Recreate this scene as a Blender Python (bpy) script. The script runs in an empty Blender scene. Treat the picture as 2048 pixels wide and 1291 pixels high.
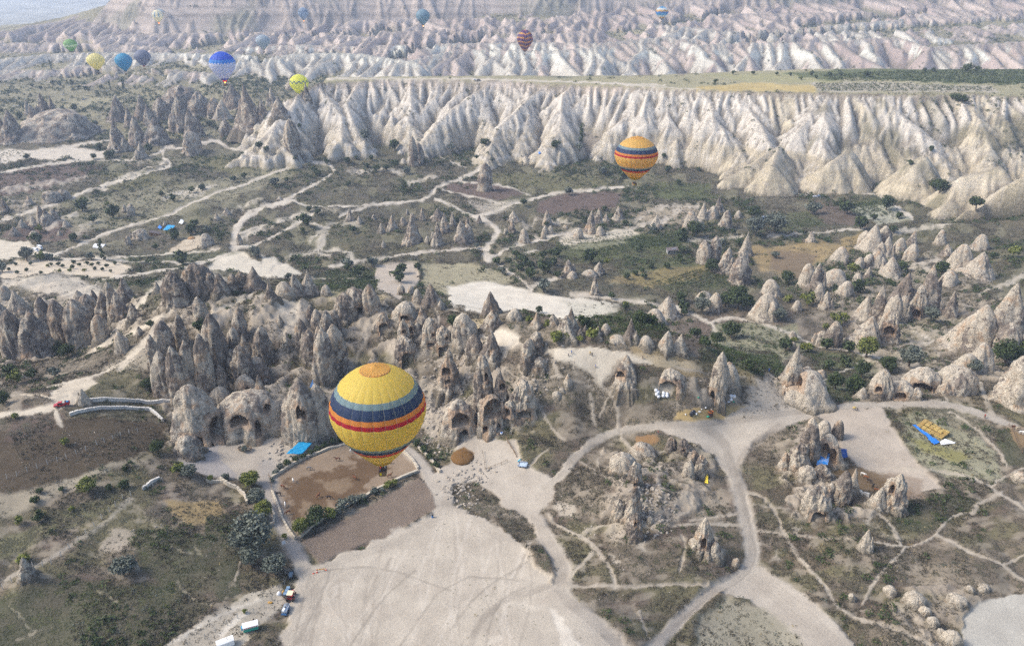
import bpy, bmesh, math, random
import numpy as np
from mathutils import Vector, Matrix

# ------------------------------------------------------------------ camera, light
F, CZ, PITCH = 1600.0, 165.0, math.radians(25.0)
CP, SP = math.cos(PITCH), math.sin(PITCH)
S = bpy.context.scene
COL = S.collection
cam_d = bpy.data.cameras.new("camera")
cam_d.sensor_width = 36.0
cam_d.lens = 36.0 * F / 2048.0
cam_d.clip_start = 1.0
cam_d.clip_end = 30000.0
cam = bpy.data.objects.new("camera", cam_d)
cam.location = (0, 0, CZ)
cam.rotation_euler = (math.radians(90) - PITCH, 0, 0)
COL.objects.link(cam)
S.camera = cam

W = bpy.data.worlds.new("World")
S.world = W
W.use_nodes = True
nt = W.node_tree
nt.nodes.clear()
sky = nt.nodes.new("ShaderNodeTexSky")
sky.sky_type = 'NISHITA'
sky.sun_disc = False
SUN_EL, SUN_AZ = math.radians(44), math.radians(-92)   # azimuth from +Y towards +X
sky.sun_elevation = SUN_EL
sky.sun_rotation = SUN_AZ
sky.air_density = 1.0
sky.dust_density = 3.2
sky.ozone_density = 1.0
bg = nt.nodes.new("ShaderNodeBackground")
bg.inputs[1].default_value = 0.15
wo = nt.nodes.new("ShaderNodeOutputWorld")
nt.links.new(sky.outputs[0], bg.inputs[0])
nt.links.new(bg.outputs[0], wo.inputs[0])
sun_d = bpy.data.lights.new("sun", 'SUN')
sun_d.energy = 1.7
sun_d.angle = math.radians(14)
sun_d.color = (1.0, 0.93, 0.82)
sun = bpy.data.objects.new("sun", sun_d)
dirv = Vector((math.sin(SUN_AZ) * math.cos(SUN_EL), math.cos(SUN_AZ) * math.cos(SUN_EL), math.sin(SUN_EL)))
sun.rotation_euler = dirv.to_track_quat('Z', 'Y').to_euler()
sun.location = (0, 0, 400)
COL.objects.link(sun)
S.view_settings.view_transform = 'Standard'
S.view_settings.look = 'None'
S.view_settings.exposure = 0.92
S.view_settings.gamma = 1.0
S.view_settings.use_curve_mapping = False
S.cycles.use_denoising = False
S.cycles.use_adaptive_sampling = False
try:
    S.cycles.volume_bounces = 1
    S.cycles.max_bounces = 6
    S.cycles.diffuse_bounces = 3
    S.cycles.volume_step_rate = 4
except Exception:
    pass

# ------------------------------------------------------------------ small maths
def unproj(px, py, z):
    u = np.asarray(px, float) - 1024.0
    v = np.asarray(py, float) - 645.5
    t = (CZ - z) / (F * SP + v * CP)
    return u * t, (F * CP - v * SP) * t

def proj(X, Y, Z):
    dz = CZ - Z
    dep = Y * CP + dz * SP
    return 1024.0 + F * X / dep, 645.5 + F * (dz * CP - Y * SP) / dep, dep

def _h(ix, iy, seed):
    a = (ix.astype(np.int64) * 374761393 + iy.astype(np.int64) * 668265263 + seed * 974634777) & 0xffffffff
    a = ((a ^ (a >> 13)) * 1274126177) & 0xffffffff
    a = ((a ^ (a >> 16)) * 2246822519) & 0xffffffff
    return ((a ^ (a >> 15)) & 0xffff) / 65535.0

def vn(x, y, seed=0):
    x = np.asarray(x, float); y = np.asarray(y, float)
    ix = np.floor(x); iy = np.floor(y)
    fx = x - ix; fy = y - iy
    fx = fx * fx * (3 - 2 * fx); fy = fy * fy * (3 - 2 * fy)
    a = _h(ix, iy, seed); b = _h(ix + 1, iy, seed); c = _h(ix, iy + 1, seed); d = _h(ix + 1, iy + 1, seed)
    return a + (b - a) * fx + (c - a) * fy + (a - b - c + d) * fx * fy

def fbm(x, y, o=4, seed=0):
    s = 0; a = 0.5; t = 0
    for i in range(o):
        s = s + a * vn(x * 2 ** i + 17.3 * i, y * 2 ** i - 9.1 * i, seed + i); t += a; a *= 0.5
    return s / t * 2 - 1

def vn3(x, y, z, seed=0):
    iz = np.floor(z); fz = z - iz; fz = fz * fz * (3 - 2 * fz)
    a = np.zeros_like(x)
    o = iz.astype(np.int64)
    def lay(k):
        ix = np.floor(x); iy = np.floor(y); fx = x - ix; fy = y - iy
        fx = fx * fx * (3 - 2 * fx); fy = fy * fy * (3 - 2 * fy)
        ox = k * 57; oy = k * 131
        A = _h(ix + ox, iy + oy, seed); B = _h(ix + 1 + ox, iy + oy, seed)
        C = _h(ix + ox, iy + 1 + oy, seed); D = _h(ix + 1 + ox, iy + 1 + oy, seed)
        return A + (B - A) * fx + (C - A) * fy + (A - B - C + D) * fx * fy
    return lay(o) * (1 - fz) + lay(o + 1) * fz

def fbm3(x, y, z, o=3, seed=0):
    s = 0; a = 0.5; t = 0
    for i in range(o):
        s = s + a * vn3(x * 2 ** i, y * 2 ** i, z * 2 ** i, seed + 11 * i); t += a; a *= 0.5
    return s / t * 2 - 1

def P(s, sx=1.0, ox=0.0, oy=0.0):
    """'x,y x,y' -> list of photo points (optionally scaled and shifted)"""
    return [(float(a) / sx + ox, float(b) / sx + oy) for a, b in (q.split(',') for q in s.split())]

# ------------------------------------------------------------------ broad terrain: heights at photo landmarks
CTRL = """0,1400,4 600,1400,0 1300,1400,0 2048,1400,2 -300,1300,6 2350,1300,4
0,1291,4 300,1291,2 600,1291,0 1024,1291,0 1500,1291,0 2048,1291,1 0,1150,7 250,1150,4 500,1140,1
0,1000,11 200,980,9 0,880,17 300,900,9 125,810,16 250,840,11 340,880,6 -300,900,18 -300,1100,12
600,1100,0 850,960,0 600,950,0 700,1000,0 450,930,2 500,890,2 980,950,1 1100,1150,0 1060,1060,0
1240,860,4 1480,930,2 1500,1130,0 1180,1000,5 1270,960,11 1330,960,8 1262,1050,5 1400,1000,6 1400,1100,4 1300,1150,2 1100,880,6
1640,920,7 1560,960,5 1650,1000,6 1740,940,3 1870,870,6 2048,860,8 2048,1000,5 1800,1080,5 1650,1100,4 1950,1130,5 1850,1200,3 2350,900,12 2350,1100,8
1580,815,6 1450,850,4 1760,810,7 1900,815,8
330,600,24 440,590,25 520,588,25 600,592,24 700,600,22 790,595,21 860,640,21 940,660,24 1010,678,26 1130,700,28 1200,698,29 1260,706,28 1330,718,27 1410,735,24 1480,752,17 1540,755,12
700,690,12 800,720,13 880,770,8 970,740,16 960,820,5 1100,780,15 1180,800,11 1250,780,16 1330,800,12 1430,810,7 1060,850,6 930,850,3 780,850,1 600,700,15 600,800,5 550,780,8 560,880,1
450,870,3 400,650,19 400,720,11 400,810,6 300,800,8 300,700,13 230,690,5 200,760,12 100,760,6 0,780,5
60,720,-4 180,690,-6 0,700,-8 250,620,4 150,630,-14 30,640,-16 290,590,10 180,570,-28 60,565,-32 0,600,-28 -300,650,-20
560,550,-32 450,530,-40 700,560,-36 840,570,-38 980,600,-37 1100,600,-37 1210,610,-36 1050,645,-20 1150,655,-16 1260,660,-20
1340,650,-34 1500,650,-32 1700,700,-24 1900,720,-16 2048,740,-10 1620,750,-8 1730,770,-4 1850,785,4 2000,790,6 1380,690,-18 1480,700,-20 1600,690,-26
1800,600,-30 2048,600,-24 2350,650,-20 2048,500,-30 1900,500,-36 1700,500,-40 1500,500,-44 1300,520,-42 1150,540,-41 1000,500,-45 800,500,-46 600,490,-48 300,510,-49 0,500,-50 -300,500,-50
0,420,-50 300,420,-50 600,420,-50 900,430,-50 1200,430,-50 1400,410,-49 1650,420,-46 1850,440,-42 2048,440,-36 2350,440,-30
0,330,-50 300,320,-50 600,330,-50 900,350,-52 1200,350,-51 1420,370,-50 1600,392,-48 1800,392,-46 2048,392,-40
500,265,-48 700,300,-49 850,325,-50 1100,325,-50 1300,335,-50 0,250,-50 200,260,-50 400,260,-50 0,205,-48 200,195,-48 400,200,-45 -300,200,-45 450,180,-35 300,178,-42
0,170,-42 150,172,-42 0,150,-42 200,155,-40 350,160,-38 480,165,-40 1000,128,-45 1500,128,-42 1900,125,-42 640,155,-42
0,110,-32 150,108,-32 300,112,-30 500,112,-22 700,100,-20 900,100,-22 1100,95,-20 1300,75,-8 1500,90,-16 1700,85,-14 1900,80,-10 2048,78,-8 2300,78,-6 -300,110,-32
0,80,-30 150,80,-28 350,85,-22 550,80,-20 750,75,-18 950,70,-10 1150,65,-4 1400,50,4 1650,55,4 1900,50,8 2200,50,10
60,52,-38 140,34,0 240,22,16 400,35,2 600,30,4 800,32,6 1000,30,12 1200,25,18 1500,20,24 1800,15,28 2100,10,32 225,4,44 400,5,45 700,5,46 1000,5,44 1400,0,44 1800,-5,50 2200,-10,55
0,30,-62 0,0,-62 -300,20,-62 100,10,-62 -100,60,-58 120,-20,-62 0,-40,-62 200,-40,-62"""
cp = np.array([[float(v) for v in q.split(',')] for q in CTRL.split()])
cX, cY = unproj(cp[:, 0], cp[:, 1], cp[:, 2])
cu, cw, cz = cX / cY, np.log(cY), cp[:, 2]

def _k(du, dw):
    return np.sqrt(du * du + dw * dw + 0.0006)
A_ = _k(cu[:, None] - cu[None, :], cw[:, None] - cw[None, :])
wts = np.linalg.solve(A_ - np.eye(len(cz)) * 0.01, cz - cz.mean())

def base(X, Y):
    sh = np.shape(X)
    X = np.ravel(np.asarray(X, float)); Y = np.maximum(np.ravel(np.asarray(Y, float)), 40.0)
    u = np.clip(X / Y, -1.1, 1.1); w = np.log(np.minimum(Y, 5200))
    out = np.empty(len(X))
    for i in range(0, len(X), 40000):
        j = slice(i, i + 40000)
        out[j] = _k(u[j, None] - cu[None], w[j, None] - cw[None]) @ wts
    return np.maximum(out + cz.mean(), -66).reshape(sh)

# ------------------------------------------------------------------ carved ridges (raster, sampled by the terrain)
class Raster:
    def __init__(s, x0, x1, y0, y1, res):
        s.x0, s.y0, s.res = x0, y0, res
        s.nx, s.ny = int((x1 - x0) / res) + 1, int((y1 - y0) / res) + 1
        s.z = np.full((s.ny, s.nx), -999.0, np.float32)
        s.c = np.zeros((s.ny, s.nx), np.int8)
        s.X = x0 + np.arange(s.nx) * res
        s.Y = y0 + np.arange(s.ny) * res
    def ridge(s, a, b, slope, rad, col, bow=0.0, floor=-60.0):
        reach = (max(a[2], b[2]) - max(floor, min(a[2], b[2]) - 16.0 * max(1.0, s.res * 0.6))) / slope + rad
        reach = min(reach, 70.0 * max(1.0, s.res))
        i0 = max(int((min(a[0], b[0]) - reach - s.x0) / s.res), 0); i1 = min(int((max(a[0], b[0]) + reach - s.x0) / s.res) + 2, s.nx)
        j0 = max(int((min(a[1], b[1]) - reach - s.y0) / s.res), 0); j1 = min(int((max(a[1], b[1]) + reach - s.y0) / s.res) + 2, s.ny)
        if i1 <= i0 or j1 <= j0: return
        gx = s.X[i0:i1][None, :] - a[0]; gy = s.Y[j0:j1][:, None] - a[1]
        dx, dy = b[0] - a[0], b[1] - a[1]
        L2 = dx * dx + dy * dy + 1e-6
        t = np.clip((gx * dx + gy * dy) / L2, 0, 1)
        d = np.sqrt((gx - t * dx) ** 2 + (gy - t * dy) ** 2)
        v = a[2] + (b[2] - a[2]) * t + bow * 4 * t * (1 - t) - slope * d * d / (d + rad)
        z = s.z[j0:j1, i0:i1]
        m = v > z
        z[m] = v[m]
        s.c[j0:j1, i0:i1][m] = col
    def at(s, X, Y):
        fx = (np.asarray(X) - s.x0) / s.res; fy = (np.asarray(Y) - s.y0) / s.res
        ok = (fx >= 0) & (fy >= 0) & (fx < s.nx - 1) & (fy < s.ny - 1)
        ix = np.clip(fx.astype(int), 0, s.nx - 2); iy = np.clip(fy.astype(int), 0, s.ny - 2)
        tx = np.clip(fx - ix, 0, 1); ty = np.clip(fy - iy, 0, 1)
        z = s.z
        r = z[iy, ix] * (1 - tx) * (1 - ty) + z[iy, ix + 1] * tx * (1 - ty) + z[iy + 1, ix] * (1 - tx) * ty + z[iy + 1, ix + 1] * tx * ty
        return np.where(ok, r, -999.0), np.where(ok, s.c[iy, ix], 0)

def ribs(R, p0, p1, r, step, lmin, lmax, col, fl=-52.0, slope=2.1, rad=2.6, zs=(0.55, 0.85), ang=(22, 48), depth=0):
    """narrow rounded fins that leave a crest on both sides"""
    L = math.hypot(p1[0] - p0[0], p1[1] - p0[1]); th = math.atan2(p1[1] - p0[1], p1[0] - p0[0])
    n = max(1, int(L / step + r.random()))
    for j in range(n):
        for sgn in (-1, 1):
            t = (j + r.random()) / n
            bx, by, bz = [p0[q] + (p1[q] - p0[q]) * t for q in range(3)]
            thb = th + sgn * math.radians(r.uniform(*ang))
            l = r.uniform(lmin, lmax)
            e = (bx + math.cos(thb) * l, by + math.sin(thb) * l, max(bz - l * r.uniform(*zs), fl))
            R.ridge((bx, by, bz + 0.2), e, slope, rad, col, bow=l * 0.07)
            if r.random() < 0.35:      # a little peak on the fin
                f = r.uniform(.4, .95)
                R.ridge((bx + (e[0] - bx) * f, by + (e[1] - by) * f, bz + (e[2] - bz) * f + l * .10), (bx + (e[0] - bx) * f, by + (e[1] - by) * f - .5, bz + (e[2] - bz) * f + l * .06), slope * 1.1, rad * .5, col)
            if depth and r.random() < .8: ribs(R, (bx, by, bz), e, r, step * .8, lmin * .45, lmax * .45, col, fl, slope * 1.1, rad * .6, zs, ang, 0)

def scarp(R, rim, drop, length, spacing, cols, slope=1.7, rad=3.0, fan=24, sub=0.30, seed=0, sc=1.0, lift=0.0):
    """spurs with side fins running down from a rim line towards the valley"""
    r = random.Random(seed)
    pts = []
    for px, py, z in rim:
        x, y = unproj(px, py, z); pts.append((float(x), float(y), z + lift))
    seg = [math.hypot(pts[i + 1][0] - pts[i][0], pts[i + 1][1] - pts[i][1]) for i in range(len(pts) - 1)]
    tot = sum(seg)
    def on(s):
        i = 0
        while i < len(seg) - 1 and s > seg[i]: s -= seg[i]; i += 1
        f = min(s / seg[i], 1); return [pts[i][n] + (pts[i + 1][n] - pts[i][n]) * f for n in range(3)]
    s = r.random() * spacing
    while s < tot:
        a = on(s)
        big = r.random() < 0.36
        L = length * (r.uniform(0.95, 1.25) if big else r.uniform(0.35, 0.9))
        dr = drop * (1.0 if big else min(1.0, L / length + r.uniform(.05, .25)))
        th = math.radians(-90 + r.uniform(-fan, fan)); c = r.choice(cols); n = 5; path = []
        x, y = a[0], a[1] + r.uniform(0, 4) * sc
        for m in range(n + 1):
            t = m / n
            path.append((x, y, a[2] - dr * (0.80 * t + 0.20 * t * t) + (r.uniform(-1, 1) * drop * 0.05 if m else 0)))
            th2 = th + r.uniform(-0.4, 0.4)
            x += math.cos(th2) * L / n; y += math.sin(th2) * L / n
        for m in range(n):
            w = 1.0 if big else .7
            R.ridge(path[m], path[m + 1], slope, rad * sc, c)
            ribs(R, path[m], path[m + 1], r, spacing * sub, spacing * .35 * w, spacing * 1.05 * w, c, a[2] - drop - 3, slope * 1.25, rad * .75 * sc, depth=1)
        e = path[-1]
        R.ridge((e[0], e[1] + 1, e[2] + drop * 0.12), (e[0], e[1] - 2, e[2] + drop * 0.05), slope * 1.1, rad * 0.5 * sc, c)
        s += spacing * r.uniform(0.35, 1.35)
    # short fins hang from the rim itself
    s = 0
    while s < tot:
        a = on(s); th = math.radians(-90 + r.uniform(-30, 30)); l = spacing * r.uniform(.6, 1.7)
        R.ridge((a[0], a[1] + 2 * sc, a[2] - .5), (a[0] + math.cos(th) * l, a[1] + math.sin(th) * l, a[2] - l * r.uniform(.45, .7)), slope * 1.2, rad * .7 * sc, r.choice(cols), bow=l * .05)
        s += spacing * r.uniform(.18, .42)

RC = Raster(-420, 760, 640, 1075, 1.15)
RIM = [(505, 245, -30), (545, 214, -8), (585, 195, 6), (625, 172, 14), (655, 163, 16), (800, 158, 16), (955, 160, 16), (1150, 168, 17), (1330, 178, 19), (1500, 182, 21), (1700, 188, 23), (1900, 190, 24), (2250, 197, 24)]
BACK = [(655, 154, 16), (800, 152, 16), (1000, 152, 16), (1300, 151, 18), (1500, 145, 20), (1700, 141, 22), (2250, 138, 24)]
rimx, rimy = unproj(np.array([p[0] for p in RIM]), np.array([p[1] for p in RIM]), np.array([p[2] for p in RIM]))
rimz = np.array([p[2] for p in RIM])
bkx, bky = unproj(np.array([p[0] for p in BACK]), np.array([p[1] for p in BACK]), np.array([p[2] for p in BACK]))
bkz = np.array([p[2] for p in BACK])
scarp(RC, RIM[:5], 50, 120, 22, [1], seed=3)
scarp(RC, RIM[4:8], 67, 165, 25, [1], seed=5)
scarp(RC, RIM[7:10], 68, 128, 25, [1], seed=6)
scarp(RC, RIM[9:], 60, 105, 24, [1, 1, 2], seed=9)
scarp(RC, [(1420, 268, -18), (1600, 282, -20), (1800, 292, -18), (1960, 290, -16), (2200, 300, -14)], 30, 62, 22, [2], seed=15)
def rr(pts, slope, rad, c=2, seed=1):
    q = []; r = random.Random(seed)
    for px, py, z in pts:
        x, y = unproj(px, py, z); q.append((float(x), float(y), z + r.uniform(-2, 2)))
    for i in range(len(q) - 1):
        RC.ridge(q[i], q[i + 1], slope, rad, c)
        hgt = max(8.0, (q[i][2] + q[i + 1][2]) / 2 + 45)
        ribs(RC, q[i], q[i + 1], r, 7.0, hgt * .4, hgt * 1.0, c, -50, 1.7, 4.0, (0.7, 1.0), (35, 75), 1)
rr([(2230, 300, 14), (2150, 318, 10), (2080, 345, 4), (1990, 400, -12), (1960, 430, -22)], 1.3, 8, seed=1)
rr([(2230, 350, 2), (2120, 400, -6), (2050, 455, -24)], 1.3, 8, seed=2)
rr([(2000, 330, -4), (1930, 352, -14), (1890, 385, -28)], 1.4, 6, seed=3)
rr([(2260, 420, -4), (2160, 470, -12), (2090, 520, -26)], 1.3, 8, seed=4)
rr([(1905, 400, -30), (1880, 428, -38)], 1.5, 6, seed=5)
rr([(1700, 300, -14), (1660, 330, -24), (1620, 358, -38)], 1.4, 4, seed=6)
rr([(1560, 290, -16), (1510, 322, -26), (1450, 360, -42)], 1.4, 4, seed=7)
rr([(1560, 290, -16), (1545, 335, -26), (1558, 372, -40)], 1.4, 4, seed=8)
rr([(1850, 310, -10), (1830, 345, -22), (1790, 362, -38)], 1.4, 4, seed=9)

RF = Raster(-1500, 1650, 1010, 2750, 2.4)
def z_along(rim): return rim
scarp(RF, [(-60, 122, -22), (100, 106, -20), (205, 103, -18), (330, 104, -16), (480, 108, -14), (560, 116, -14)], 34, 150, 21, [3], seed=21, sc=1.15, slope=1.35)
scarp(RF, [(480, 118, -14), (560, 108, -12), (640, 104, -10), (720, 106, -10), (830, 123, -14)], 34, 140, 20, [3], seed=22, sc=1.15, slope=1.35)
scarp(RF, [(780, 128, -16), (870, 108, -12), (919, 97, -8), (1022, 99, -6), (1124, 99, -4), (1190, 92, 0), (1261, 77, 6), (1340, 73, 8), (1400, 90, 2)], 40, 170, 21, [3, 3, 4], seed=23, sc=1.15, slope=1.35)
scarp(RF, [(1380, 90, 0), (1468, 84, 2), (1638, 82, 4), (1792, 73, 8), (1860, 92, 0), (1980, 85, 4), (2090, 79, 8), (2250, 78, 8)], 40, 170, 21, [4, 3, 5], seed=24, sc=1.15, slope=1.35)
scarp(RF, [(-60, 143, -34), (100, 143, -32), (165, 133, -28), (300, 140, -28), (440, 150, -30)], 16, 90, 20, [4, 3], seed=41, lift=4, sc=1.0, slope=1.3)
scarp(RF, [(-60, 66, -22), (60, 66, -18), (200, 62, -10), (330, 60, -6)], 26, 150, 22, [5], seed=42, lift=6, sc=1.1, slope=1.2)
scarp(RF, [(-60, 84, -16), (140, 84, -14), (240, 88, -14), (330, 92, -14)], 22, 110, 21, [4], seed=25, sc=1.15, slope=1.35)
scarp(RF, [(225, 73, -6), (342, 69, -4), (478, 69, -2), (615, 66, 0), (720, 75, -2), (800, 84, -6)], 24, 160, 23, [4], seed=26, lift=5, sc=1.15, slope=1.35)
scarp(RF, [(760, 70, 4), (900, 62, 6), (1000, 66, 4), (1120, 72, 2), (1200, 60, 8)], 26, 170, 23, [4, 5], seed=27, lift=6, sc=1.15, slope=1.35)
scarp(RF, [(1300, 50, 14), (1468, 66, 8), (1560, 62, 8), (1680, 52, 12), (1850, 38, 18), (2100, 36, 18), (2250, 36, 18)], 28, 190, 24, [4, 3, 3], seed=28, lift=5, sc=1.15, slope=1.35)
scarp(RF, [(150, 36, 8), (250, 30, 16), (330, 34, 14), (444, 27, 20), (547, 22, 24), (700, 27, 22), (900, 22, 26), (1050, 12, 34), (1150, 20, 30), (1300, 15, 34), (1500, 8, 40), (1800, 0, 46), (2250, -5, 50)], 46, 330, 25, [5, 5, 4], seed=29, lift=7, sc=1.15, slope=1.35)
scarp(RF, [(1000, 14, 32), (1080, 10, 36), (1200, 14, 34)], 34, 260, 23, [5], seed=30, lift=7, sc=1.15, slope=1.35)

scarp(RF, [(480, 94, -12), (600, 88, -8), (700, 92, -10), (860, 86, -4), (1000, 84, -2), (1200, 84, 2), (1400, 76, 4)], 20, 110, 19, [4, 3], seed=31, sc=1.15, slope=1.35)
scarp(RF, [(160, 50, 0), (300, 50, 4), (600, 46, 8), (900, 43, 14), (1200, 36, 18), (1600, 32, 22), (2200, 22, 30)], 36, 230, 24, [5, 4], seed=32, lift=8, sc=1.15, slope=1.35)
MESA = [(224, 12, 40), (300, 33, 28), (450, 36, 26), (600, 34, 28), (700, 30, 30), (900, 22, 36), (1250, 8, 46), (1600, -2, 52), (2300, -6, 56)]
mx, my = unproj(np.array([p[0] for p in MESA]), np.array([p[1] for p in MESA]), np.array([p[2] for p in MESA]))

def H0(X, Y):
    """ground before fine relief; returns height and rock class (0 soil)"""
    X = np.asarray(X, float); Y = np.asarray(Y, float)
    z = base(X, Y); c = np.zeros(X.shape, int)
    # the plateau in front of the far badlands
    fy = np.interp(X, rimx, rimy); fz = np.interp(X, rimx, rimz); by = np.interp(X, bkx, bky)
    wob = 7 * fbm(X / 45.0, Y * 0 + 3.3, 3, 5)
    d = np.maximum(np.maximum(fy + wob * 1.3 - Y, Y - by), (rimx[0] - X))
    left = np.clip((bkx[0] - X), 0, 400)
    d = np.where(left > 0, np.maximum(d, np.abs(Y - fy) - 4), d)
    pz = fz + 1.2 * fbm(X / 60.0, Y / 60.0, 2, 8)
    back = Y > by
    zz = np.where(d <= 0, pz, pz - np.where(back, 1.1, 1.5) * d + np.where(back, 0, 0.0112 * np.minimum(d, 66) ** 2))
    near = (Y > 600) & (Y < 1300) & (X > rimx[0] - 90) & (X < 900)
    m = near & (zz > z)
    z = np.where(m, zz, z)
    c = np.where(m & (d > 0), 6, np.where(m, 7, c))
    for R in (RC, RF):
        rz, rc = R.at(X, Y)
        m = rz > z
        if R is RF:
            qx, qy, _ = proj(X, Y, z)
            m = m & (samp(canT, qx, qy) < 0.5)
        if R is RC: m = m & ~((d < -2) & near)
        z = np.where(m, rz, z); c = np.where(m, rc, c)
    # the mesa wall at the top
    myy = np.interp(X, mx, my) + 90 * fbm(X / 330.0, X * 0 + 1.7, 2, 4)
    dm = np.minimum(Y - myy, (X - mx[0] + 40))
    wall = np.clip(dm / 105.0, 0, 1) ** 0.8 * 64 + np.clip(dm / 300.0, 0, 1) * 12
    far = (Y > 1500) & (dm > 0)
    fade = np.clip((4500 - Y) / 600, 0, 1)
    z = np.where(far, (z + wall) * fade - 62 * (1 - fade), z)
    c = np.where(far & (Y < 4200), 8, c)
    return z, c
# ------------------------------------------------------------------ ground cover drawn as a map: colour, scrub density, ploughing
MX0, MY0, MW, MH = -260, -80, 2570, 1520
canC = np.zeros((MH, MW, 3), np.float32)
canD = np.zeros((MH, MW), np.float32)      # scrub density
canF = np.zeros((MH, MW), np.float32)      # smooth (0) / lumpy (1) relief
canP = np.zeros((MH, MW), np.float32)      # plough furrows
canR = np.zeros((MH, MW), np.float32)      # broken rocky ground
canT = np.zeros((MH, MW), np.float32)      # flat terraces between the far scarps
SCRUB = (0.128, 0.108, 0.082)
canC[:] = SCRUB; canD[:] = 0.62; canF[:] = 1.0
DIRT = (0.40, 0.35, 0.285); PALE = (0.45, 0.408, 0.34); WHITE = (0.56, 0.52, 0.45)
GREEN = (0.070, 0.088, 0.030); PURP = (0.108, 0.080, 0.066); OCHRE = (0.27, 0.20, 0.095); OLIVE = (0.125, 0.118, 0.062)
GREY = (0.30, 0.28, 0.265)

def _box(xs, ys, pad):
    x0 = max(int(min(xs) - MX0 - pad), 0); x1 = min(int(max(xs) - MX0 + pad) + 1, MW)
    y0 = max(int(min(ys) - MY0 - pad), 0); y1 = min(int(max(ys) - MY0 + pad) + 1, MH)
    return x0, x1, y0, y1

def put(m, bx, col, den, rel, al, plough):
    x0, x1, y0, y1 = bx
    m = (m * al).astype(np.float32)
    if col is not None:
        canC[y0:y1, x0:x1] += (np.array(col, np.float32) - canC[y0:y1, x0:x1]) * m[..., None]
    if den is not None: canD[y0:y1, x0:x1] += (den - canD[y0:y1, x0:x1]) * m
    if rel is not None: canF[y0:y1, x0:x1] += (rel - canF[y0:y1, x0:x1]) * m
    if plough: canP[y0:y1, x0:x1] = np.maximum(canP[y0:y1, x0:x1], m)

def poly(pts, col, den=None, rel=None, al=1.0, soft=5.0, rag=4.0, plough=False, seed=1):
    xs = [p[0] for p in pts]; ys = [p[1] for p in pts]
    bx = _box(xs, ys, soft + rag + 2)
    x0, x1, y0, y1 = bx
    if x1 <= x0 or y1 <= y0: return
    gx = (np.arange(x0, x1) + MX0)[None, :].astype(float); gy = (np.arange(y0, y1) + MY0)[:, None].astype(float)
    gx, gy = np.broadcast_arrays(gx, gy)
    wx = gx + rag * 2.2 * fbm(gx / 22.0, gy / 12.0, 5, seed); wy = gy + rag * 1.4 * fbm(gx / 22.0 + 40, gy / 12.0, 5, seed + 5)
    ins = np.zeros(gx.shape, bool); dist = np.full(gx.shape, 1e9)
    n = len(pts)
    for i in range(n):
        (ax, ay), (bx_, by_) = pts[i], pts[(i + 1) % n]
        if ay != by_:
            cr = ((ay > wy) != (by_ > wy)) & (wx < (bx_ - ax) * (wy - ay) / (by_ - ay) + ax)
            ins ^= cr
        dx, dy = bx_ - ax, by_ - ay
        t = np.clip(((wx - ax) * dx + (wy - ay) * dy) / (dx * dx + dy * dy + 1e-6), 0, 1)
        dist = np.minimum(dist, (wx - ax - t * dx) ** 2 + ((wy - ay - t * dy) * 1.4) ** 2)
    sd = np.sqrt(dist) * np.where(ins, 1, -1)
    m = np.clip(sd / soft + 0.5, 0, 1)
    put(m, bx, col, den, rel, al, plough)

def line(pts, wid, col=PALE, den=0.02, rel=0.15, al=1.0, rag=1.8, soft=None):
    xs = [p[0] for p in pts]; ys = [p[1] for p in pts]
    bx = _box(xs, ys, wid + 6)
    x0, x1, y0, y1 = bx
    if x1 <= x0 or y1 <= y0: return
    gx = (np.arange(x0, x1) + MX0)[None, :].astype(float); gy = (np.arange(y0, y1) + MY0)[:, None].astype(float)
    gx, gy = np.broadcast_arrays(gx, gy)
    wx = gx + rag * 2 * fbm(gx / 9.0, gy / 6.0, 2, 3); wy = gy + rag * 1.4 * fbm(gx / 9.0 + 40, gy / 6.0, 2, 9)
    dist = np.full(gx.shape, 1e9)
    sm = [pts[0]]
    for i in range(1, len(pts) - 1):
        p, q = pts[i], pts[i + 1]
        o = pts[i - 1]
        sm.append((0.25 * o[0] + 0.75 * p[0], 0.25 * o[1] + 0.75 * p[1])); sm.append((0.75 * p[0] + 0.25 * q[0], 0.75 * p[1] + 0.25 * q[1]))
    sm.append(pts[-1])
    for i in range(len(sm) - 1):
        (ax, ay), (b_, c_) = sm[i], sm[i + 1]
        dx, dy = b_ - ax, c_ - ay
        t = np.clip(((wx - ax) * dx + (wy - ay) * dy) / (dx * dx + dy * dy + 1e-6), 0, 1)
        dist = np.minimum(dist, (wx - ax - t * dx) ** 2 + ((wy - ay - t * dy) * 1.35) ** 2)
    d = np.sqrt(dist)
    sf = soft if soft else max(1.6, wid * 0.34)
    wf = 0.62 + 0.75 * vn(gx / 26.0, gy / 16.0, 77) if wid < 14 else 0.88 + 0.26 * vn(gx / 16.0, gy / 10.0, 77)
    m = np.clip((wid * 0.5 * wf - d) / sf + 0.5, 0, 1) * (np.clip(0.55 + 0.75 * vn(gx / 12.0, gy / 8.0, 78), 0, 1) if wid < 14 else 1)
    put(m, bx, col, den, rel, al, False)

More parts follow.
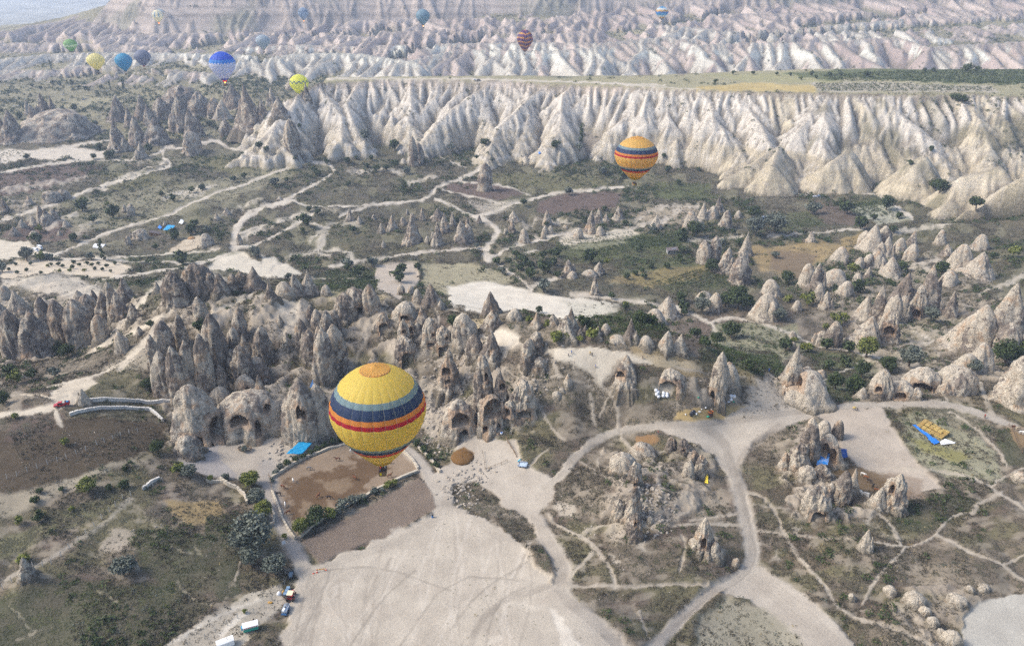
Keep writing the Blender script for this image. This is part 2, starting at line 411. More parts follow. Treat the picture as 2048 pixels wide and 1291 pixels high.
# broad tint variation
gx = (np.arange(MW) + MX0)[None, :].astype(float); gy = (np.arange(MH) + MY0)[:, None].astype(float)
gx, gy = np.broadcast_arrays(gx, gy)
n1 = fbm(gx / 130.0, gy / 60.0, 5, 31); n2 = fbm(gx / 90.0, gy / 45.0, 5, 57); n3 = fbm(gx / 34.0, gy / 17.0, 4, 77)
def tint(m, col, al):
    m = np.clip(m, 0, 1) * al
    canC[:] += (np.array(col, np.float32) - canC) * m[..., None].astype(np.float32)
tint((n1 - 0.05) * 4, OLIVE, 0.7)
tint((n2 - 0.1) * 4, PURP, 0.6)
tint((-n1 - 0.12) * 4, (0.22, 0.19, 0.145), 0.7)
tint((n3 - 0.22) * 5, (0.29, 0.255, 0.20), 0.5)
canD -= np.clip((n3 - 0.15) * 2, 0, 0.5).astype(np.float32)

def terrace(txt, w):
    global canT
    t = canD.copy(); canD[:] = 0
    line(P(txt), w, None, 1.0, None, 1.0, rag=2.5, soft=2)
    canT[:] = np.maximum(canT, canD); canD[:] = t
for q, w in [("-60,126 60,116 150,108 200,112", 15), ("500,134 560,122 640,112 700,116", 14), ("350,106 430,94 500,84", 14), ("770,126 860,107 1000,90 1120,80 1250,69 1380,50 1480,28", 16), ("900,84 1000,79 1100,72", 14),
             ("1490,94 1620,78 1750,67 1900,55 2100,42", 15), ("1600,60 1700,48 1850,34", 14), ("1820,116 1950,92 2100,80", 15), ("1450,110 1600,100", 14), ("-60,92 80,92 180,94", 14), ("560,86 700,82 800,72", 14), ("1000,45 1150,36", 14), ("250,64 400,58 560,56", 14), ("120,160 240,150 330,156", 14), ("1700,92 1800,100", 14)]:
    terrace(q, w)

vb = np.clip((gy - 230) / 60, 0, 1) * np.clip((640 - gy) / 60, 0, 1)
tint(vb * (0.55 + n3), (0.085, 0.088, 0.045), 0.62)
canD += (vb * 0.16).astype(np.float32)
# far and middle valley fields
poly(P("0,342 103,325 212,328 171,355 68,383 -60,400 -60,345"), PURP, 0.5)
poly(P("0,475 48,444 137,440 185,455 157,478 85,484"), PURP, 0.4)
poly(P("200,345 330,345 300,375 210,380"), OLIVE, 0.6)
poly(P("380,310 520,315 610,345 560,360 470,350 390,330"), OLIVE, 0.55)
poly(P("180,395 420,360 560,330 590,350 470,400 330,440 240,452 150,470 120,440"), (0.22, 0.205, 0.14), 0.4, 0.5, 0.7, soft=14)
poly(P("888,372 953,362 1022,369 1049,386 1001,400 919,390"), PURP, 0.25, 0.2)
poly(P("1073,403 1124,388 1244,383 1237,412 1141,425 1080,430"), PURP, 0.3, 0.2)
poly(P("960,345 1200,350 1230,372 1100,385 1040,375 965,362"), OLIVE, 0.5, 0.3)
poly(P("1310,365 1420,365 1425,398 1310,398"), GREEN, 0.5, 0.2, 0.7)
poly(P("930,400 1010,404 1050,402 975,432"), PALE, 0.15, 0.2, 0.55, soft=12)
poly(P("1125,470 1270,455 1290,485 1170,500 1120,492"), (0.42, 0.38, 0.30), 0.1, 0.2)
poly(P("1090,495 1300,470 1340,490 1330,520 1180,530 1100,515"), GREEN, 0.6, 0.3, 0.7)
poly(P("1250,475 1370,465 1400,480 1330,500 1260,495"), GREEN, 0.6, 0.2, 0.8)
poly(P("1498,496 1656,482 1717,496 1656,513 1587,560 1519,545"), OCHRE, 0.25, 0.4, 0.75, soft=10)
poly(P("1672,478 1740,463 1730,490 1690,490"), OCHRE, 0.2, 0.4, 0.8)
poly(P("1540,500 1640,510 1600,560 1540,545"), PURP, 0.25, 0.3, 0.6, soft=10)
poly(P("1630,405 1720,430 1740,455 1650,445 1600,420"), PURP, 0.3, 0.3, 0.7)
poly(P("1683,403 1758,393 1790,420 1724,440"), GREEN, 0.6, 0.3, 0.7)
poly(P("1700,415 1800,410 1820,440 1760,450"), (0.42, 0.42, 0.34), 0.35, 0.3, 0.6)
poly(P("1540,430 1610,420 1660,450 1560,465"), GREEN, 0.5, 0.2, 0.7)
poly(P("1260,430 1330,405 1420,415 1400,440 1300,455"), (0.33, 0.28, 0.21), 0.3, 0.6, 0.6)
poly(P("750,530 835,527 838,562 800,600 752,580"), (0.38, 0.33, 0.27), 0.06, 0.1, 1, soft=2, rag=1)
poly(P("840,528 900,525 985,535 1030,560 950,572 900,590 845,570"), (0.28, 0.255, 0.17), 0.35, 0.1, 0.9)
poly(P("640,545 752,533 750,585 700,600 600,590"), GREEN, 0.75, 0.3, 0.85)
poly(P("1348,513 1400,523 1461,550 1464,578 1348,585 1250,560 1225,530"), GREEN, 0.6, 0.25, 0.6)
poly(P("1215,560 1300,540 1420,530 1400,556 1300,575"), OCHRE, 0.3, 0.3, 0.5)
poly(P("892,574 953,564 1022,567 1063,585 1124,591 1180,598 1230,606 1225,622 1193,632 1152,640 1056,622 988,626 936,622 899,608"), (0.54, 0.50, 0.42), 0.06, 0.1, 1, soft=6)
poly(P("1120,600 1240,605 1230,640 1150,636"), (0.40, 0.38, 0.31), 0.3, 0.1, 0.7, soft=10)
poly(P("1160,645 1250,618 1330,640 1335,670 1270,680 1200,675"), GREEN, 0.85, 0.4, 0.9)
poly(P("1340,640 1420,640 1440,680 1390,710 1345,690"), PURP, 0.5, 0.3, 0.6)
poly(P("1440,645 1590,650 1610,700 1540,735 1450,730 1400,700"), (0.24, 0.24, 0.15), 0.5, 0.3, 0.7)
poly(P("1400,700 1540,700 1580,745 1480,752 1400,735"), GREEN, 0.8, 0.4, 0.7)
poly(P("1600,700 1720,710 1760,745 1700,800 1620,790 1640,740"), GREEN, 0.7, 0.3, 0.7)
poly(P("0,533 34,523 137,520 239,523 265,540 219,552 137,549 68,552 0,560"), (0.46, 0.40, 0.31), 0.02, 0.1, 1, soft=2)
poly(P("0,480 55,482 85,499 116,506 34,520 -60,526 -60,480"), (0.47, 0.425, 0.34), 0.02, 0.05, 1, soft=3)
poly(P("410,543 444,509 478,503 526,526 526,509 595,540 608,550 547,557 478,543"), (0.48, 0.44, 0.36), 0.06, 0.2, 1)
poly(P("240,520 440,520 480,505 400,500 260,508"), GREEN, 0.6, 0.3, 0.5)
poly(P("0,560 140,550 200,570 270,600 150,600 60,580 0,575"), PALE, 0.2, 0.8, 0.75, soft=10)
poly(P("300,560 420,545 480,560 400,570 320,580"), PALE, 0.2, 0.8, 0.7, soft=10)
poly(P("0,300 60,300 130,292 215,302 205,318 60,318 0,330"), PALE, 0.06, 0.2)
poly(P("0,185 40,182 95,200 40,225 0,232"), (0.50, 0.46, 0.38), 0.02, 0.1)
poly(P("0,212 120,190 260,187 240,205 130,212 0,236"), (0.385, 0.352, 0.298), 0.05, 0.1, 0.9, soft=8)
poly(P("130,212 250,210 300,218 230,225 140,222"), GREEN, 0.6, 0.2, 0.8)
poly(P("0,165 120,160 330,172 330,184 100,182 0,178"), (0.10, 0.115, 0.06), 0.95, 0.4, 0.8, soft=8)
poly(P("190,162 250,158 240,180 195,178"), PALE, 0.1, 0.3, 0.6, soft=6)
poly(P("30,140 100,135 105,155 35,160"), (0.07, 0.085, 0.05), 1.0, 0.4, 0.9, soft=5)
poly(P("840,405 900,400 940,430 850,425"), OLIVE, 0.6, 0.3, 0.6)
# pale eroded humps of the valley
for q in ["330,395 380,380 420,372", "480,478 540,450 600,425", "620,480 655,455 640,500", "200,375 260,350 330,325", "150,430 120,445 95,455", "430,372 400,385 360,400", "540,540 600,500 660,515", "640,500 690,500 700,520", "700,345 760,335 800,345", "820,365 860,352 870,358", "1040,488 1100,475 1150,465", "1260,455 1330,440 1360,420", "1380,480 1440,478 1480,470", "1760,470 1850,455 1900,450", "1850,545 1900,535 1960,530", "1960,590 2020,560 2048,550", "1790,540 1840,530 1880,520"]:
    line(P(q), 11, PALE, 0.1, 1.0, 0.75, rag=4, soft=6)

# roads and tracks, valley
for q, w in [("7,437 120,403 178,379 239,362 338,335 342,325 321,311 331,297 294,316 222,321 150,318 -40,352", 8), ("-60,316 58,304 113,297 222,279", 9),
             ("331,297 372,296 400,287 434,280 444,290 478,301 533,302 581,318 615,325 663,328 670,338 660,352 578,396 526,420 478,440", 8),
             ("615,325 547,345 478,372 431,386 376,410 342,431 260,448 191,475 120,504 100,512", 8), ("103,509 130,518 180,517 240,514 440,500", 6),
             ("588,400 513,417 478,444 468,472 468,499", 15), ("625,431 547,472 513,489 468,494", 8), ("581,400 615,413 700,413 748,407 820,403", 7),
             ("680,431 748,407 834,403 864,390 871,376 919,359 950,342 1001,325", 9), ("871,396 953,434", 8), ("882,379 1005,407", 5),
             ("919,362 960,366 1005,369 1063,390", 5), ("953,434 1056,400 1124,383 1193,379 1261,371", 9), ("953,434 977,441 998,461 988,479 970,496 977,520", 15),
             ("964,496 885,499 748,516 660,532", 9), ("984,513 1039,490 1134,468", 7), ("1022,513 1076,499", 6), ("1059,585 1066,571 1107,557 1124,555", 10),
             ("1000,530 1035,555 1062,580", 6), ("1141,588 1227,595 1305,608 1360,615", 10), ("1329,653 1360,636", 3), ("1348,615 1382,629 1423,643 1433,667", 8),
             ("1423,643 1464,632 1502,639 1567,660 1608,680 1635,694 1690,701 1758,714", 9), ("1649,759 1676,745 1710,735 1720,721 1758,716", 5),
             ("1806,639 1826,663 1861,680 1902,690", 5), ("1861,684 1775,701", 5), ("1536,473 1621,465 1724,456", 7), ("1775,400 1826,434", 7),
             ("1587,386 1724,386 1768,393 1826,440", 6), ("180,517 300,524 410,526 461,506", 6), ("205,557 307,543 393,530 444,513", 8),
             ("850,300 880,312 930,335", 5), ("470,470 540,445 600,440 660,455", 5), ("610,560 700,555 750,560", 3), ("40,225 120,200 190,190", 7),
             ("330,250 400,235 450,245", 6), ("330,240 370,230 420,228", 4), ("0,445 60,425 120,403", 5)]:
    line(P(q), w * 0.85, PALE if w > 4 else DIRT)
# gullied pale fringe below tracks
for q in ["240,330 300,320", "150,470 190,440", "600,430 680,420", "650,470 630,500"]:
    line(P(q), 14, PALE, 0.2, 1.0, 0.4, rag=5, soft=8)

# left slope and ridge
poly(P("0,860 130,835 210,832 330,845 330,890 230,925 120,965 0,985 -200,1000 -200,860"), (0.070, 0.054, 0.036), 0.42, 0.3, 0.95, soft=8)
poly(P("20,840 90,830 110,850 60,880 10,880"), PURP, 0.7, 0.3, 0.8, soft=8)
poly(P("300,905 240,930 120,985 0,1040 -200,1100 -200,1010 0,990 120,962 230,925"), (0.30, 0.265, 0.20), 0.35, 0.4, 0.85, soft=10)
poly(P("0,1080 130,1020 240,985 250,1000 140,1050 0,1120 -100,1150 -100,1090"), (0.15, 0.145, 0.08), 0.8, 0.5, 0.8, soft=8)
line(P("0,1160 100,1120 200,1050 260,1000"), 12, (0.36, 0.33, 0.28), 0.2, 0.5, 0.6, soft=8)
poly(P("195,1090 235,1055 270,1065 265,1100 215,1110"), (0.33, 0.29, 0.235), 0.25, 0.3, 0.75, soft=12, rag=9)
poly(P("330,1000 440,1000 450,1040 380,1050 350,1030"), OCHRE, 0.3, 0.4, 0.8, soft=8)
poly(P("270,1060 340,1050 440,1080 460,1120 440,1180 350,1190 280,1130"), (0.06, 0.072, 0.030), 0.95, 0.6, 0.8, soft=12)
poly(P("0,1200 150,1160 330,1170 420,1210 330,1291 150,1380 -100,1380 -100,1220"), (0.065, 0.075, 0.034), 0.95, 0.6, 0.85, soft=16)
poly(P("410,1030 470,1030 480,1180 440,1200 410,1120"), (0.05, 0.062, 0.028), 1.0, 0.6, 0.8, soft=8)
for q in ["350,1160 390,1200 440,1215", "300,1070 350,1100 380,1110", "385,1080 400,1110", "270,1010 330,1060 345,1050", "470,1150 450,1200 440,1260", "200,1180 230,1200", "20,1210 70,1270", "30,1280 100,1250"]:
    line(P(q), 9, (0.28, 0.245, 0.19), 0.2, 0.5, 0.6, rag=4, soft=6)
poly(P("330,1291 430,1225 500,1180 560,1165 575,1200 520,1250 430,1380 300,1380"), (0.36, 0.33, 0.275), 0.25, 0.5, 0.85, soft=8)
line(P("330,1291 400,1250 470,1215 520,1195"), 10, (0.47, 0.44, 0.38), 0.05, 0.3, 0.7, soft=6)
line(P("440,1270 470,1240 490,1225"), 14, (0.50, 0.47, 0.41), 0.05, 0.3, 0.8)
poly(P("100,790 130,765 180,752 200,765 160,790 150,812 115,822"), (0.45, 0.40, 0.32), 0.08, 0.6, 0.95)
poly(P("130,820 320,812 335,835 300,832 150,826"), (0.13, 0.12, 0.08), 0.8, 0.3, 0.8)
for q, w in [("-100,845 0,832 60,825 110,815 135,795", 15), ("110,820 122,850", 8), ("110,800 60,790 0,800", 5), ("219,673 260,630 285,600 305,580", 11),
             ("178,704 294,650 390,602", 10), ("85,776 219,742 300,690 330,660", 7), ("239,742 307,667 340,650", 12), ("410,639 499,585 530,580", 10)]:
    line(P(q), w, (0.44, 0.395, 0.32), 0.05, 0.4)
poly(P("480,590 560,590 625,608 640,620 600,640 540,650 560,610"), PALE, 0.1, 0.5, 0.85, soft=8)
poly(P("555,640 600,620 600,700 570,690"), (0.42, 0.38, 0.31), 0.2, 0.8, 0.7, soft=10)
poly(P("190,740 260,700 330,690 320,740 250,745"), (0.40, 0.36, 0.29), 0.2, 0.8, 0.5, soft=12)
poly(P("690,740 800,720 870,760 860,800 700,800"), (0.30, 0.265, 0.21), 0.4, 0.9, 0.6, soft=14)
poly(P("850,790 910,800 905,850 860,880 845,840"), (0.40, 0.36, 0.30), 0.15, 1.0, 0.8, soft=8)

# village yards
poly(P("350,915 440,885 470,870 560,875 640,888 610,905 550,935 542,975 500,962 440,952 370,938"), (0.365, 0.325, 0.27), 0.02, 0.05)
poly(P("362,928 402,892 435,892 438,915 475,950 470,956 400,947"), GREY, 0.01, 0.0, 0.95, soft=2, rag=1)
poly(P("540,957 600,922 690,888 760,880 815,905 838,940 740,985 610,1052 592,1072 560,1010"), (0.225, 0.172, 0.122), 0.0, 0.0, 1, soft=3, rag=1)
poly(P("580,985 590,955 640,945 700,925 720,905 755,915 770,930 740,960 745,985 690,1010 640,1010 620,1045 590,1040 570,1010"), (0.105, 0.066, 0.036), 0.0, 0.0, 0.95, soft=12, rag=16)
poly(P("640,960 700,950 720,970 660,985"), (0.22, 0.165, 0.11), None, None, 0.6, soft=8, rag=10)
poly(P("600,1000 650,1005 640,1025 605,1030"), (0.24, 0.18, 0.12), None, None, 0.6, soft=8, rag=10)
line(P("535,930 543,1000 560,1045 588,1095 610,1140"), 34, (0.31, 0.285, 0.255), 0.0, 0.0, 1, rag=0.6)
line(P("800,890 845,925 868,975 885,1010"), 27, (0.33, 0.30, 0.26), 0.0, 0.0, 1, rag=0.6)
poly(P("604,1082 740,1010 838,952 864,985 872,1018 770,1072 700,1095 640,1128 622,1105"), (0.19, 0.152, 0.122), 0.0, 0.0, 1, soft=3, rag=1.5, plough=True)
poly(P("560,1340 572,1230 590,1170 592,1120 640,1128 770,1073 872,1018 905,1000 960,1035 1000,1055 1050,1085 1075,1130 1120,1175 1190,1245 1260,1340"), (0.38, 0.342, 0.285), 0.012, 0.03, 1, soft=9, rag=8)
poly(P("905,1003 870,1010 850,960 895,930 915,885 960,872 1030,880 1040,925 1072,938 1112,958 1105,1000 1062,1042 1010,1015 990,990 950,960"), (0.36, 0.325, 0.275), 0.01, 0.05)
poly(P("925,965 955,955 960,975 935,980"), WHITE, 0, 0, 0.8)
line(P("1075,1040 1090,1075 1115,1110 1130,1145 1115,1185 1180,1235 1240,1291 1300,1380"), 36, (0.36, 0.325, 0.275), 0.01, 0.05)
poly(P("1096,1215 1112,1218 1150,1275 1190,1320 1130,1300"), WHITE, 0.05, 0.2, 0.75, soft=8)
line(P("1085,975 1125,950 1150,910 1190,880 1240,857 1320,852 1400,848 1500,838 1600,822 1700,812 1800,806 1900,808 1980,832 2048,862 2150,900"), 19, (0.385, 0.352, 0.298), 0.01, 0.05)
poly(P("1300,845 1380,842 1530,818 1610,812 1650,826 1570,852 1510,880 1485,920 1468,960 1440,930 1400,892 1330,868"), (0.375, 0.34, 0.288), 0.02, 0.05, 1, soft=5)
line(P("1462,930 1478,980 1495,1050 1508,1110 1488,1150 1420,1185 1370,1230 1310,1291 1270,1340"), 29, (0.375, 0.342, 0.292), 0.01, 0.03)
poly(P("1500,1120 1540,1142 1600,1180 1660,1230 1720,1300 1760,1380 1560,1380 1560,1260 1500,1200 1440,1190"), (0.36, 0.325, 0.275), 0.03, 0.05, 1, soft=8)
poly(P("1395,1240 1450,1200 1530,1215 1600,1270 1640,1380 1380,1380"), (0.27, 0.25, 0.19), 0.45, 0.2, 0.9, soft=14)
poly(P("1505,755 1550,755 1560,790 1590,812 1470,845 1440,835 1500,800"), (0.38, 0.34, 0.28), 0.25, 0.1, 0.9, soft=10, rag=8)
poly(P("1620,820 1760,812 1790,860 1840,930 1880,975 1830,990 1740,950 1680,900 1650,850"), (0.36, 0.315, 0.26), 0.04, 0.1, 1, soft=8)
poly(P("1800,830 1900,815 1990,900 2010,960 1900,960 1850,940 1810,880"), (0.25, 0.245, 0.165), 0.5, 0.2, 0.8, soft=10)
poly(P("1810,870 1850,900 1910,925 1940,915 1920,900 1850,880"), (0.20, 0.19, 0.07), 0.3, 0.1, 0.8, soft=10)
poly(P("1850,812 1900,812 1990,850 2000,875 1940,868 1870,835"), (0.19, 0.17, 0.125), 0.7, 0.6, 0.8, soft=5)
poly(P("1650,925 1700,930 1790,950 1830,985 1800,1000 1740,985 1690,980"), (0.13, 0.09, 0.05), 0.05, 0.1, 0.9, soft=8)
poly(P("1770,940 1840,960 1850,1000 1810,1010"), (0.20, 0.15, 0.11), 0.1, 0.1, 0.7, soft=10)
poly(P("1785,1010 1900,990 1950,1005 1890,1040 1850,1060 1780,1050"), (0.07, 0.085, 0.04), 1.0, 0.5, 0.85, soft=8)
poly(P("1990,860 2048,850 2048,920 2010,930"), (0.08, 0.085, 0.045), 1.0, 0.5, 0.8, soft=6)
poly(P("2010,850 2070,850 2070,890 2040,895"), (0.20, 0.14, 0.08), 0.1, 0.1, 0.9, soft=4)
poly(P("1930,1229 1957,1202 2048,1183 2200,1183 2200,1380 1917,1380"), (0.36, 0.345, 0.305), 0.04, 0.05, 1, soft=6)
poly(P("1350,822 1400,812 1440,818 1500,810 1440,838 1380,845 1345,835"), (0.34, 0.255, 0.12), 0.1, 0.1, 0.9, soft=5)
poly(P("1270,868 1310,870 1315,885 1280,888"), (0.22, 0.13, 0.06), 0.1, 0.1, 0.85, soft=5)
poly(P("905,900 925,893 945,905 930,925 908,918"), (0.15, 0.085, 0.03), 0, 0, 1, soft=4)
poly(P("345,493 400,470 420,492 340,505"), (0.42, 0.36, 0.27), 0.05, 0.1)

def rocky(txt, al=1.0, soft=14, rag=10):
    global canC, canD, canF
    k = canR.copy(); c0, d0, f0 = canC, canD, canF
    pts = P(txt); xs = [p[0] for p in pts]; ys = [p[1] for p in pts]
    tmpP = canP.copy(); canP[:] = 0
    poly(pts, None, None, None, al, soft, rag, plough=True, seed=8)
    canR[:] = np.maximum(canR, canP); canP[:] = tmpP
rocky("600,605 700,600 800,600 880,640 960,665 1050,700 1065,760 1060,850 1000,870 900,885 860,860 840,800 700,780 690,700 640,690")
rocky("0,585 120,590 280,590 290,640 240,690 130,700 0,740")
rocky("310,600 500,590 640,600 700,640 700,760 660,860 560,880 440,875 345,890 330,800 300,740 300,650")
rocky("1690,640 1800,600 1950,600 2080,600 2080,800 1960,760 1880,790 1740,790 1700,700", .7)
rocky("1200,905 1300,890 1420,905 1430,980 1400,1010 1320,1070 1230,1090 1200,1040 1220,960", .8)
rocky("1560,930 1600,850 1680,860 1690,900 1650,930 1720,1000 1800,990 1800,1020 1700,1040 1580,1045")
rocky("1390,1060 1440,1060 1450,1130 1380,1140", .7)
rocky("1300,760 1440,750 1480,810 1360,815 1300,800", .6)
rocky("1540,740 1600,760 1650,810 1560,815", .8)
rocky("1780,1170 1900,1170 1960,1180 1940,1290 1860,1300 1780,1230", .6)
rocky("1600,540 1700,520 1850,500 1990,520 2000,590 1850,600 1640,620", .5)
rocky("0,395 120,390 130,440 0,450", .6)
rocky("200,180 560,170 590,240 500,270 380,270 210,240", .8)
rocky("850,790 910,800 905,850 860,880 845,840", .6)
rocky("1100,470 1250,440 1300,470 1130,490", .4)
for q in ["0,380 90,370 170,352", "430,440 470,420 520,400", "620,470 680,440 720,450", "1040,455 1090,440 1140,450", "1270,440 1340,405 1400,415"]:
    line(P(q), 10, PALE, 0.1, 1.0, 0.6, rag=6, soft=7)
# the crest and its web of paths
poly(P("1095,700 1180,690 1200,694 1260,704 1330,714 1400,728 1410,738 1330,736 1262,724 1232,730 1205,765 1185,748 1150,726 1108,718"), (0.50, 0.455, 0.375), 0.05, 0.3, 1, soft=6)
poly(P("950,650 1000,662 1040,676 1040,695 1012,705 985,697 962,672"), (0.50, 0.455, 0.375), 0.05, 0.4, 1, soft=6)
poly(P("1260,690 1420,720 1500,745 1520,770 1430,760 1330,740 1260,708"), (0.30, 0.235, 0.13), 0.3, 0.5, 0.7, soft=8)
poly(P("600,595 700,605 780,600 780,590 700,585 610,585"), (0.32, 0.27, 0.17), 0.3, 0.6, 0.7, soft=8)
poly(P("900,640 960,632 1010,650 960,660 910,655"), (0.33, 0.27, 0.15), 0.3, 0.4, 0.7, soft=6)
paths = [("1190,715 1185,740 1195,765 1215,775 1235,800 1238,856", 12), ("1240,720 1225,745 1200,768", 9), ("1340,728 1400,744 1490,752", 6),
         ("1185,772 1130,756 1110,750 1065,765 1040,762 1000,742 990,735 1010,710 1040,692", 7), ("990,735 1000,715 1035,682", 6), ("1105,700 1108,730 1120,752", 7),
         ("1055,770 1075,800 1090,830 1100,850 1130,880", 5), ("700,730 720,700 745,660 770,640", 5), ("760,655 765,690 790,712", 5), ("940,690 910,700 860,728", 5),
         ("870,615 880,640 875,665", 4), ("880,618 920,622 962,655 1000,662", 4), ("1150,715 1145,745 1180,760", 4), ("1180,785 1190,850", 8), ("1215,790 1200,830", 5),
         ("1207,893 1192,936 1219,960 1252,973", 5), ("1162,920 1192,940", 5), ("1096,1026 1112,1046 1162,1069 1192,1096 1215,1129 1229,1156 1230,1175", 10),
         ("1162,1066 1199,1049 1245,1043 1278,1049", 9), ("1192,1096 1169,1122 1146,1146 1130,1169", 9), ("1322,920 1312,956 1328,986 1332,1016 1312,1036 1282,1056", 8),
         ("1375,993 1385,1013 1375,1026 1338,1036 1278,1046", 8), ("1378,1040 1444,1033 1478,1026", 8), ("1270,1049 1320,1049 1400,1047 1484,1051", 13),
         ("1361,1069 1371,1099 1358,1146", 6), ("1130,1172 1200,1170 1272,1174 1345,1169 1411,1174", 11), ("1278,1219 1285,1249 1298,1278", 6),
         ("1240,860 1250,885 1270,900", 8), ("1252,940 1265,925 1290,905 1330,900", 6), ("1010,960 1050,945", 4), ("1060,935 1080,910 1095,900", 6),
         ("1490,984 1516,994 1549,1020 1562,1053 1569,1072 1595,1108 1640,1160 1676,1212", 10), ("1497,1059 1569,1069 1631,1075 1676,1082 1715,1080 1807,1092 1849,1082 1872,1066 1888,1046 1911,1026 1947,1023", 7),
         ("1872,1066 1921,1095 1970,1118 2009,1131 2048,1160 2150,1200", 9), ("1810,1092 1794,1115 1768,1137 1748,1163 1725,1206", 8), ("1732,1007 1761,1033 1790,1059 1803,1088", 10),
         ("1790,935 1839,940 1904,945 1970,965 2002,987 2048,1013 2100,1040", 9), ("2002,984 1976,997 1953,1007 1947,1023", 15), ("1983,974 1996,958 2048,935", 6),
         ("1676,1212 1725,1238 1774,1258 1865,1291 1950,1340", 12), ("2009,1128 2048,1108 2100,1090", 7), ("1570,1000 1600,1015 1640,1000 1660,1010", 5), ("1495,1010 1540,1018 1600,1020", 5),
         ("1880,770 1895,800", 6), ("1960,765 1975,800 1985,830", 12), ("1900,820 1960,860 2000,900 2015,930", 5), ("480,1120 470,1160", 5), ("880,800 900,860 890,910", 4)]
for q, w in paths:
    line(P(q), w * 0.85, (0.36, 0.32, 0.26), 0.06, 0.35, 0.9)
for q in ["905,967 950,960 990,985 1000,1010 975,1042 940,1022 908,998", "1000,1022 1030,1018 1065,1045 1070,1072 1045,1087 1010,1062 995,1042", "1072,1092 1097,1112 1097,1150 1075,1132 1060,1107"]:
    poly(P(q), SCRUB, 0.75, 1.0, 1, soft=4)
for q in ["1110,1010 1140,1005 1150,1030 1120,1030", "1265,1085 1290,1085 1290,1105 1270,1100", "1215,1110 1235,1115 1230,1130", "1580,1050 1600,1060 1590,1070", "1720,1020 1745,1040 1740,1060", "1400,770 1420,775 1410,790", "1300,770 1340,765 1345,790 1320,790", "1550,1100 1560,1115 1552,1125"]:
    poly(P(q), (0.42, 0.38, 0.315), 0.2, 0.8, 0.7, soft=9, rag=9)
for i, (a_, b__, n_) in enumerate([(640, 1135, 9), (760, 1080, 9), (900, 1010, 8), (1010, 1060, 8)]):
    q = random.Random(i)
    for k in range(n_):
        x0 = a_ + q.uniform(-30, 60); line([(x0, b__ + q.uniform(5, 40)), (x0 - q.uniform(-20, 60), 1180 + q.uniform(-20, 20)), (x0 - q.uniform(-60, 150), 1300)], 5, q.choice([(0.27, 0.24, 0.20), (0.46, 0.42, 0.36)]), None, None, q.uniform(.35, .6), rag=1, soft=2)
for i in range(60):
    q = random.Random(i + 50); x0, y0 = q.uniform(610, 1150), q.uniform(1130, 1290)
    poly([(x0 + q.uniform(-30, 30), y0 + q.uniform(-12, 12)) for _ in range(4)], q.choice([(0.37, 0.33, 0.275), (0.48, 0.44, 0.375), (0.40, 0.35, 0.29)]), None, None, .45, 12, 8, seed=i)
def ruts(pts, w, n=2, col=(0.26, 0.232, 0.195), al=.62):
    for k in range(n):
        o = (k - (n - 1) / 2) * w / n * 0.9
        out = []
        for i, (x, y) in enumerate(pts):
            a_, b__ = pts[max(0, i - 1)], pts[min(len(pts) - 1, i + 1)]
            dx, dy = b__[0] - a_[0], b__[1] - a_[1]; l = math.hypot(dx, dy) or 1
            out.append((x - dy / l * o, y + dx / l * o))
        line(out, 5.0, col, None, None, al, rag=.8, soft=2.5)
ruts(P("1085,975 1125,950 1150,910 1190,880 1240,857 1320,852 1400,848 1500,838 1600,822 1700,812 1800,806 1900,808 1980,832 2048,862"), 13, 3)
ruts(P("1400,848 1450,880 1462,930 1478,980 1495,1050 1508,1110 1488,1150 1420,1185 1370,1230 1310,1291"), 20, 4)
ruts(P("1560,850 1500,890 1472,940 1485,1000"), 16, 3)
ruts(P("885,1000 960,1010 1075,1040 1090,1075 1115,1110 1130,1145 1115,1185 1180,1235 1240,1291"), 24, 4)
ruts(P("1130,1150 1080,1180 1010,1195 960,1240 940,1291"), 14, 3); ruts(P("610,1140 640,1200 600,1291"), 30, 4); ruts(P("600,1140 720,1110 850,1060 900,1010"), 20, 3, al=.35)
ruts(P("1500,1140 1560,1190 1640,1260 1700,1330"), 40, 5, al=.4); ruts(P("1620,830 1680,880 1760,940 1830,975"), 24, 3, al=.35)
# wheel tracks
for q in ["590,1291 640,1200 660,1140", "700,1291 760,1200 830,1140", "800,1291 900,1150 1050,1160", "1010,1190 980,1240 970,1300", "1050,1175 1010,1190 985,1230", "620,1150 600,1220 585,1300", "1475,940 1490,1000 1500,1060 1515,1110 1490,1158 1410,1200 1350,1250", "1455,900 1478,960 1490,1030", "640,1140 760,1130 900,1180", "900,1260 960,1180 1060,1120"]:
    line(P(q), 5, (0.24, 0.215, 0.18), None, None, 0.6, rag=1, soft=2)
# plateau
poly(P("650,150 1330,150 1500,140 1700,134 2300,132 2300,192 1900,192 1640,186 1330,180 950,166 650,168"), (0.27, 0.25, 0.155), 0.4, 0.1, 1, soft=3)
poly(P("1400,172 1500,165 1630,170 1630,184 1500,182 1380,178"), (0.40, 0.31, 0.13), 0.1, 0.1, 0.85, soft=4)
poly(P("1400,150 1560,145 1730,150 1640,165 1500,163"), (0.26, 0.25, 0.13), 0.3, 0.1, 0.8, soft=4)
poly(P("1620,165 1760,165 1980,172 2000,184 1640,184"), (0.33, 0.30, 0.24), 0.3, 0.1, 0.9, soft=4)
poly(P("1560,148 1700,138 2300,134 2300,165 1980,168 1760,160 1640,158"), (0.095, 0.115, 0.045), 0.6, 0.1, 0.9, soft=3)
line(P("655,157 950,158 1100,163 1330,170"), 4, PALE, 0.02, 0.1)
line(P("940,166 1000,161 1150,163 1350,176 1400,178"), 3, PALE, 0.02, 0.1)

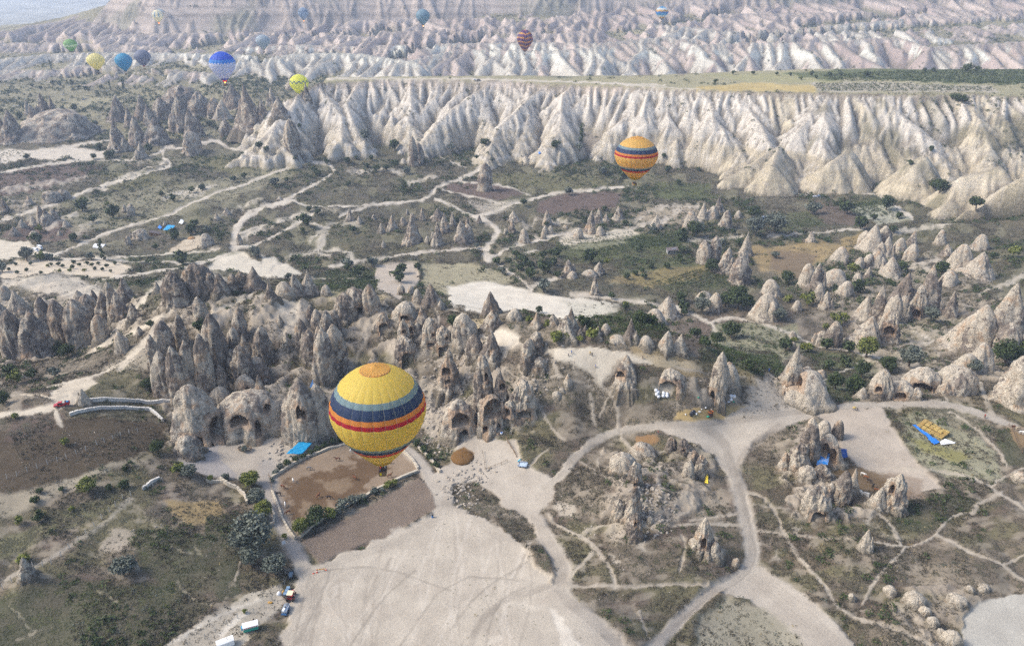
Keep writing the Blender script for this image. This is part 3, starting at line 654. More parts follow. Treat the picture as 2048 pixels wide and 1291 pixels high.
def samp(A, px, py):
    x = np.clip(px - MX0, 0, MW - 1.01); y = np.clip(py - MY0, 0, MH - 1.01)
    ix = x.astype(int); iy = y.astype(int); fx = x - ix; fy = y - iy
    if A.ndim == 3: fx = fx[..., None]; fy = fy[..., None]
    return A[iy, ix] * (1 - fx) * (1 - fy) + A[iy, ix + 1] * fx * (1 - fy) + A[iy + 1, ix] * (1 - fx) * fy + A[iy + 1, ix + 1] * fx * fy

def canlow(px, py):
    return np.clip(samp(canF, px, py) * 1.6 - 0.2, 0, 1)

def ground(X, Y, full=False):
    z, c = H0(X, Y)
    px, py, dep = proj(X, Y, z)
    rel = samp(canF, px, py)
    soil = (c == 0) | (c == 7)
    far = np.clip((np.asarray(Y) - 120) / 500, 0, 1)
    n = fbm(X / 26.0, Y / 26.0, 4, 91)
    n = np.abs(n) * 1.6 - 0.35
    fine = fbm(X / 6.0, Y / 6.0, 3, 12)
    dz = np.where(soil, rel * (n * (2.1 + 1.9 * far) + fine * 0.45), fbm(X / 14.0, Y / 14.0, 3, 13) * 1.1)
    plain = np.asarray(Y) > 2700
    dz = np.where(plain, 0, dz)
    rk = samp(canR, px, py) * soil * (canlow(px, py))
    rn = 1 - np.abs(fbm(X / 9.0 + 3, Y / 9.0, 4, 61)) * 2.4
    dz = dz + rk * (rn * 2.4 - 0.7)
    z = z + dz
    if full: return z, c, px, py
    return z

def gz(x, y):
    return float(ground(np.array([x]), np.array([y]))[0])

_T = np.linspace(0, 1, 260)
def hit(px, py):
    """where the line of sight through a photo point meets the ground"""
    u = px - 1024.0; v = py - 645.5
    s = F * SP + v * CP
    zs = 60.0 + (-70.0 - 60.0) * _T
    t = (CZ - zs) / s
    X = u * t; Y = (F * CP - v * SP) * t
    g = ground(X, Y)
    k = np.argmax(g >= zs)
    if not (g >= zs).any(): k = len(zs) - 1
    k = max(k, 1)
    a, b = zs[k - 1], zs[k]
    ga, gb = g[k - 1] - a, g[k] - b
    f = 0.5 if gb == ga else float(np.clip(-ga / (gb - ga), 0, 1))
    z = a + (b - a) * f
    t = (CZ - z) / s
    X = u * t; Y = (F * CP - v * SP) * t
    return float(X), float(Y), gz(X, Y)

def scale_at(x, y, z):
    return F / (y * CP + (CZ - z) * SP)      # photo px per metre

# ------------------------------------------------------------------ materials
def new_mat(name):
    m = bpy.data.materials.new(name); m.use_nodes = True
    n = m.node_tree; n.nodes.clear()
    o = n.nodes.new("ShaderNodeOutputMaterial"); b = n.nodes.new("ShaderNodeBsdfPrincipled")
    b.inputs["Roughness"].default_value = 0.9
    b.inputs["Specular IOR Level"].default_value = 0.15
    n.links.new(b.outputs[0], o.inputs[0])
    return m, n, b

def N(n, t, **kw):
    x = n.nodes.new(t)
    for k, v in kw.items():
        if k.startswith('i_'): x.inputs[int(k[2:])].default_value = v
        else: setattr(x, k, v)
    return x

def noise(n, vec, scale, detail=4, rough=0.55):
    x = n.nodes.new("ShaderNodeTexNoise"); x.inputs["Scale"].default_value = scale
    x.inputs["Detail"].default_value = detail; x.inputs["Roughness"].default_value = rough
    n.links.new(vec, x.inputs["Vector"]); return x.outputs[0]

def ramp(n, fac, a, b, ca=(0, 0, 0, 1), cb=(1, 1, 1, 1)):
    r = n.nodes.new("ShaderNodeValToRGB"); r.color_ramp.elements[0].position = a; r.color_ramp.elements[1].position = b
    r.color_ramp.elements[0].color = ca; r.color_ramp.elements[1].color = cb
    n.links.new(fac, r.inputs[0]); return r.outputs[0]

def mixc(n, fac, a, b, mode='MIX'):
    x = n.nodes.new("ShaderNodeMix"); x.data_type = 'RGBA'; x.blend_type = mode
    for s, v in ((0, fac), (6, a), (7, b)):
        if isinstance(v, bpy.types.NodeSocket): n.links.new(v, x.inputs[s])
        elif s == 0: x.inputs[s].default_value = v
        else: x.inputs[s].default_value = (*v, 1) if len(v) == 3 else v
    return x.outputs[2]

def mth(n, op, a, b=None):
    x = n.nodes.new("ShaderNodeMath"); x.operation = op
    for s, v in ((0, a), (1, b)):
        if v is None: continue
        if isinstance(v, bpy.types.NodeSocket): n.links.new(v, x.inputs[s])
        else: x.inputs[s].default_value = v
    return x.outputs[0]

_a = unproj(640, 1128, 0); _b = unproj(872, 1018, 0)
FUR = -math.atan2(float(_b[1] - _a[1]), float(_b[0] - _a[0]))
def ground_mat():
    m, n, b = new_mat("ground")
    geo = N(n, "ShaderNodeNewGeometry"); pos = geo.outputs["Position"]
    ca = N(n, "ShaderNodeAttribute", attribute_name="cover"); cm = N(n, "ShaderNodeAttribute", attribute_name="mix")
    sep = n.nodes.new("ShaderNodeSeparateColor"); n.links.new(cm.outputs[0], sep.inputs[0])
    den, plo, rock = sep.outputs[0], sep.outputs[1], sep.outputs[2]
    # clumps of low scrub
    n1 = noise(n, pos, 0.35, 6, 0.65); n2 = noise(n, pos, 1.6, 4, 0.6); n3 = noise(n, pos, 0.06, 4, 0.6)
    s = mth(n, 'ADD', mth(n, 'MULTIPLY', n1, 0.55), mth(n, 'MULTIPLY', n2, 0.45))
    th = mth(n, 'SUBTRACT', 0.68, mth(n, 'MULTIPLY', den, 0.30))
    cl = mth(n, 'MULTIPLY', mth(n, 'SUBTRACT', s, th), 14.0)
    clamp = n.nodes.new("ShaderNodeClamp"); n.links.new(cl, clamp.inputs[0]); cl = clamp.outputs[0]
    cl = mth(n, 'MULTIPLY', cl, 0.85)
    veg = mixc(n, ramp(n, n3, 0.42, 0.6), (0.045, 0.052, 0.027), (0.07, 0.058, 0.042))
    veg = mixc(n, ramp(n, n2, 0.35, 0.75), veg, (0.11, 0.10, 0.07))
    # stones and dust
    dust = mixc(n, ramp(n, noise(n, pos, 2.6, 3, 0.7), 0.3, 0.75), (0.80, 0.80, 0.80), (1.16, 1.15, 1.14))
    patch = mixc(n, ramp(n, noise(n, pos, 0.12, 5, 0.6), 0.35, 0.68), (0.88, 0.87, 0.86), (1.10, 1.10, 1.09))
    base_c = mixc(n, 1.0, mixc(n, 1.0, ca.outputs[0], dust, 'MULTIPLY'), patch, 'MULTIPLY')
    # furrows run along the ploughed field
    mp = N(n, "ShaderNodeMapping"); mp.inputs["Rotation"].default_value = (0, 0, FUR); n.links.new(pos, mp.inputs[0])
    wv = N(n, "ShaderNodeTexWave", wave_type='BANDS', bands_direction='Y'); wv.inputs["Scale"].default_value = 0.62; wv.inputs["Distortion"].default_value = 3.0; wv.inputs["Detail"].default_value = 3; wv.inputs["Detail Scale"].default_value = 1.5
    n.links.new(mp.outputs[0], wv.inputs[0])
    fur = mixc(n, wv.outputs[1], (0.86, 0.85, 0.84), (1.14, 1.14, 1.14))
    base_c = mixc(n, plo, base_c, mixc(n, 1.0, base_c, fur, 'MULTIPLY'))
    soil = mixc(n, cl, base_c, veg)
    # tuff
    sx = n.nodes.new("ShaderNodeSeparateXYZ"); n.links.new(pos, sx.inputs[0])
    cmb = n.nodes.new("ShaderNodeCombineXYZ"); n.links.new(mth(n, 'MULTIPLY', sx.outputs[2], 0.55), cmb.inputs[2])
    n.links.new(mth(n, 'MULTIPLY', sx.outputs[0], 0.01), cmb.inputs[0])
    st = mixc(n, ramp(n, noise(n, cmb.outputs[0], 1.0, 3, 0.6), 0.38, 0.6), (0.93, 0.92, 0.90), (1.03, 1.03, 1.03))
    lich = ramp(n, noise(n, pos, 0.075, 7, 0.7), 0.55, 0.66)
    rk = mixc(n, mth(n, 'MULTIPLY', lich, 0.55), ca.outputs[0], (0.27, 0.245, 0.22))
    rk = mixc(n, 1.0, mixc(n, 1.0, rk, st, 'MULTIPLY'), mixc(n, noise(n, pos, 0.5, 4), (0.8, 0.8, 0.8), (1.15, 1.15, 1.15)), 'MULTIPLY')
    # loose soil and bushes hold only where the tuff is not steep
    nx = n.nodes.new("ShaderNodeSeparateXYZ"); n.links.new(geo.outputs["Normal"], nx.inputs[0])
    flat = ramp(n, mth(n, 'ADD', nx.outputs[2], mth(n, 'MULTIPLY', mth(n, 'SUBTRACT', n1, 0.5), 0.5)), 0.80, 0.93)
    rk = mixc(n, mth(n, 'MULTIPLY', flat, 0.55), rk, (0.20, 0.175, 0.14))
    col = mixc(n, rock, soil, rk)
    n.links.new(col, b.inputs["Base Color"])
    bp = N(n, "ShaderNodeBump"); bp.inputs["Strength"].default_value = 0.7; bp.inputs["Distance"].default_value = 0.5
    hgt = mth(n, 'ADD', mth(n, 'ADD', mth(n, 'MULTIPLY', cl, 0.9), mth(n, 'MULTIPLY', n2, 0.35)), mth(n, 'MULTIPLY', mth(n, 'MULTIPLY', wv.outputs[1], plo), 0.5))
    n.links.new(hgt, bp.inputs["Height"]); n.links.new(bp.outputs[0], b.inputs["Normal"])
    return m

# ------------------------------------------------------------------ terrain mesh
def mesh_np(name, V, Q, smooth=True):
    me = bpy.data.meshes.new(name)
    V = np.asarray(V, np.float32); Q = np.asarray(Q, np.int32)
    k = Q.shape[1]
    me.vertices.add(len(V)); me.vertices.foreach_set("co", V.ravel())
    me.loops.add(Q.size); me.loops.foreach_set("vertex_index", Q.ravel())
    me.polygons.add(len(Q)); me.polygons.foreach_set("loop_start", np.arange(0, Q.size, k, dtype=np.int32))
    me.polygons.foreach_set("use_smooth", np.full(len(Q), smooth, bool))
    me.update(calc_edges=True)
    return me

ROCKCOL = np.array([[0, 0, 0], [0.50, 0.465, 0.41], [0.46, 0.415, 0.335], [0.44, 0.42, 0.37], [0.42, 0.355, 0.315], [0.33, 0.27, 0.245],
                    [0.27, 0.235, 0.19], [0.3, 0.27, 0.18], [0.34, 0.29, 0.25]])

def make_terrain():
    # rows follow how much of the view each distance takes up
    Ys = np.geomspace(95, 9500, 3000)
    acc = np.zeros(2999)
    for u in np.linspace(-0.6, 0.6, 25):
        z, _ = H0(Ys * u, Ys)
        _, py, _ = proj(Ys * u, Ys, z)
        acc += np.abs(np.diff(py)) + 0.02
    _, pf, _ = proj(Ys * 0, Ys, Ys * 0)
    acc = acc / 25 + 0.35 * np.abs(np.diff(pf))
    cdf = np.concatenate([[0], np.cumsum(acc)]); cdf /= cdf[-1]
    NR, NC = 980, 900
    yr = np.interp(np.linspace(0, 1, NR), cdf, Ys)
    _, pyr, _ = proj(yr * 0, yr, yr * 0 - 20)
    v = np.clip(pyr, -200, 1450) - 645.5
    um = 1.07 * 1024.0 / (F * CP - v * SP)
    s = np.linspace(-1, 1, NC - 40)
    ext = 1 + np.geomspace(0.02, 1.3, 20)
    s = np.concatenate([-ext[::-1], s, ext])
    X = s[None, :] * um[:, None] * yr[:, None]; Y = np.repeat(yr[:, None], NC, 1)
    z = np.empty_like(X); c = np.empty(X.shape, int); px = np.empty_like(X); py = np.empty_like(X)
    for i in range(0, NR, 140):
        z[i:i + 140], c[i:i + 140], px[i:i + 140], py[i:i + 140] = ground(X[i:i + 140], Y[i:i + 140], True)
    V = np.stack([X, Y, z], -1).reshape(-1, 3)
    idx = np.arange(NR * NC).reshape(NR, NC)
    Q = np.stack([idx[:-1, :-1], idx[:-1, 1:], idx[1:, 1:], idx[1:, :-1]], -1).reshape(-1, 4)
    me = mesh_np("ground", V, Q)
    px2 = px + 3 * fbm(X / 7.0, Y / 7.0, 2, 4); py2 = py + 2 * fbm(X / 7.0 + 9, Y / 7.0, 2, 6)
    col = samp(canC, px, py); den = samp(canD, px, py); plo = samp(canP, px, py)
    rk = samp(canR, px, py) * canlow(px, py)
    rn = 1 - np.abs(fbm(X / 9.0 + 3, Y / 9.0, 4, 61)) * 2.4
    rp = np.clip((rn - 0.25) * 3 + fbm(X / 5.0, Y / 5.0, 3, 62), 0, 1) * rk
    pc_ = np.array([0.33, 0.29, 0.235]) * (1 + 0.3 * fbm(X / 12.0, Y / 12.0, 2, 63))[..., None]
    col = col + (pc_ - col) * (rp * 0.85)[..., None]
    den = den * (1 - 0.75 * rp)
    isr = ((c >= 1) & (c <= 6)) | (c == 8)
    rc = ROCKCOL[c].copy()
    n = fbm(X / 80.0, Y / 80.0, 3, 40)[..., None]
    pinkish = np.clip((z - 4) / 10, 0, 1) * ((c == 1) & (X < 130))
    rc = rc + (np.array([0.47, 0.39, 0.33]) - rc) * (pinkish * 0.7)[..., None]
    # pale band under the rims of the far scarps, greenish white
    band = np.clip(1 - np.abs(z + 14 + 6 * n[..., 0]) / 9, 0, 1) * ((c == 3) & (Y > 1100))
    rc = rc + (np.array([0.60, 0.61, 0.54]) - rc) * (band * 0.8)[..., None]
    # yellow and pale strata of the cliff foot
    lay = (c == 2) * np.clip(vn(z * 0.6, z * 0 + 2.0, 3) * 1.6 - 0.5, 0, 1)
    rc = rc + (np.array([0.50, 0.43, 0.28]) - rc) * (lay * 0.5)[..., None]
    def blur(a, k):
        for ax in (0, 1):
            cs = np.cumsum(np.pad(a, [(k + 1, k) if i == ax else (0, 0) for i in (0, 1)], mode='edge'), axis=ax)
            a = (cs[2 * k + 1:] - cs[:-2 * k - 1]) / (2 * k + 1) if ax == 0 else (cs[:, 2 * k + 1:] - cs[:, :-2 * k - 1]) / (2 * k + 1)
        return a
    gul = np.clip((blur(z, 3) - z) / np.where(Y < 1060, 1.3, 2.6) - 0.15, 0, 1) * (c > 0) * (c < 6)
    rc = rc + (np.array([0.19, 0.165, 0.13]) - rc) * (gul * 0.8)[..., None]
    foot_ = np.clip((-20 - z) / 6, 0, 1) * ((c == 1) | (c == 2)) * np.clip(vn(z * 0.45 + 0.02 * X, z * 0 + 3, 5) * 2 - .3, 0, 1)
    rc = rc + (np.array([0.36, 0.315, 0.23]) - rc) * (foot_ * 0.85)[..., None]
    vg = np.clip(fbm(X / 22.0, Y / 22.0, 4, 71) * 3 - 0.1 + np.clip((X - 430) / 200, -1, .6), 0, 1) * ((c == 1) | (c == 2)) * (X > 300) * (Y < 1000)
    rc = rc + (np.array([0.14, 0.13, 0.082]) - rc) * (vg * 0.75)[..., None]
    st = (c == 8) * vn(z * 0.28 + X * 0.002, z * 0, 9)
    rc = rc * (0.60 + 0.75 * st[..., None] * (c == 8)[..., None] + 0.40 * (c != 8)[..., None])
    gv = np.clip(fbm(X / 90.0, Y / 90.0, 4, 44) * 3, 0, 1) * (c == 8)
    rc = rc + (np.array([0.13, 0.14, 0.09]) - rc) * (gv * 0.6)[..., None]
    rc = rc * (1 + 0.10 * n)
    plain = (Y > 2700)
    col = np.where(isr[..., None], rc, col)
    farsoil = ((Y > 1010) & ~isr & ~plain & (c == 0))[..., None]
    col = np.where(farsoil, (np.array([0.20, 0.182, 0.115]) * (1 + 0.6 * n)) + 0 * col, col)
    pc = np.array([0.30, 0.31, 0.30]) * (1 + 0.5 * (vn(X / 60.0, Y / 120.0, 8) - 0.5))[..., None]
    col = np.where(plain[..., None], pc, col)
    den = np.where(plain, 0.1, np.where(farsoil[..., 0], 0.5, den))
    A = me.color_attributes.new("cover", 'FLOAT_COLOR', 'POINT')
    A.data.foreach_set("color", np.concatenate([np.clip(col, 0.01, 0.8), np.ones(col.shape[:2] + (1,))], -1).astype(np.float32).ravel())
    B = me.color_attributes.new("mix", 'FLOAT_COLOR', 'POINT')
    B.data.foreach_set("color", np.stack([den, plo, isr * 1.0, np.ones_like(den)], -1).astype(np.float32).ravel())
    me.materials.append(ground_mat())
    o = bpy.data.objects.new("ground", me); o["kind"] = "structure"
    COL.objects.link(o)
    return o
terrain = make_terrain()
# ------------------------------------------------------------------ object helpers
def tag(o, label=None, cat=None, group=None, kind=None):
    if label: o["label"] = label
    if cat: o["category"] = cat
    if group: o["group"] = group
    if kind: o["kind"] = kind
    return o

def add(name, me, parent=None, mats=(), loc=(0, 0, 0), rot=(0, 0, 0), sc=(1, 1, 1)):
    o = bpy.data.objects.new(name, me)
    o.location = loc; o.rotation_euler = rot; o.scale = sc
    if me is not None and mats and not me.materials:
        for m in mats: me.materials.append(m)
    if parent: o.parent = parent
    COL.objects.link(o)
    return o

def empty(name, loc, rz=0.0):
    o = bpy.data.objects.new(name, None); o.location = loc; o.rotation_euler = (0, 0, rz); o.empty_display_size = 0.5
    COL.objects.link(o); return o

class MB:
    """collects simple solids into one mesh"""
    def __init__(s): s.v = []; s.f = []; s.m = []; s.cur = 0
    def push(s, V, Fs):
        k = len(s.v); s.v += [tuple(p) for p in V]
        for f in Fs: s.f.append([i + k for i in f]); s.m.append(s.cur)
        return s
    def box(s, c, d, rz=0.0, taper=1.0, M=None):
        x, y, z = d[0] / 2, d[1] / 2, d[2] / 2
        V = []
        for sz in (-1, 1):
            t = 1.0 if sz < 0 else taper
            for a, b in ((-1, -1), (1, -1), (1, 1), (-1, 1)): V.append(Vector((a * x * t, b * y * t, sz * z)))
        R_ = M if M is not None else Matrix.Rotation(rz, 3, 'Z')
        V = [R_ @ p + Vector(c) for p in V]
        return s.push(V, [(3, 2, 1, 0), (4, 5, 6, 7), (0, 1, 5, 4), (1, 2, 6, 5), (2, 3, 7, 6), (3, 0, 4, 7)])
    def tube(s, a, b, ra, rb=None, n=8):
        rb = ra if rb is None else rb
        a = Vector(a); b = Vector(b); d = (b - a).normalized()
        u = d.orthogonal().normalized(); w = d.cross(u)
        V = [a + (u * math.cos(i * 2 * math.pi / n) + w * math.sin(i * 2 * math.pi / n)) * ra for i in range(n)]
        V += [b + (u * math.cos(i * 2 * math.pi / n) + w * math.sin(i * 2 * math.pi / n)) * rb for i in range(n)]
        Fs = [(i, (i + 1) % n, n + (i + 1) % n, n + i) for i in range(n)] + [tuple(range(n - 1, -1, -1)), tuple(range(n, 2 * n))]
        return s.push(V, Fs)
    def ball(s, c, r, n=8, k=5):
        r = (r, r, r) if isinstance(r, (int, float)) else r
        V = [(c[0], c[1], c[2] + r[2])]
        for j in range(1, k):
            t = math.pi * j / k
            for i in range(n):
                p = 2 * math.pi * i / n
                V.append((c[0] + r[0] * math.sin(t) * math.cos(p), c[1] + r[1] * math.sin(t) * math.sin(p), c[2] + r[2] * math.cos(t)))
        V.append((c[0], c[1], c[2] - r[2]))
        Fs = [(0, 1 + i, 1 + (i + 1) % n) for i in range(n)]
        for j in range(k - 2):
            for i in range(n):
                a = 1 + j * n + i; b = 1 + j * n + (i + 1) % n
                Fs.append((a, a + n, b + n, b))
        L = len(V) - 1; o = 1 + (k - 2) * n
        Fs += [(o + i, L, o + (i + 1) % n) for i in range(n)]
        return s.push(V, Fs)
    def prism(s, outline, y0, y1):
        """outline in xz, extruded along y"""
        n = len(outline)
        V = [(x, y0, z) for x, z in outline] + [(x, y1, z) for x, z in outline]
        return s.push(V, [tuple(range(n)), tuple(range(2 * n - 1, n - 1, -1))] + [(i, n + i, n + (i + 1) % n, (i + 1) % n) for i in range(n)])
    def mesh(s, name, mats=(), smooth=False):
        me = bpy.data.meshes.new(name); me.from_pydata(s.v, [], s.f)
        for m in mats: me.materials.append(m)
        if len(mats) > 1: me.polygons.foreach_set("material_index", s.m)
        if smooth: me.polygons.foreach_set("use_smooth", [True] * len(s.f))
        bm = bmesh.new(); bm.from_mesh(me); bmesh.ops.recalc_face_normals(bm, faces=bm.faces); bm.to_mesh(me); bm.free()
        return me

MATS = {}
def flat(name, c, rough=0.8, var=0.15, scale=3.0, metal=0.0, spec=0.25, emit=0.0, dirt=None):
    if name in MATS: return MATS[name]
    m, n, b = new_mat(name)
    tc = N(n, "ShaderNodeTexCoord")
    f = noise(n, tc.outputs["Object"], scale, 4, 0.6)
    lo = tuple(x * (1 - var) for x in c); hi = tuple(min(x * (1 + var), 1) for x in c)
    col = mixc(n, f, lo, hi)
    if dirt:
        col = mixc(n, mth(n, 'MULTIPLY', ramp(n, noise(n, tc.outputs["Object"], scale * 0.6, 5, 0.7), 0.45, 0.7), 0.6), col, dirt)
    n.links.new(col, b.inputs["Base Color"])
    b.inputs["Roughness"].default_value = rough; b.inputs["Metallic"].default_value = metal
    b.inputs["Specular IOR Level"].default_value = spec
    if emit:
        b.inputs["Emission Color"].default_value = (*c, 1); b.inputs["Emission Strength"].default_value = emit
    MATS[name] = m
    return m

# ------------------------------------------------------------------ fairy chimneys
def rock_mat():
    m, n, b = new_mat("tuff")
    tc = N(n, "ShaderNodeTexCoord"); oi = N(n, "ShaderNodeObjectInfo")
    tone = N(n, "ShaderNodeAttribute", attribute_type='OBJECT', attribute_name="tone")
    cut = N(n, "ShaderNodeAttribute", attribute_name="cut")
    off = n.nodes.new("ShaderNodeVectorMath"); off.operation = 'ADD'
    cx = n.nodes.new("ShaderNodeCombineXYZ")
    for k in range(3): n.links.new(mth(n, 'MULTIPLY', oi.outputs["Random"], 90.0 + 31 * k), cx.inputs[k])
    n.links.new(tc.outputs["Object"], off.inputs[0]); n.links.new(cx.outputs[0], off.inputs[1])
    p = off.outputs[0]
    big = noise(n, p, 0.11, 4, 0.55); mid = noise(n, p, 0.55, 5, 0.6); fine = noise(n, p, 2.2, 4, 0.65)
    # dark weathered skin that breaks up into pale and tawny patches; tone 0 = dark, 1 = bare pale tuff
    f = mth(n, 'ADD', mth(n, 'ADD', mth(n, 'MULTIPLY', big, 1.0), mth(n, 'MULTIPLY', mid, 0.5)), mth(n, 'MULTIPLY', tone.outputs["Fac"], 0.42))
    f = ramp(n, f, 0.86, 0.93)
    grey = mixc(n, ramp(n, mid, 0.35, 0.7), (0.145, 0.123, 0.106), (0.235, 0.205, 0.177))
    pale = mixc(n, ramp(n, fine, 0.3, 0.7), (0.33, 0.29, 0.235), (0.46, 0.42, 0.35))
    col = mixc(n, f, grey, pale)
    tan = ramp(n, noise(n, p, 0.22, 4, 0.6), 0.55, 0.66)
    col = mixc(n, mth(n, 'MULTIPLY', tan, 0.6), col, (0.32, 0.205, 0.12))
    # beds of the tuff
    sx = n.nodes.new("ShaderNodeSeparateXYZ"); n.links.new(tc.outputs["Object"], sx.inputs[0])
    cm = n.nodes.new("ShaderNodeCombineXYZ"); n.links.new(mth(n, 'MULTIPLY', sx.outputs[2], 0.5), cm.inputs[2]); n.links.new(mth(n, 'MULTIPLY', sx.outputs[0], 0.03), cm.inputs[0])
    col = mixc(n, 1.0, col, mixc(n, noise(n, cm.outputs[0], 1.0, 3), (0.86, 0.85, 0.84), (1.12, 1.12, 1.12)), 'MULTIPLY')
    col = mixc(n, 1.0, col, mixc(n, fine, (0.80, 0.80, 0.80), (1.18, 1.18, 1.17)), 'MULTIPLY')
    sv = n.nodes.new("ShaderNodeMapping"); sv.inputs["Scale"].default_value = (1.0, 1.0, 0.10); n.links.new(p, sv.inputs[0])
    stk = noise(n, sv.outputs[0], 1.1, 5, 0.65)
    col = mixc(n, 1.0, col, mixc(n, ramp(n, stk, 0.30, 0.55), (0.72, 0.70, 0.68), (1.06, 1.06, 1.06)), 'MULTIPLY')
    rough_ = mth(n, 'SUBTRACT', 1.0, mth(n, 'MULTIPLY', tone.outputs["Fac"], 1.15))
    crk_ = n.nodes.new("ShaderNodeTexVoronoi"); crk_.feature = 'DISTANCE_TO_EDGE'; crk_.inputs["Scale"].default_value = 0.28
    sv2 = n.nodes.new("ShaderNodeMapping"); sv2.inputs["Scale"].default_value = (1.0, 1.0, 0.45); n.links.new(p, sv2.inputs[0])
    vm = n.nodes.new("ShaderNodeVectorMath"); vm.operation = 'ADD'; n.links.new(sv2.outputs[0], vm.inputs[0])
    nv_ = n.nodes.new("ShaderNodeTexNoise"); nv_.inputs["Scale"].default_value = 0.5; n.links.new(p, nv_.inputs["Vector"])
    vs = n.nodes.new("ShaderNodeVectorMath"); vs.operation = 'SCALE'; vs.inputs["Scale"].default_value = 3.0; n.links.new(nv_.outputs["Color"], vs.inputs[0]); n.links.new(vs.outputs[0], vm.inputs[1])
    n.links.new(vm.outputs[0], crk_.inputs["Vector"])
    ck = ramp(n, crk_.outputs["Distance"], 0.0, 0.045)
    col = mixc(n, rough_, col, mixc(n, 1.0, col, mixc(n, ck, (0.60, 0.58, 0.56), (1, 1, 1)), 'MULTIPLY'))
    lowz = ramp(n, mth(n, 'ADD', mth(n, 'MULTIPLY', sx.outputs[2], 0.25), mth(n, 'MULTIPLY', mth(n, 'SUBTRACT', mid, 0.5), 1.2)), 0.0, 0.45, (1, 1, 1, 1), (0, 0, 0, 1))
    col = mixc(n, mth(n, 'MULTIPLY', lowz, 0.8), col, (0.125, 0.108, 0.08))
    # freshly cut faces and cave rooms
    col = mixc(n, cut.outputs["Fac"], col, mixc(n, mid, (0.26, 0.17, 0.11), (0.38, 0.27, 0.18)))
    n.links.new(col, b.inputs["Base Color"])
    bp = N(n, "ShaderNodeBump"); bp.inputs["Strength"].default_value = 0.7; bp.inputs["Distance"].default_value = 0.5
    n.links.new(mth(n, 'ADD', mth(n, 'ADD', mth(n, 'ADD', fine, mid), mth(n, 'MULTIPLY', stk, 1.2)), mth(n, 'MULTIPLY', ck, 0.8)), bp.inputs["Height"]); n.links.new(bp.outputs[0], b.inputs["Normal"])
    return m
TUFF = rock_mat()

PROF = {
    'c': lambda t: (1 - t) ** 0.80,                                       # cone
    'p': lambda t: (1 - t) ** 1.15 * 0.92 + 0.08 * np.sqrt(np.maximum(1 - t, 0)),   # concave peak
    'f': lambda t: np.where(t < .3, 0.93 + 0.23 * t, (1 - np.clip((t - .3) / .7, 0, 1) ** 2.1) ** 0.75),  # finger
    'd': lambda t: 0.6 * np.sqrt(np.maximum(1 - t ** 2.0, 0)) + 0.4 * (1 - t) ** 0.7,                  # dome
    'b': lambda t: (1 - np.clip(t, 0, 1) ** 4.5) ** 0.8 * (1 - 0.22 * t),  # block
}

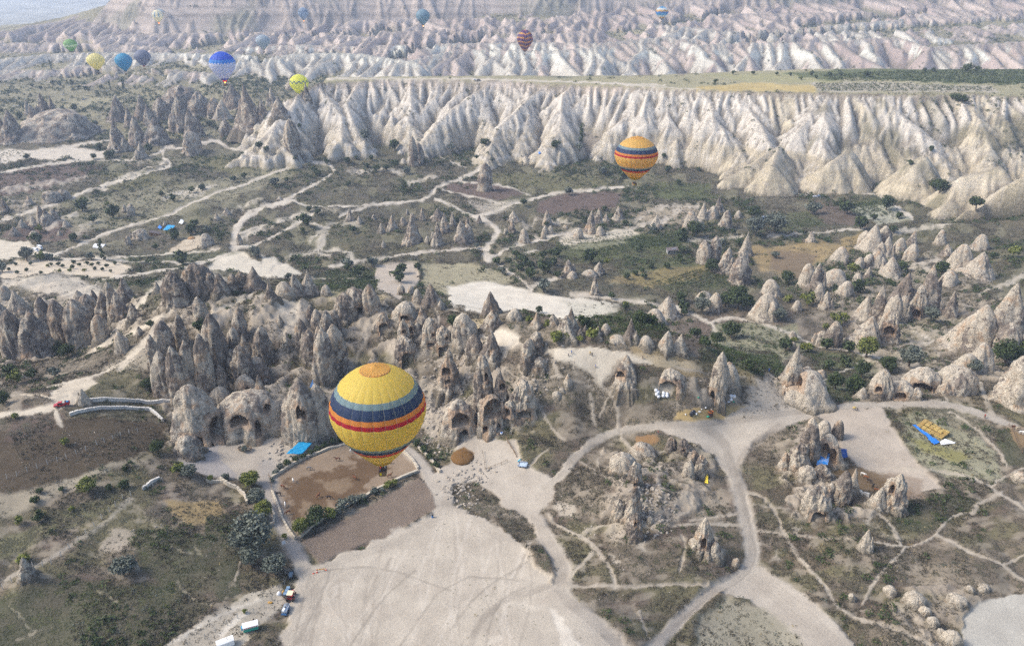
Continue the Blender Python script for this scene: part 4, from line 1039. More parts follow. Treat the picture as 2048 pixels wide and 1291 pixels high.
def rock_mesh(w, h, kind, seed, holes=(), dep=0.85, lean=0.0, nu=None, nv=None, rgh=1.0):
    r = random.Random(seed)
    nu = nu or 28; nv = nv or 18
    # more columns on the side that faces the valley path (-y) so that caves get crisp edges
    th = np.linspace(0, 2 * np.pi, nu, endpoint=False)
    th = th + (0.45 if holes else 0.0) * np.sin(th + math.pi / 2 + math.pi / 2) * 0 
    a = -np.pi / 2
    th = th + (0.5 if holes else 0) * np.sin(-(th - a)) * -1 * -1
    t = np.linspace(0, 1, nv) ** 0.92
    TH, T = np.meshgrid(th, t)
    prof = PROF[kind](T)
    lob = np.zeros_like(TH)
    k1 = r.choice([2, 3, 3, 4]); ph = r.uniform(0, 6.28)
    for k, am in ((k1, 0.17), (k1 * 2 + 1, 0.09), (11, 0.04)):
        lob += am * (np.abs(np.cos(k * (TH + ph + 0.6 * T) / 2)) - 0.6); ph += r.uniform(0, 3)
    rad = prof * (1 + lob * (1.25 - 0.3 * T)) * (1 + 0.30 * np.exp(-T / 0.05))
    x = np.cos(TH) * rad; y = np.sin(TH) * rad * dep
    s = seed * 7.13 % 97
    q = 2.2
    nz = fbm3(x * q + s, y * q + s, T * q * h / max(w, .1) * 0.9 + s, 3, seed % 50)
    nf = fbm3(x * 6 + s, y * 6, T * 5 * h / max(w, .1) + s, 2, seed % 50 + 3)
    crk = np.abs(fbm3(x * 3.1 + s, y * 3.1, T * 1.1 * h / max(w, .1) + s, 2, seed % 50 + 9))
    nz = (nz + (0.35 - crk * 1.6) * 0.5) * rgh; nf = nf * rgh
    m = (1.16 if kind in 'fd' else 1.2) + (0.2 if kind == 'f' else 0.32) * nz * (0.35 + prof) + (0.06 if kind in 'fd' else 0.11) * nf
    x = x * m; y = y * m
    if kind == 'b':
        T2 = T + 0.10 * nz * (T > 0.5) + 0.05 * nf * (T > .5)
    else:
        T2 = T + 0.025 * nz * (T < 0.98)
    X = x * w / 2 + lean * w * T ** 1.4 + 0.10 * w * T * math.sin(seed)
    Y = y * w / 2 + 0.06 * w * T
    foot = 0.35 * w + 2.0
    Z = T2 * h
    Z[0] = -foot; X[0] *= 1.12; Y[0] *= 1.12
    cut = np.zeros_like(X)
    yy0 = Y.copy()
    for (hu, t0, t1, hw, dp) in holes:
        c = hu * w / 2; half = hw * w / 2
        front = np.sin(TH) < -0.05
        arch = t1 - (t1 - t0) * 0.35 * (np.clip(np.abs(X - c) / half, 0, 1)) ** 2
        ins = front & (np.abs(X - c) < half) & (T2 > t0) & (T2 < arch)
        rim = front & (np.abs(X - c) < half * 1.5) & (T2 > t0 - .05) & (T2 < t1 + .08)
        Y = np.where(ins, Y + dp, Y)
        cut = np.maximum(cut, np.where(ins, 1.0, np.where(rim, 0.6, 0)))
    V = np.stack([X, Y, Z], -1).reshape(-1, 3)
    V = np.vstack([V, [[X[-1].mean(), Y[-1].mean(), Z[-1].mean() + 0.01 * h]]])
    i = np.arange(nu); Q = []
    for j in range(nv - 1):
        Q.append(np.stack([j * nu + i, j * nu + (i + 1) % nu, (j + 1) * nu + (i + 1) % nu, (j + 1) * nu + i], -1))
    Q = np.vstack(Q)
    tr = np.stack([(nv - 1) * nu + i, (nv - 1) * nu + (i + 1) % nu, np.full(nu, nu * nv), np.full(nu, nu * nv)], -1)
    me = bpy.data.meshes.new("tuff_rock")
    me.from_pydata(V.tolist(), [], Q.tolist() + [list(q[:3]) for q in tr.tolist()])
    me.polygons.foreach_set("use_smooth", [True] * len(me.polygons))
    at = me.attributes.new("cut", 'FLOAT', 'POINT')
    at.data.foreach_set("value", np.concatenate([cut.ravel(), [0]]).astype(np.float32))
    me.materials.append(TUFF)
    return me

LANDMARKS = [
    ("red pickup", 125, 803), ("white-walled field", 240, 825), ("horse paddock", 660, 985), ("big yellow balloon", 755, 830), ("ploughed strip", 740, 1040),
    ("parked tractor", 583, 1187), ("green and white trailer", 500, 1252), ("blue-roofed cave yard", 400, 880), ("row of tall grey fingers", 400, 740), ("blue tarp by the paddock", 600, 905),
    ("carved cave stable", 985, 850), ("brown straw heap", 925, 908), ("walkers on the pale crest", 1185, 705), ("white bales", 1322, 790), ("orange drum by the road", 1415, 825),
    ("road fork", 1465, 900), ("hay stack", 1860, 865), ("ragged blue shelter", 1640, 925), ("cattle pen", 1740, 960), ("tall needle inside the road loop", 1262, 1010),
    ("tawny crag inside the road loop", 1405, 1080), ("small pinnacle on the footpath", 1727, 1090), ("pale ploughed corner", 1990, 1250), ("mule track bend", 1980, 835), ("pale oval field", 1020, 600),
    ("brown orchard plot", 795, 545), ("sandy orchard of saplings", 130, 535), ("white minibuses", 75, 498), ("turquoise farm tarp", 340, 460), ("white farm tent", 201, 487),
    ("crossing of white tracks", 975, 450), ("lone cone in the track triangle", 970, 355), ("orange-yellow balloon", 1274, 320), ("green vineyard slope", 1390, 545), ("dusty ochre field", 1600, 515),
    ("white building in the orchard", 1345, 505), ("pale ribbed cliff", 1100, 250), ("creamy cliff foot", 1560, 360), ("smooth white buttress", 1990, 420), ("big pale massif", 1980, 640),
    ("cave arch ridge", 1880, 765), ("valley footpath", 1560, 660), ("grey twin peaks", 1840, 580), ("castle-shaped outcrop", 115, 240), ("cluster of grey spires", 270, 260),
    ("carved castle rock", 400, 230), ("blue and white balloon", 441, 130), ("olive grove", 520, 1080), ("round bush on the meadow", 250, 1135), ("pointed boulder by the fence", 57, 1140),
    ("sawtooth ridge", 120, 640), ("castle crag on the ridge", 400, 560), ("village of cave houses", 880, 660), ("spires by the white tracks", 880, 460), ("plateau vineyard", 1700, 175),
    ("dry river track", 480, 470), ("orchard by the white field", 1100, 520), ("concrete yard trees", 480, 960), ("upper fence posts", 150, 905), ("lower fence posts", 150, 1080),
]
ORD = ["", "second", "third", "fourth", "fifth", "sixth", "seventh", "eighth", "ninth", "tenth"] + [f"{n}th" for n in range(11, 60)]
REG = []     # (object, kind phrase, px, py, category, group)
def register(o, phrase, px, py, cat, group):
    REG.append((o, phrase, px, py, cat, group))
def finish_labels():
    by = {}
    for it in REG:
        o, ph, px, py, cat, gr = it
        k = min(range(len(LANDMARKS)), key=lambda i: (LANDMARKS[i][1] - px) ** 2 + ((LANDMARKS[i][2] - py) * 1.4) ** 2)
        by.setdefault((k, ph), []).append(it)
    for (k, ph), its in by.items():
        n, lx, ly = LANDMARKS[k]
        its.sort(key=lambda i: (lx - i[2]) ** 2 + ((ly - i[3]) * 1.4) ** 2)
        for j, (o, ph2, px, py, cat, gr) in enumerate(its):
            if len(its) == 1: lab = f"{ph} by the {n}"
            elif j == 0: lab = f"{ph}, first out from the {n}"
            else: lab = f"{ph}, {ORD[j]} out from the {n}"
            tag(o, lab, cat, gr)

def place_rock(px, py, w, h, kind, tone, seed, holes=(), lean=0.0, phrase=None, name="fairy_chimney", cat="rock", group=None, dep=0.85, reg=True):
    x, y, z = hit(px, py)
    s = scale_at(x, y, z)
    W_, H_ = w / s, h / s / math.cos(PITCH - math.atan((645.5 - py) / F)) * 0.97
    # the photo point is the front foot: step back by the half depth
    d = math.hypot(x, y); bx, by_ = x / d, y / d
    x += bx * W_ * 0.5 * dep * 0.8; y += by_ * W_ * 0.5 * dep * 0.8
    zc = gz(x, y)
    H_ = max(H_ - (zc - z) * 0.9 , H_ * 0.45)
    z0 = min(z, zc) + 0.0
    H_ += max(zc - z, 0)
    area = w * h
    hn = [(a, b, c, e, min(W_ * 0.62, 7.5)) for a, b, c, e in holes]
    nu, nv = (24, 14) if area < 400 else (36, 24) if area < 1500 else (56, 40)
    if holes: nu, nv = 84, 46
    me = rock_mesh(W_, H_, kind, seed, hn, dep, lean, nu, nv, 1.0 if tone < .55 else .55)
    rv = random.Random(seed * 31)
    if not holes and area > 550 and kind != 'b' and rv.random() < .7:
        bm = bmesh.new(); bm.from_mesh(me)
        for k in range(rv.choice([1, 1, 2, 3])):
            f = rv.uniform(.35, .62); sgn = rv.choice([-1, 1])
            m2 = rock_mesh(W_ * f, H_ * rv.uniform(.35, .82), rv.choice(['c', 'p', 'f', kind]), seed + 500 + k, (), dep, 0, max(16, nu * 2 // 3), max(10, nv * 2 // 3), 1.0)
            m2.transform(Matrix.Translation((sgn * W_ * rv.uniform(.22, .42), rv.uniform(-.25, .3) * W_, 0)) @ Matrix.Rotation(rv.uniform(0, 6), 4, 'Z'))
            bm.from_mesh(m2); bpy.data.meshes.remove(m2)
        bm.to_mesh(me); bm.free()
    o = add(name, me, None, (), (x, y, z0), (0, 0, math.atan2(-bx, by_)))
    o["tone"] = float(tone) * 0.9 + 0.06
    if reg:
        if phrase is None:
            tn = "dark grey" if tone < 0.3 else "mottled grey" if tone < 0.6 else "pale cream" if tone < 0.85 else "white"
            sh = {'c': "pointed cone", 'p': "steep peaked rock", 'f': "tall rounded pillar", 'd': "rounded rock dome", 'b': "rugged rock block"}[kind]
            sz = "small " if area < 450 else "big " if area > 2600 else ""
            phrase = f"{sz}{tn} {sh}"
        register(o, phrase, px, py, cat, group or "rock cones of the valley")
    return o

ROCKS = """
28,285,42,62,c,.2 115,280,112,52,b,.35 95,262,32,74,c,.2 116,262,26,72,p,.1 78,272,36,62,c,.3 150,278,42,42,c,.4 58,232,14,30,c,.3
237,243,32,52,c,.2 260,255,18,40,c,.2 288,240,30,48,c,.2 303,252,28,42,c,.25 240,303,34,58,c,.35 278,292,34,58,c,.3 313,290,42,52,c,.3 283,317,20,34,p,.6
387,311,30,50,f,.4 368,264,42,72,c,.2 388,274,32,55,c,.25 327,240,26,44,f,.25 365,225,62,50,b,.15 345,235,30,40,b,.2 400,232,36,44,b,.25 470,218,36,48,c,.1
503,254,50,84,p,.15 485,262,30,40,c,.25 545,217,20,40,c,.3 430,238,22,40,b,.3 446,240,30,38,c,.6 453,273,20,32,f,.3 589,311,28,72,f,.35 615,200,14,32,c,.2 560,235,30,40,c,.3 584,178,24,26,c,.3 525,240,24,40,c,.3
85,446,18,36,c,.4 97,448,20,30,c,.4 70,452,16,20,c,.5 110,440,16,22,d,.4 45,456,16,16,c,.5 29,472,18,18,c,.5 60,412,18,20,c,.4 12,425,16,26,c,.4 135,455,14,13,d,.7 70,474,18,11,d,.5 257,490,10,18,f,.4
282,479,26,18,b,.5 262,474,8,11,c,.5 435,441,10,16,c,.5 455,430,14,15,c,.6 480,490,10,23,f,.4 413,493,26,24,d,.75 263,432,14,24,f,.4 250,425,10,16,c,.4 560,402,12,9,c,.7 105,405,30,22,b,.4 130,398,22,18,b,.45 120,470,9,9,c,.6 330,452,9,10,c,.6
37,722,40,98,f,.25 78,714,50,80,b,.2 103,685,34,88,f,.2 132,688,38,86,f,.2 168,690,48,88,f,.25 216,656,42,72,c,.3 220,612,36,46,c,.3 252,604,34,46,c,.2 243,637,36,50,c,.25 42,627,34,44,c,.5 10,684,38,58,d,.5
12,598,24,26,d,.8 180,642,32,50,f,.3 85,652,16,40,c,.3 8,645,30,42,c,.5 160,598,22,16,c,.6 195,620,22,40,c,.3 205,682,26,50,f,.3 62,660,24,38,c,.35 150,630,20,30,c,.4 270,640,22,34,c,.3
358,614,42,66,b,.15 404,594,52,62,b,.15 443,587,32,38,c,.15 467,583,18,34,f,.15 483,581,22,36,b,.2 510,581,48,44,p,.2 543,601,26,38,p,.35 573,593,34,26,d,.7 593,593,30,42,c,.25 618,592,38,48,p,.25 651,592,22,20,d,.65 315,587,16,24,c,.4 380,600,26,44,b,.15 425,590,26,40,b,.2
405,645,24,50,f,.3 367,697,21,68,f,.3 333,722,36,76,f,.15 312,742,22,72,f,.15 336,799,40,92,f,.35 368,809,34,112,f,.3 394,807,32,122,f,.4 420,799,36,126,f,.3 438,767,44,132,f,.25 341,724,18,40,c,.2
471,762,24,60,f,.2 492,767,36,72,f,.25 494,717,24,46,c,.2 455,720,14,46,f,.15 470,702,20,46,f,.15 483,682,26,66,f,.3 529,720,30,64,f,.2 521,768,40,46,b,.2 450,790,20,60,f,.2 
608,702,24,62,f,.3 613,710,18,44,b,.35 622,730,28,68,f,.25 652,764,36,104,f,.3 676,747,38,94,f,.35 639,674,22,54,f,.2 658,682,26,60,f,.25 672,672,22,50,f,.2 690,642,34,50,f,.3 622,642,16,30,f,.2 645,735,22,80,f,.25 664,760,22,70,f,.25
248,708,26,42,d,.55 281,672,18,18,c,.5 440,805,38,26,d,.65 575,700,18,34,c,.2 560,650,14,20,c,.3
645,877,42,102,f,.3 
931,695,42,62,f,.35 951,720,30,48,f,.2 982,724,38,56,c,.25 1055,737,26,58,f,.2 1071,710,30,42,b,.3 1078,744,30,26,b,.45
847,658,26,42,c,.15 865,617,36,46,c,.2 835,607,20,28,d,.7 802,590,14,20,f,.4 822,590,12,18,f,.4 695,642,40,50,b,.3 745,627,30,56,f,.3 836,670,14,24,f,.5
981,630,34,44,c,.2 983,662,36,38,c,.3 1028,642,28,22,d,.75 1073,660,26,34,p,.35 1107,652,22,22,c,.6 1135,680,38,44,c,.6 1142,668,30,50,p,.3 1160,677,14,20,c,.5 1169,671,14,20,c,.3 1195,677,22,22,c,.5 1212,667,18,18,d,.75
1262,685,28,46,p,.3 1235,692,38,16,d,.75 1290,694,30,18,d,.75 1330,705,32,40,c,.45 1358,707,28,36,c,.4 1335,637,42,40,c,.6 1312,648,36,26,d,.8 1137,554,24,34,c,.4 1145,558,18,14,d,.85 1196,549,20,24,c,.4 1178,552,26,10,d,.85 1189,590,16,40,c,.35
1095,452,18,32,c,.35 1049,487,18,28,d,.55 1087,478,11,14,d,.75 1089,469,11,16,d,.6 1100,468,12,16,d,.6 1012,469,10,12,d,.7 1025,466,14,28,c,.4 1028,445,20,22,c,.4 1131,458,10,7,d,.85 1157,478,18,21,d,.65
1180,468,20,46,c,.3 1196,448,18,32,c,.3 1212,444,12,18,c,.35 1201,472,17,19,d,.7 1237,442,20,28,c,.4 1311,457,20,26,c,.5 823,491,32,54,c,.3 875,492,20,48,c,.35 890,467,20,40,c,.3 878,442,26,24,c,.4 925,486,32,42,c,.25 935,457,9,24,c,.4 854,487,10,14,d,.7
784,461,17,30,c,.5 763,467,13,20,c,.4 807,451,12,16,d,.7 826,443,12,16,d,.7 845,441,10,26,c,.4 815,431,7,15,c,.4 700,443,14,30,p,.4 719,449,12,18,c,.4 748,440,9,12,c,.5 768,496,11,15,c,.6 959,448,10,18,c,.4 866,484,9,20,d,.5 905,450,12,26,c,.3
970,383,24,56,f,.3 828,333,15,60,f,.3 840,326,16,40,f,.25 1381,465,28,42,d,.55 1405,441,18,34,c,.6 1424,439,24,26,d,.55 1450,458,24,36,d,.45 1476,436,14,14,d,.8 1399,458,18,18,d,.75 1437,425,18,30,c,.4
1407,529,26,46,f,.45 1427,522,20,50,f,.35 1450,547,34,50,c,.5 1490,512,22,48,p,.35 1486,524,22,26,c,.4 1479,569,33,52,f,.35 1621,485,16,22,c,.3 1678,525,31,29,d,.85 1715,539,20,23,d,.8
1740,502,44,50,c,.75 1752,537,38,40,c,.45 1772,522,30,46,c,.6 1765,497,24,44,f,.4 1797,507,24,30,d,.65 1819,524,23,36,f,.6 1823,489,20,26,c,.3 1879,490,18,30,d,.6 1781,558,40,40,c,.55 1736,560,16,26,c,.25
1916,547,42,56,d,.65 1950,557,52,50,c,.5 1955,502,30,32,d,.65 1895,572,34,27,d,.7 1893,514,22,24,c,.2 1614,574,30,44,d,.6 1632,580,28,52,c,.4 1665,572,48,30,d,.8 1688,592,28,28,d,.75 1635,602,24,34,d,.65 1650,620,24,36,c,.5 1715,568,20,20,d,.8
1540,592,34,30,d,.75 1528,642,50,50,d,.65 1545,627,18,42,c,.45 1428,622,28,34,d,.7 1593,622,18,20,d,.75 1410,600,30,14,d,.75
1755,642,34,70,c,.35 1726,642,36,46,c,.55 1780,647,28,60,f,.4 1728,694,56,56,c,.5 1805,607,38,58,c,.15 1850,627,46,94,c,.15 1803,638,28,44,d,.4 1898,635,24,52,c,.4 1875,630,20,28,c,.6
1985,714,86,140,c,.45 1935,702,86,70,c,.6 1957,744,44,54,d,.65 2010,720,40,70,f,.35 1945,690,30,60,f,.7 2040,664,24,30,d,.6 1638,692,26,28,d,.55 1663,694,26,50,f,.2 1583,700,20,15,d,.7 1585,679,16,16,d,.7
1455,772,36,42,b,.75 1722,799,24,22,c,.55 1610,752,25,16,d,.4 1640,757,24,15,d,.4 2042,818,90,92,b,.45
1612,932,32,90,f,.35 1594,947,36,52,b,.3 1566,944,20,36,d,.35 1672,877,19,36,f,.25 1640,882,36,36,d,.7 1678,1013,30,66,f,.3 1657,1007,18,38,f,.25 1704,987,26,46,p,.5 1612,967,30,30,b,.4 1640,957,30,24,b,.5 1752,1017,30,38,c,.65
1727,1102,26,38,c,.55 1778,1190,22,13,b,.75 1702,1202,14,12,b,.7 1826,1212,36,18,b,.85 1846,1230,22,12,b,.8 1862,1252,20,14,b,.8 1898,1291,34,20,b,.85 1880,1272,18,10,b,.8 1912,1212,34,14,b,.75 1938,1184,15,9,b,.85 1965,1182,20,10,b,.7 2036,962,28,14,b,.6 1470,1134,14,16,b,.7
1235,1042,22,40,b,.35 1270,967,24,38,b,.4 1285,917,48,22,d,.75 1245,942,46,28,b,.55 1340,904,20,26,b,.2 1384,927,18,24,b,.3 1376,952,22,28,b,.6 1400,957,22,42,b,.25 1430,1117,26,30,c,.4 1300,1048,14,12,d,.6
57,1160,30,38,c,.35 272,1142,14,20,d,.4 170,812,22,32,c,.75 380,917,44,38,b,.3 1115,798,17,13,b,.75 1124,785,12,8,b,.75 1135,775,18,26,c,.7 880,620,14,18,c,.3 1885,790,24,26,c,.5 1830,800,20,22,b,.5
"""
# caves: x,foot,w,h,kind,tone | offset,low,high,width ...
CAVES = """
405,884,92,98,d,.45|.62,.04,.42,.26|-.35,.02,.18,.36
495,792,36,38,b,.7|0.1,.1,.5,.3
527,826,34,72,c,.4|0,.46,.62,.5|.0,.2,.40,.2
500,868,110,62,b,.55|-.28,.32,.62,.30|.30,.05,.4,.09|.72,.5,.72,.10
606,888,58,114,f,.35|.0,.50,.68,.16|.3,.48,.6,.14
900,787,46,82,c,.25|-.25,.42,.58,.34|-.15,.24,.33,.22
969,834,36,118,f,.25|.25,.62,.74,.16
1003,830,36,86,c,.4|.1,.56,.68,.3
985,862,56,62,b,.5|.05,.42,.92,.62|-.50,.05,.24,.16|.42,.05,.24,.14
1018,850,30,44,b,.5|-.2,.40,.72,.36|.0,.02,.3,.7
1042,838,46,68,b,.5|.25,.08,.26,.6
918,872,60,60,b,.6|.15,.36,.72,.56|.3,.02,.22,.3
863,694,28,56,b,.6|.0,.05,.18,.5|.3,.4,.5,.2
890,700,30,44,b,.5|-.1,.02,.2,.7|.3,.45,.62,.16
814,724,38,46,b,.5|.1,.03,.40,.6
767,662,28,34,d,.4|.05,.03,.45,.66
810,642,40,34,b,.6|.0,.05,.4,.4
808,692,20,52,f,.4|.1,.5,.64,.4
823,677,16,34,f,.4|.0,.3,.7,.45
715,627,42,46,b,.3|-.1,.02,.34,.6
1252,777,48,58,c,.35|-.5,.3,.5,.3
1432,807,32,98,f,.35|-.55,.02,.26,.3
1578,782,48,86,p,.5|.2,.02,.16,.5
1602,808,92,52,d,.8|-.4,.5,.9,.3
1772,682,36,54,b,.4|.1,.3,.6,.5
1832,638,30,64,d,.45|-.1,.06,.30,.45
1760,798,36,54,f,.4|-.3,.3,.5,.3
1800,797,40,30,b,.7|.0,.05,.45,.5
1838,782,56,40,b,.6|.2,.05,.5,.6
1900,788,72,48,b,.55|-.3,.05,.36,.3
1928,752,46,38,d,.7|-.3,.05,.3,.3
1340,782,46,34,b,.6|-.2,.02,.5,.7
1655,928,48,50,d,.6|-.35,.30,.75,.3|.2,.1,.62,.36
1630,1032,46,50,b,.45|.3,.02,.2,.5
1781,1020,42,62,b,.45|-.3,.5,.7,.2
1262,1044,38,80,p,.3|.1,.78,.86,.3
1268,1080,26,46,b,.25|0,.6,.75,.2
1405,1107,46,60,c,.45|.0,.2,.5,.2
1366,907,20,26,b,.25|0,.2,.4,.2
"""
seed = 100
for q in ROCKS.split():
    a = q.split(',')
    seed += 1
    place_rock(float(a[0]), float(a[1]), float(a[2]), float(a[3]), a[4], float(a[5]), seed)
for ln in CAVES.strip().splitlines():
    seed += 1
    f = ln.split('|'); a = f[0].split(',')
    holes = [tuple(float(v) for v in g.split(',')) for g in f[1:]]
    tn = "dark" if float(a[5]) < .3 else "grey" if float(a[5]) < .55 else "pale"
    n_o = "one" if len(holes) == 1 else "several"
    place_rock(float(a[0]), float(a[1]), float(a[2]), float(a[3]), a[4], float(a[5]), seed, holes,
               phrase=f"{tn} rock with {n_o} cave opening{'s' if len(holes) > 1 else ''}", name="cave_rock", group="rocks with cave rooms")
# ------------------------------------------------------------------ low scrub, tufts and stones (nobody could count them)
def leaf_mat(name, c1, c2, c3):
    m, n, b = new_mat(name)
    oi = N(n, "ShaderNodeObjectInfo"); geo = N(n, "ShaderNodeNewGeometry")
    f = noise(n, geo.outputs["Position"], 0.9, 3, 0.6)
    col = mixc(n, oi.outputs["Random"], c1, c2)
    col = mixc(n, ramp(n, f, 0.4, 0.65), col, c3)
    n.links.new(col, b.inputs["Base Color"]); b.inputs["Roughness"].default_value = 0.75
    return m
L_DARK = leaf_mat("leaf_dark", (0.032, 0.050, 0.020), (0.045, 0.064, 0.026), (0.068, 0.090, 0.034))
L_YEL = leaf_mat("leaf_yellow_green", (0.10, 0.125, 0.028), (0.14, 0.16, 0.035), (0.17, 0.18, 0.05))
L_SIL = leaf_mat("leaf_silver", (0.085, 0.105, 0.085), (0.115, 0.13, 0.105), (0.15, 0.165, 0.135))
L_SCR = leaf_mat("leaf_scrub", (0.052, 0.048, 0.034), (0.074, 0.067, 0.048), (0.105, 0.094, 0.07))
L_GRN = leaf_mat("leaf_low_green", (0.045, 0.066, 0.018), (0.068, 0.088, 0.026), (0.095, 0.112, 0.036))
L_DRY = leaf_mat("leaf_dry", (0.26, 0.205, 0.095), (0.22, 0.17, 0.09), (0.31, 0.26, 0.14))
M_STONE = flat("loose_stone", (0.31, 0.275, 0.23), 0.95, 0.25, 0.8)
M_BARK = flat("bark", (0.12, 0.095, 0.07), 0.95, 0.3, 6)

def tuft_mesh(name, mat, n, seed, r=1.0, up=0.7, leaf=0.34):
    q = random.Random(seed); V = []; T = []
    for i in range(n):
        a = q.uniform(0, 6.283); d = r * math.sqrt(q.random()); z = up * q.random() * (1 - 0.5 * (d / r) ** 2)
        c = Vector((math.cos(a) * d, math.sin(a) * d, z))
        u = Vector((q.gauss(0, 1), q.gauss(0, 1), q.gauss(0, .7))).normalized() * leaf * q.uniform(.6, 1.3)
        w = u.cross(Vector((q.gauss(0, 1), q.gauss(0, 1), q.gauss(0, 1)))).normalized() * leaf * q.uniform(.5, 1.1)
        k = len(V); V += [c - u, c + w, c + u]; T.append((k, k + 1, k + 2))
    me = bpy.data.meshes.new(name); me.from_pydata([tuple(v) for v in V], [], T); me.materials.append(mat)
    return me

def stone_mesh(name, mat, seed):
    q = random.Random(seed); b = MB(); b.ball((0, 0, 0.15), (0.9, 0.7, 0.55), 7, 4)
    b.v = [(x * q.uniform(.75, 1.25), y * q.uniform(.75, 1.25), z * q.uniform(.8, 1.2)) for x, y, z in b.v]
    return b.mesh(name, (mat,))

def scatter(name, pts, srcs, label, seed=0):
    """one stuff object: a cloud of points that each carry a small plant or stone"""
    pts = np.asarray(pts, np.float32)
    k = len(pts)
    me = bpy.data.meshes.new(name); me.vertices.add(k); me.vertices.foreach_set("co", pts[:, :3].ravel())
    a = me.attributes.new("size", 'FLOAT', 'POINT'); a.data.foreach_set("value", pts[:, 3].copy())
    o = add(name, me); tag(o, label, None, None, "stuff")
    ng = bpy.data.node_groups.new(name, 'GeometryNodeTree')
    ng.interface.new_socket("Geometry", in_out='INPUT', socket_type='NodeSocketGeometry')
    ng.interface.new_socket("Geometry", in_out='OUTPUT', socket_type='NodeSocketGeometry')
    gi = ng.nodes.new("NodeGroupInput"); go = ng.nodes.new("NodeGroupOutput")
    mp = ng.nodes.new("GeometryNodeMeshToPoints")
    ins = ng.nodes.new("GeometryNodeInstanceOnPoints"); ins.inputs["Pick Instance"].default_value = True
    jn = ng.nodes.new("GeometryNodeGeometryToInstance")
    for i, s_ in enumerate(srcs):
        so = bpy.data.objects.new(s_.name, s_)
        oi = ng.nodes.new("GeometryNodeObjectInfo"); oi.inputs[0].default_value = so; oi.inputs["As Instance"].default_value = True
        ng.links.new(oi.outputs["Geometry"], jn.inputs[0])
    att = ng.nodes.new("GeometryNodeInputNamedAttribute"); att.data_type = 'FLOAT'; att.inputs[0].default_value = "size"
    rv = ng.nodes.new("FunctionNodeRandomValue"); rv.data_type = 'FLOAT_VECTOR'
    rv.inputs[0].default_value = (-0.2, -0.2, 0); rv.inputs[1].default_value = (0.2, 0.2, 6.283); rv.inputs["Seed"].default_value = seed
    rt = ng.nodes.new("FunctionNodeEulerToRotation")
    ng.links.new(rv.outputs[0], rt.inputs[0])
    ng.links.new(gi.outputs[0], mp.inputs[0]); ng.links.new(mp.outputs[0], ins.inputs["Points"])
    ng.links.new(jn.outputs[0], ins.inputs["Instance"]); ng.links.new(rt.outputs[0], ins.inputs["Rotation"])
    ng.links.new(att.outputs[0], ins.inputs["Scale"]); ng.links.new(ins.outputs[0], go.inputs[0])
    md = o.modifiers.new(name, 'NODES'); md.node_group = ng
    return o

def spread(n, y0, y1, seed, power=1.0):
    r = np.random.default_rng(seed)
    # even per area inside the widening field of view
    y = np.sqrt(y0 * y0 + (y1 * y1 - y0 * y0) * r.random(n)) if power == 1 else y0 + (y1 - y0) * r.random(n) ** power
    hw = y * 0.74
    return (r.random(n) * 2 - 1) * hw, y, r

def cover_points(n, y0, y1, seed, fn, size, power=1.0):
    X, Y, r = spread(n, y0, y1, seed, power)
    z, c, px, py = ground(X, Y, True)
    d = samp(canD, px, py); col = samp(canC, px, py)
    green = col[:, 1] - col[:, 0]
    lum = col.mean(1)
    keep = r.random(n) < fn(X, Y, c, d, green, lum)
    s = r.uniform(size[0], size[1], n) * (0.6 + 0.8 * r.random(n) ** 2)
    return np.stack([X, Y, z - 0.05, s], -1)[keep]

def soilmask(c): return (c == 0) | (c == 7)
cl = lambda X, Y, s, o: np.clip(fbm(X / s, Y / s, 3, o) * 2.2 + 0.45, 0, 1)
scr = [tuft_mesh(f"scrub_tuft", L_SCR, 12, 5 + i) for i in range(3)]
grn = [tuft_mesh(f"green_tuft", L_GRN, 12, 15 + i) for i in range(3)]
dk = [tuft_mesh(f"dark_bush", L_DARK, 26, 25 + i, 1.0, 1.0, 0.38) for i in range(3)]
sil = [tuft_mesh(f"silver_tuft", L_SIL, 12, 35 + i) for i in range(2)]
dry = [tuft_mesh(f"dry_tuft", L_DRY, 10, 45 + i, 1.0, 0.4) for i in range(2)]
sto = [stone_mesh("stone", M_STONE, 55 + i) for i in range(4)]
A1 = cover_points(420000, 125, 400, 1, lambda X, Y, c, d, g, l: soilmask(c) * np.clip(d * 1.15 - 0.12, 0, 1) * cl(X, Y, 9, 3), (0.25, 0.8))
A2 = cover_points(190000, 400, 900, 2, lambda X, Y, c, d, g, l: soilmask(c) * np.clip(d * 1.1 - 0.15, 0, 1) * cl(X, Y, 22, 3), (0.6, 1.5))
scatter("scrub", np.vstack([A1, A2]), scr, "dry grey-brown scrub growing over the slopes", 1)
A1 = cover_points(240000, 125, 400, 3, lambda X, Y, c, d, g, l: soilmask(c) * np.clip(d - 0.1, 0, 1) * np.clip(0.30 + g * 30, 0, 1) * cl(X, Y, 14, 8), (0.3, 0.85))
A2 = cover_points(150000, 400, 900, 4, lambda X, Y, c, d, g, l: soilmask(c) * np.clip(d - 0.1, 0, 1) * np.clip(0.32 + g * 30, 0, 1) * cl(X, Y, 30, 8), (0.8, 1.8))
scatter("undergrowth", np.vstack([A1, A2]), grn, "low green undergrowth in patches on the valley floor", 2)
A1 = cover_points(60000, 130, 420, 5, lambda X, Y, c, d, g, l: soilmask(c) * np.clip(d - 0.35, 0, 1) * cl(X, Y, 25, 12) ** 2 * 0.55, (0.7, 1.5))
A2 = cover_points(170000, 420, 1000, 6, lambda X, Y, c, d, g, l: soilmask(c) * np.clip(d - 0.35, 0, 1) * cl(X, Y, 50, 12) ** 2 * 0.5, (1.2, 2.6))
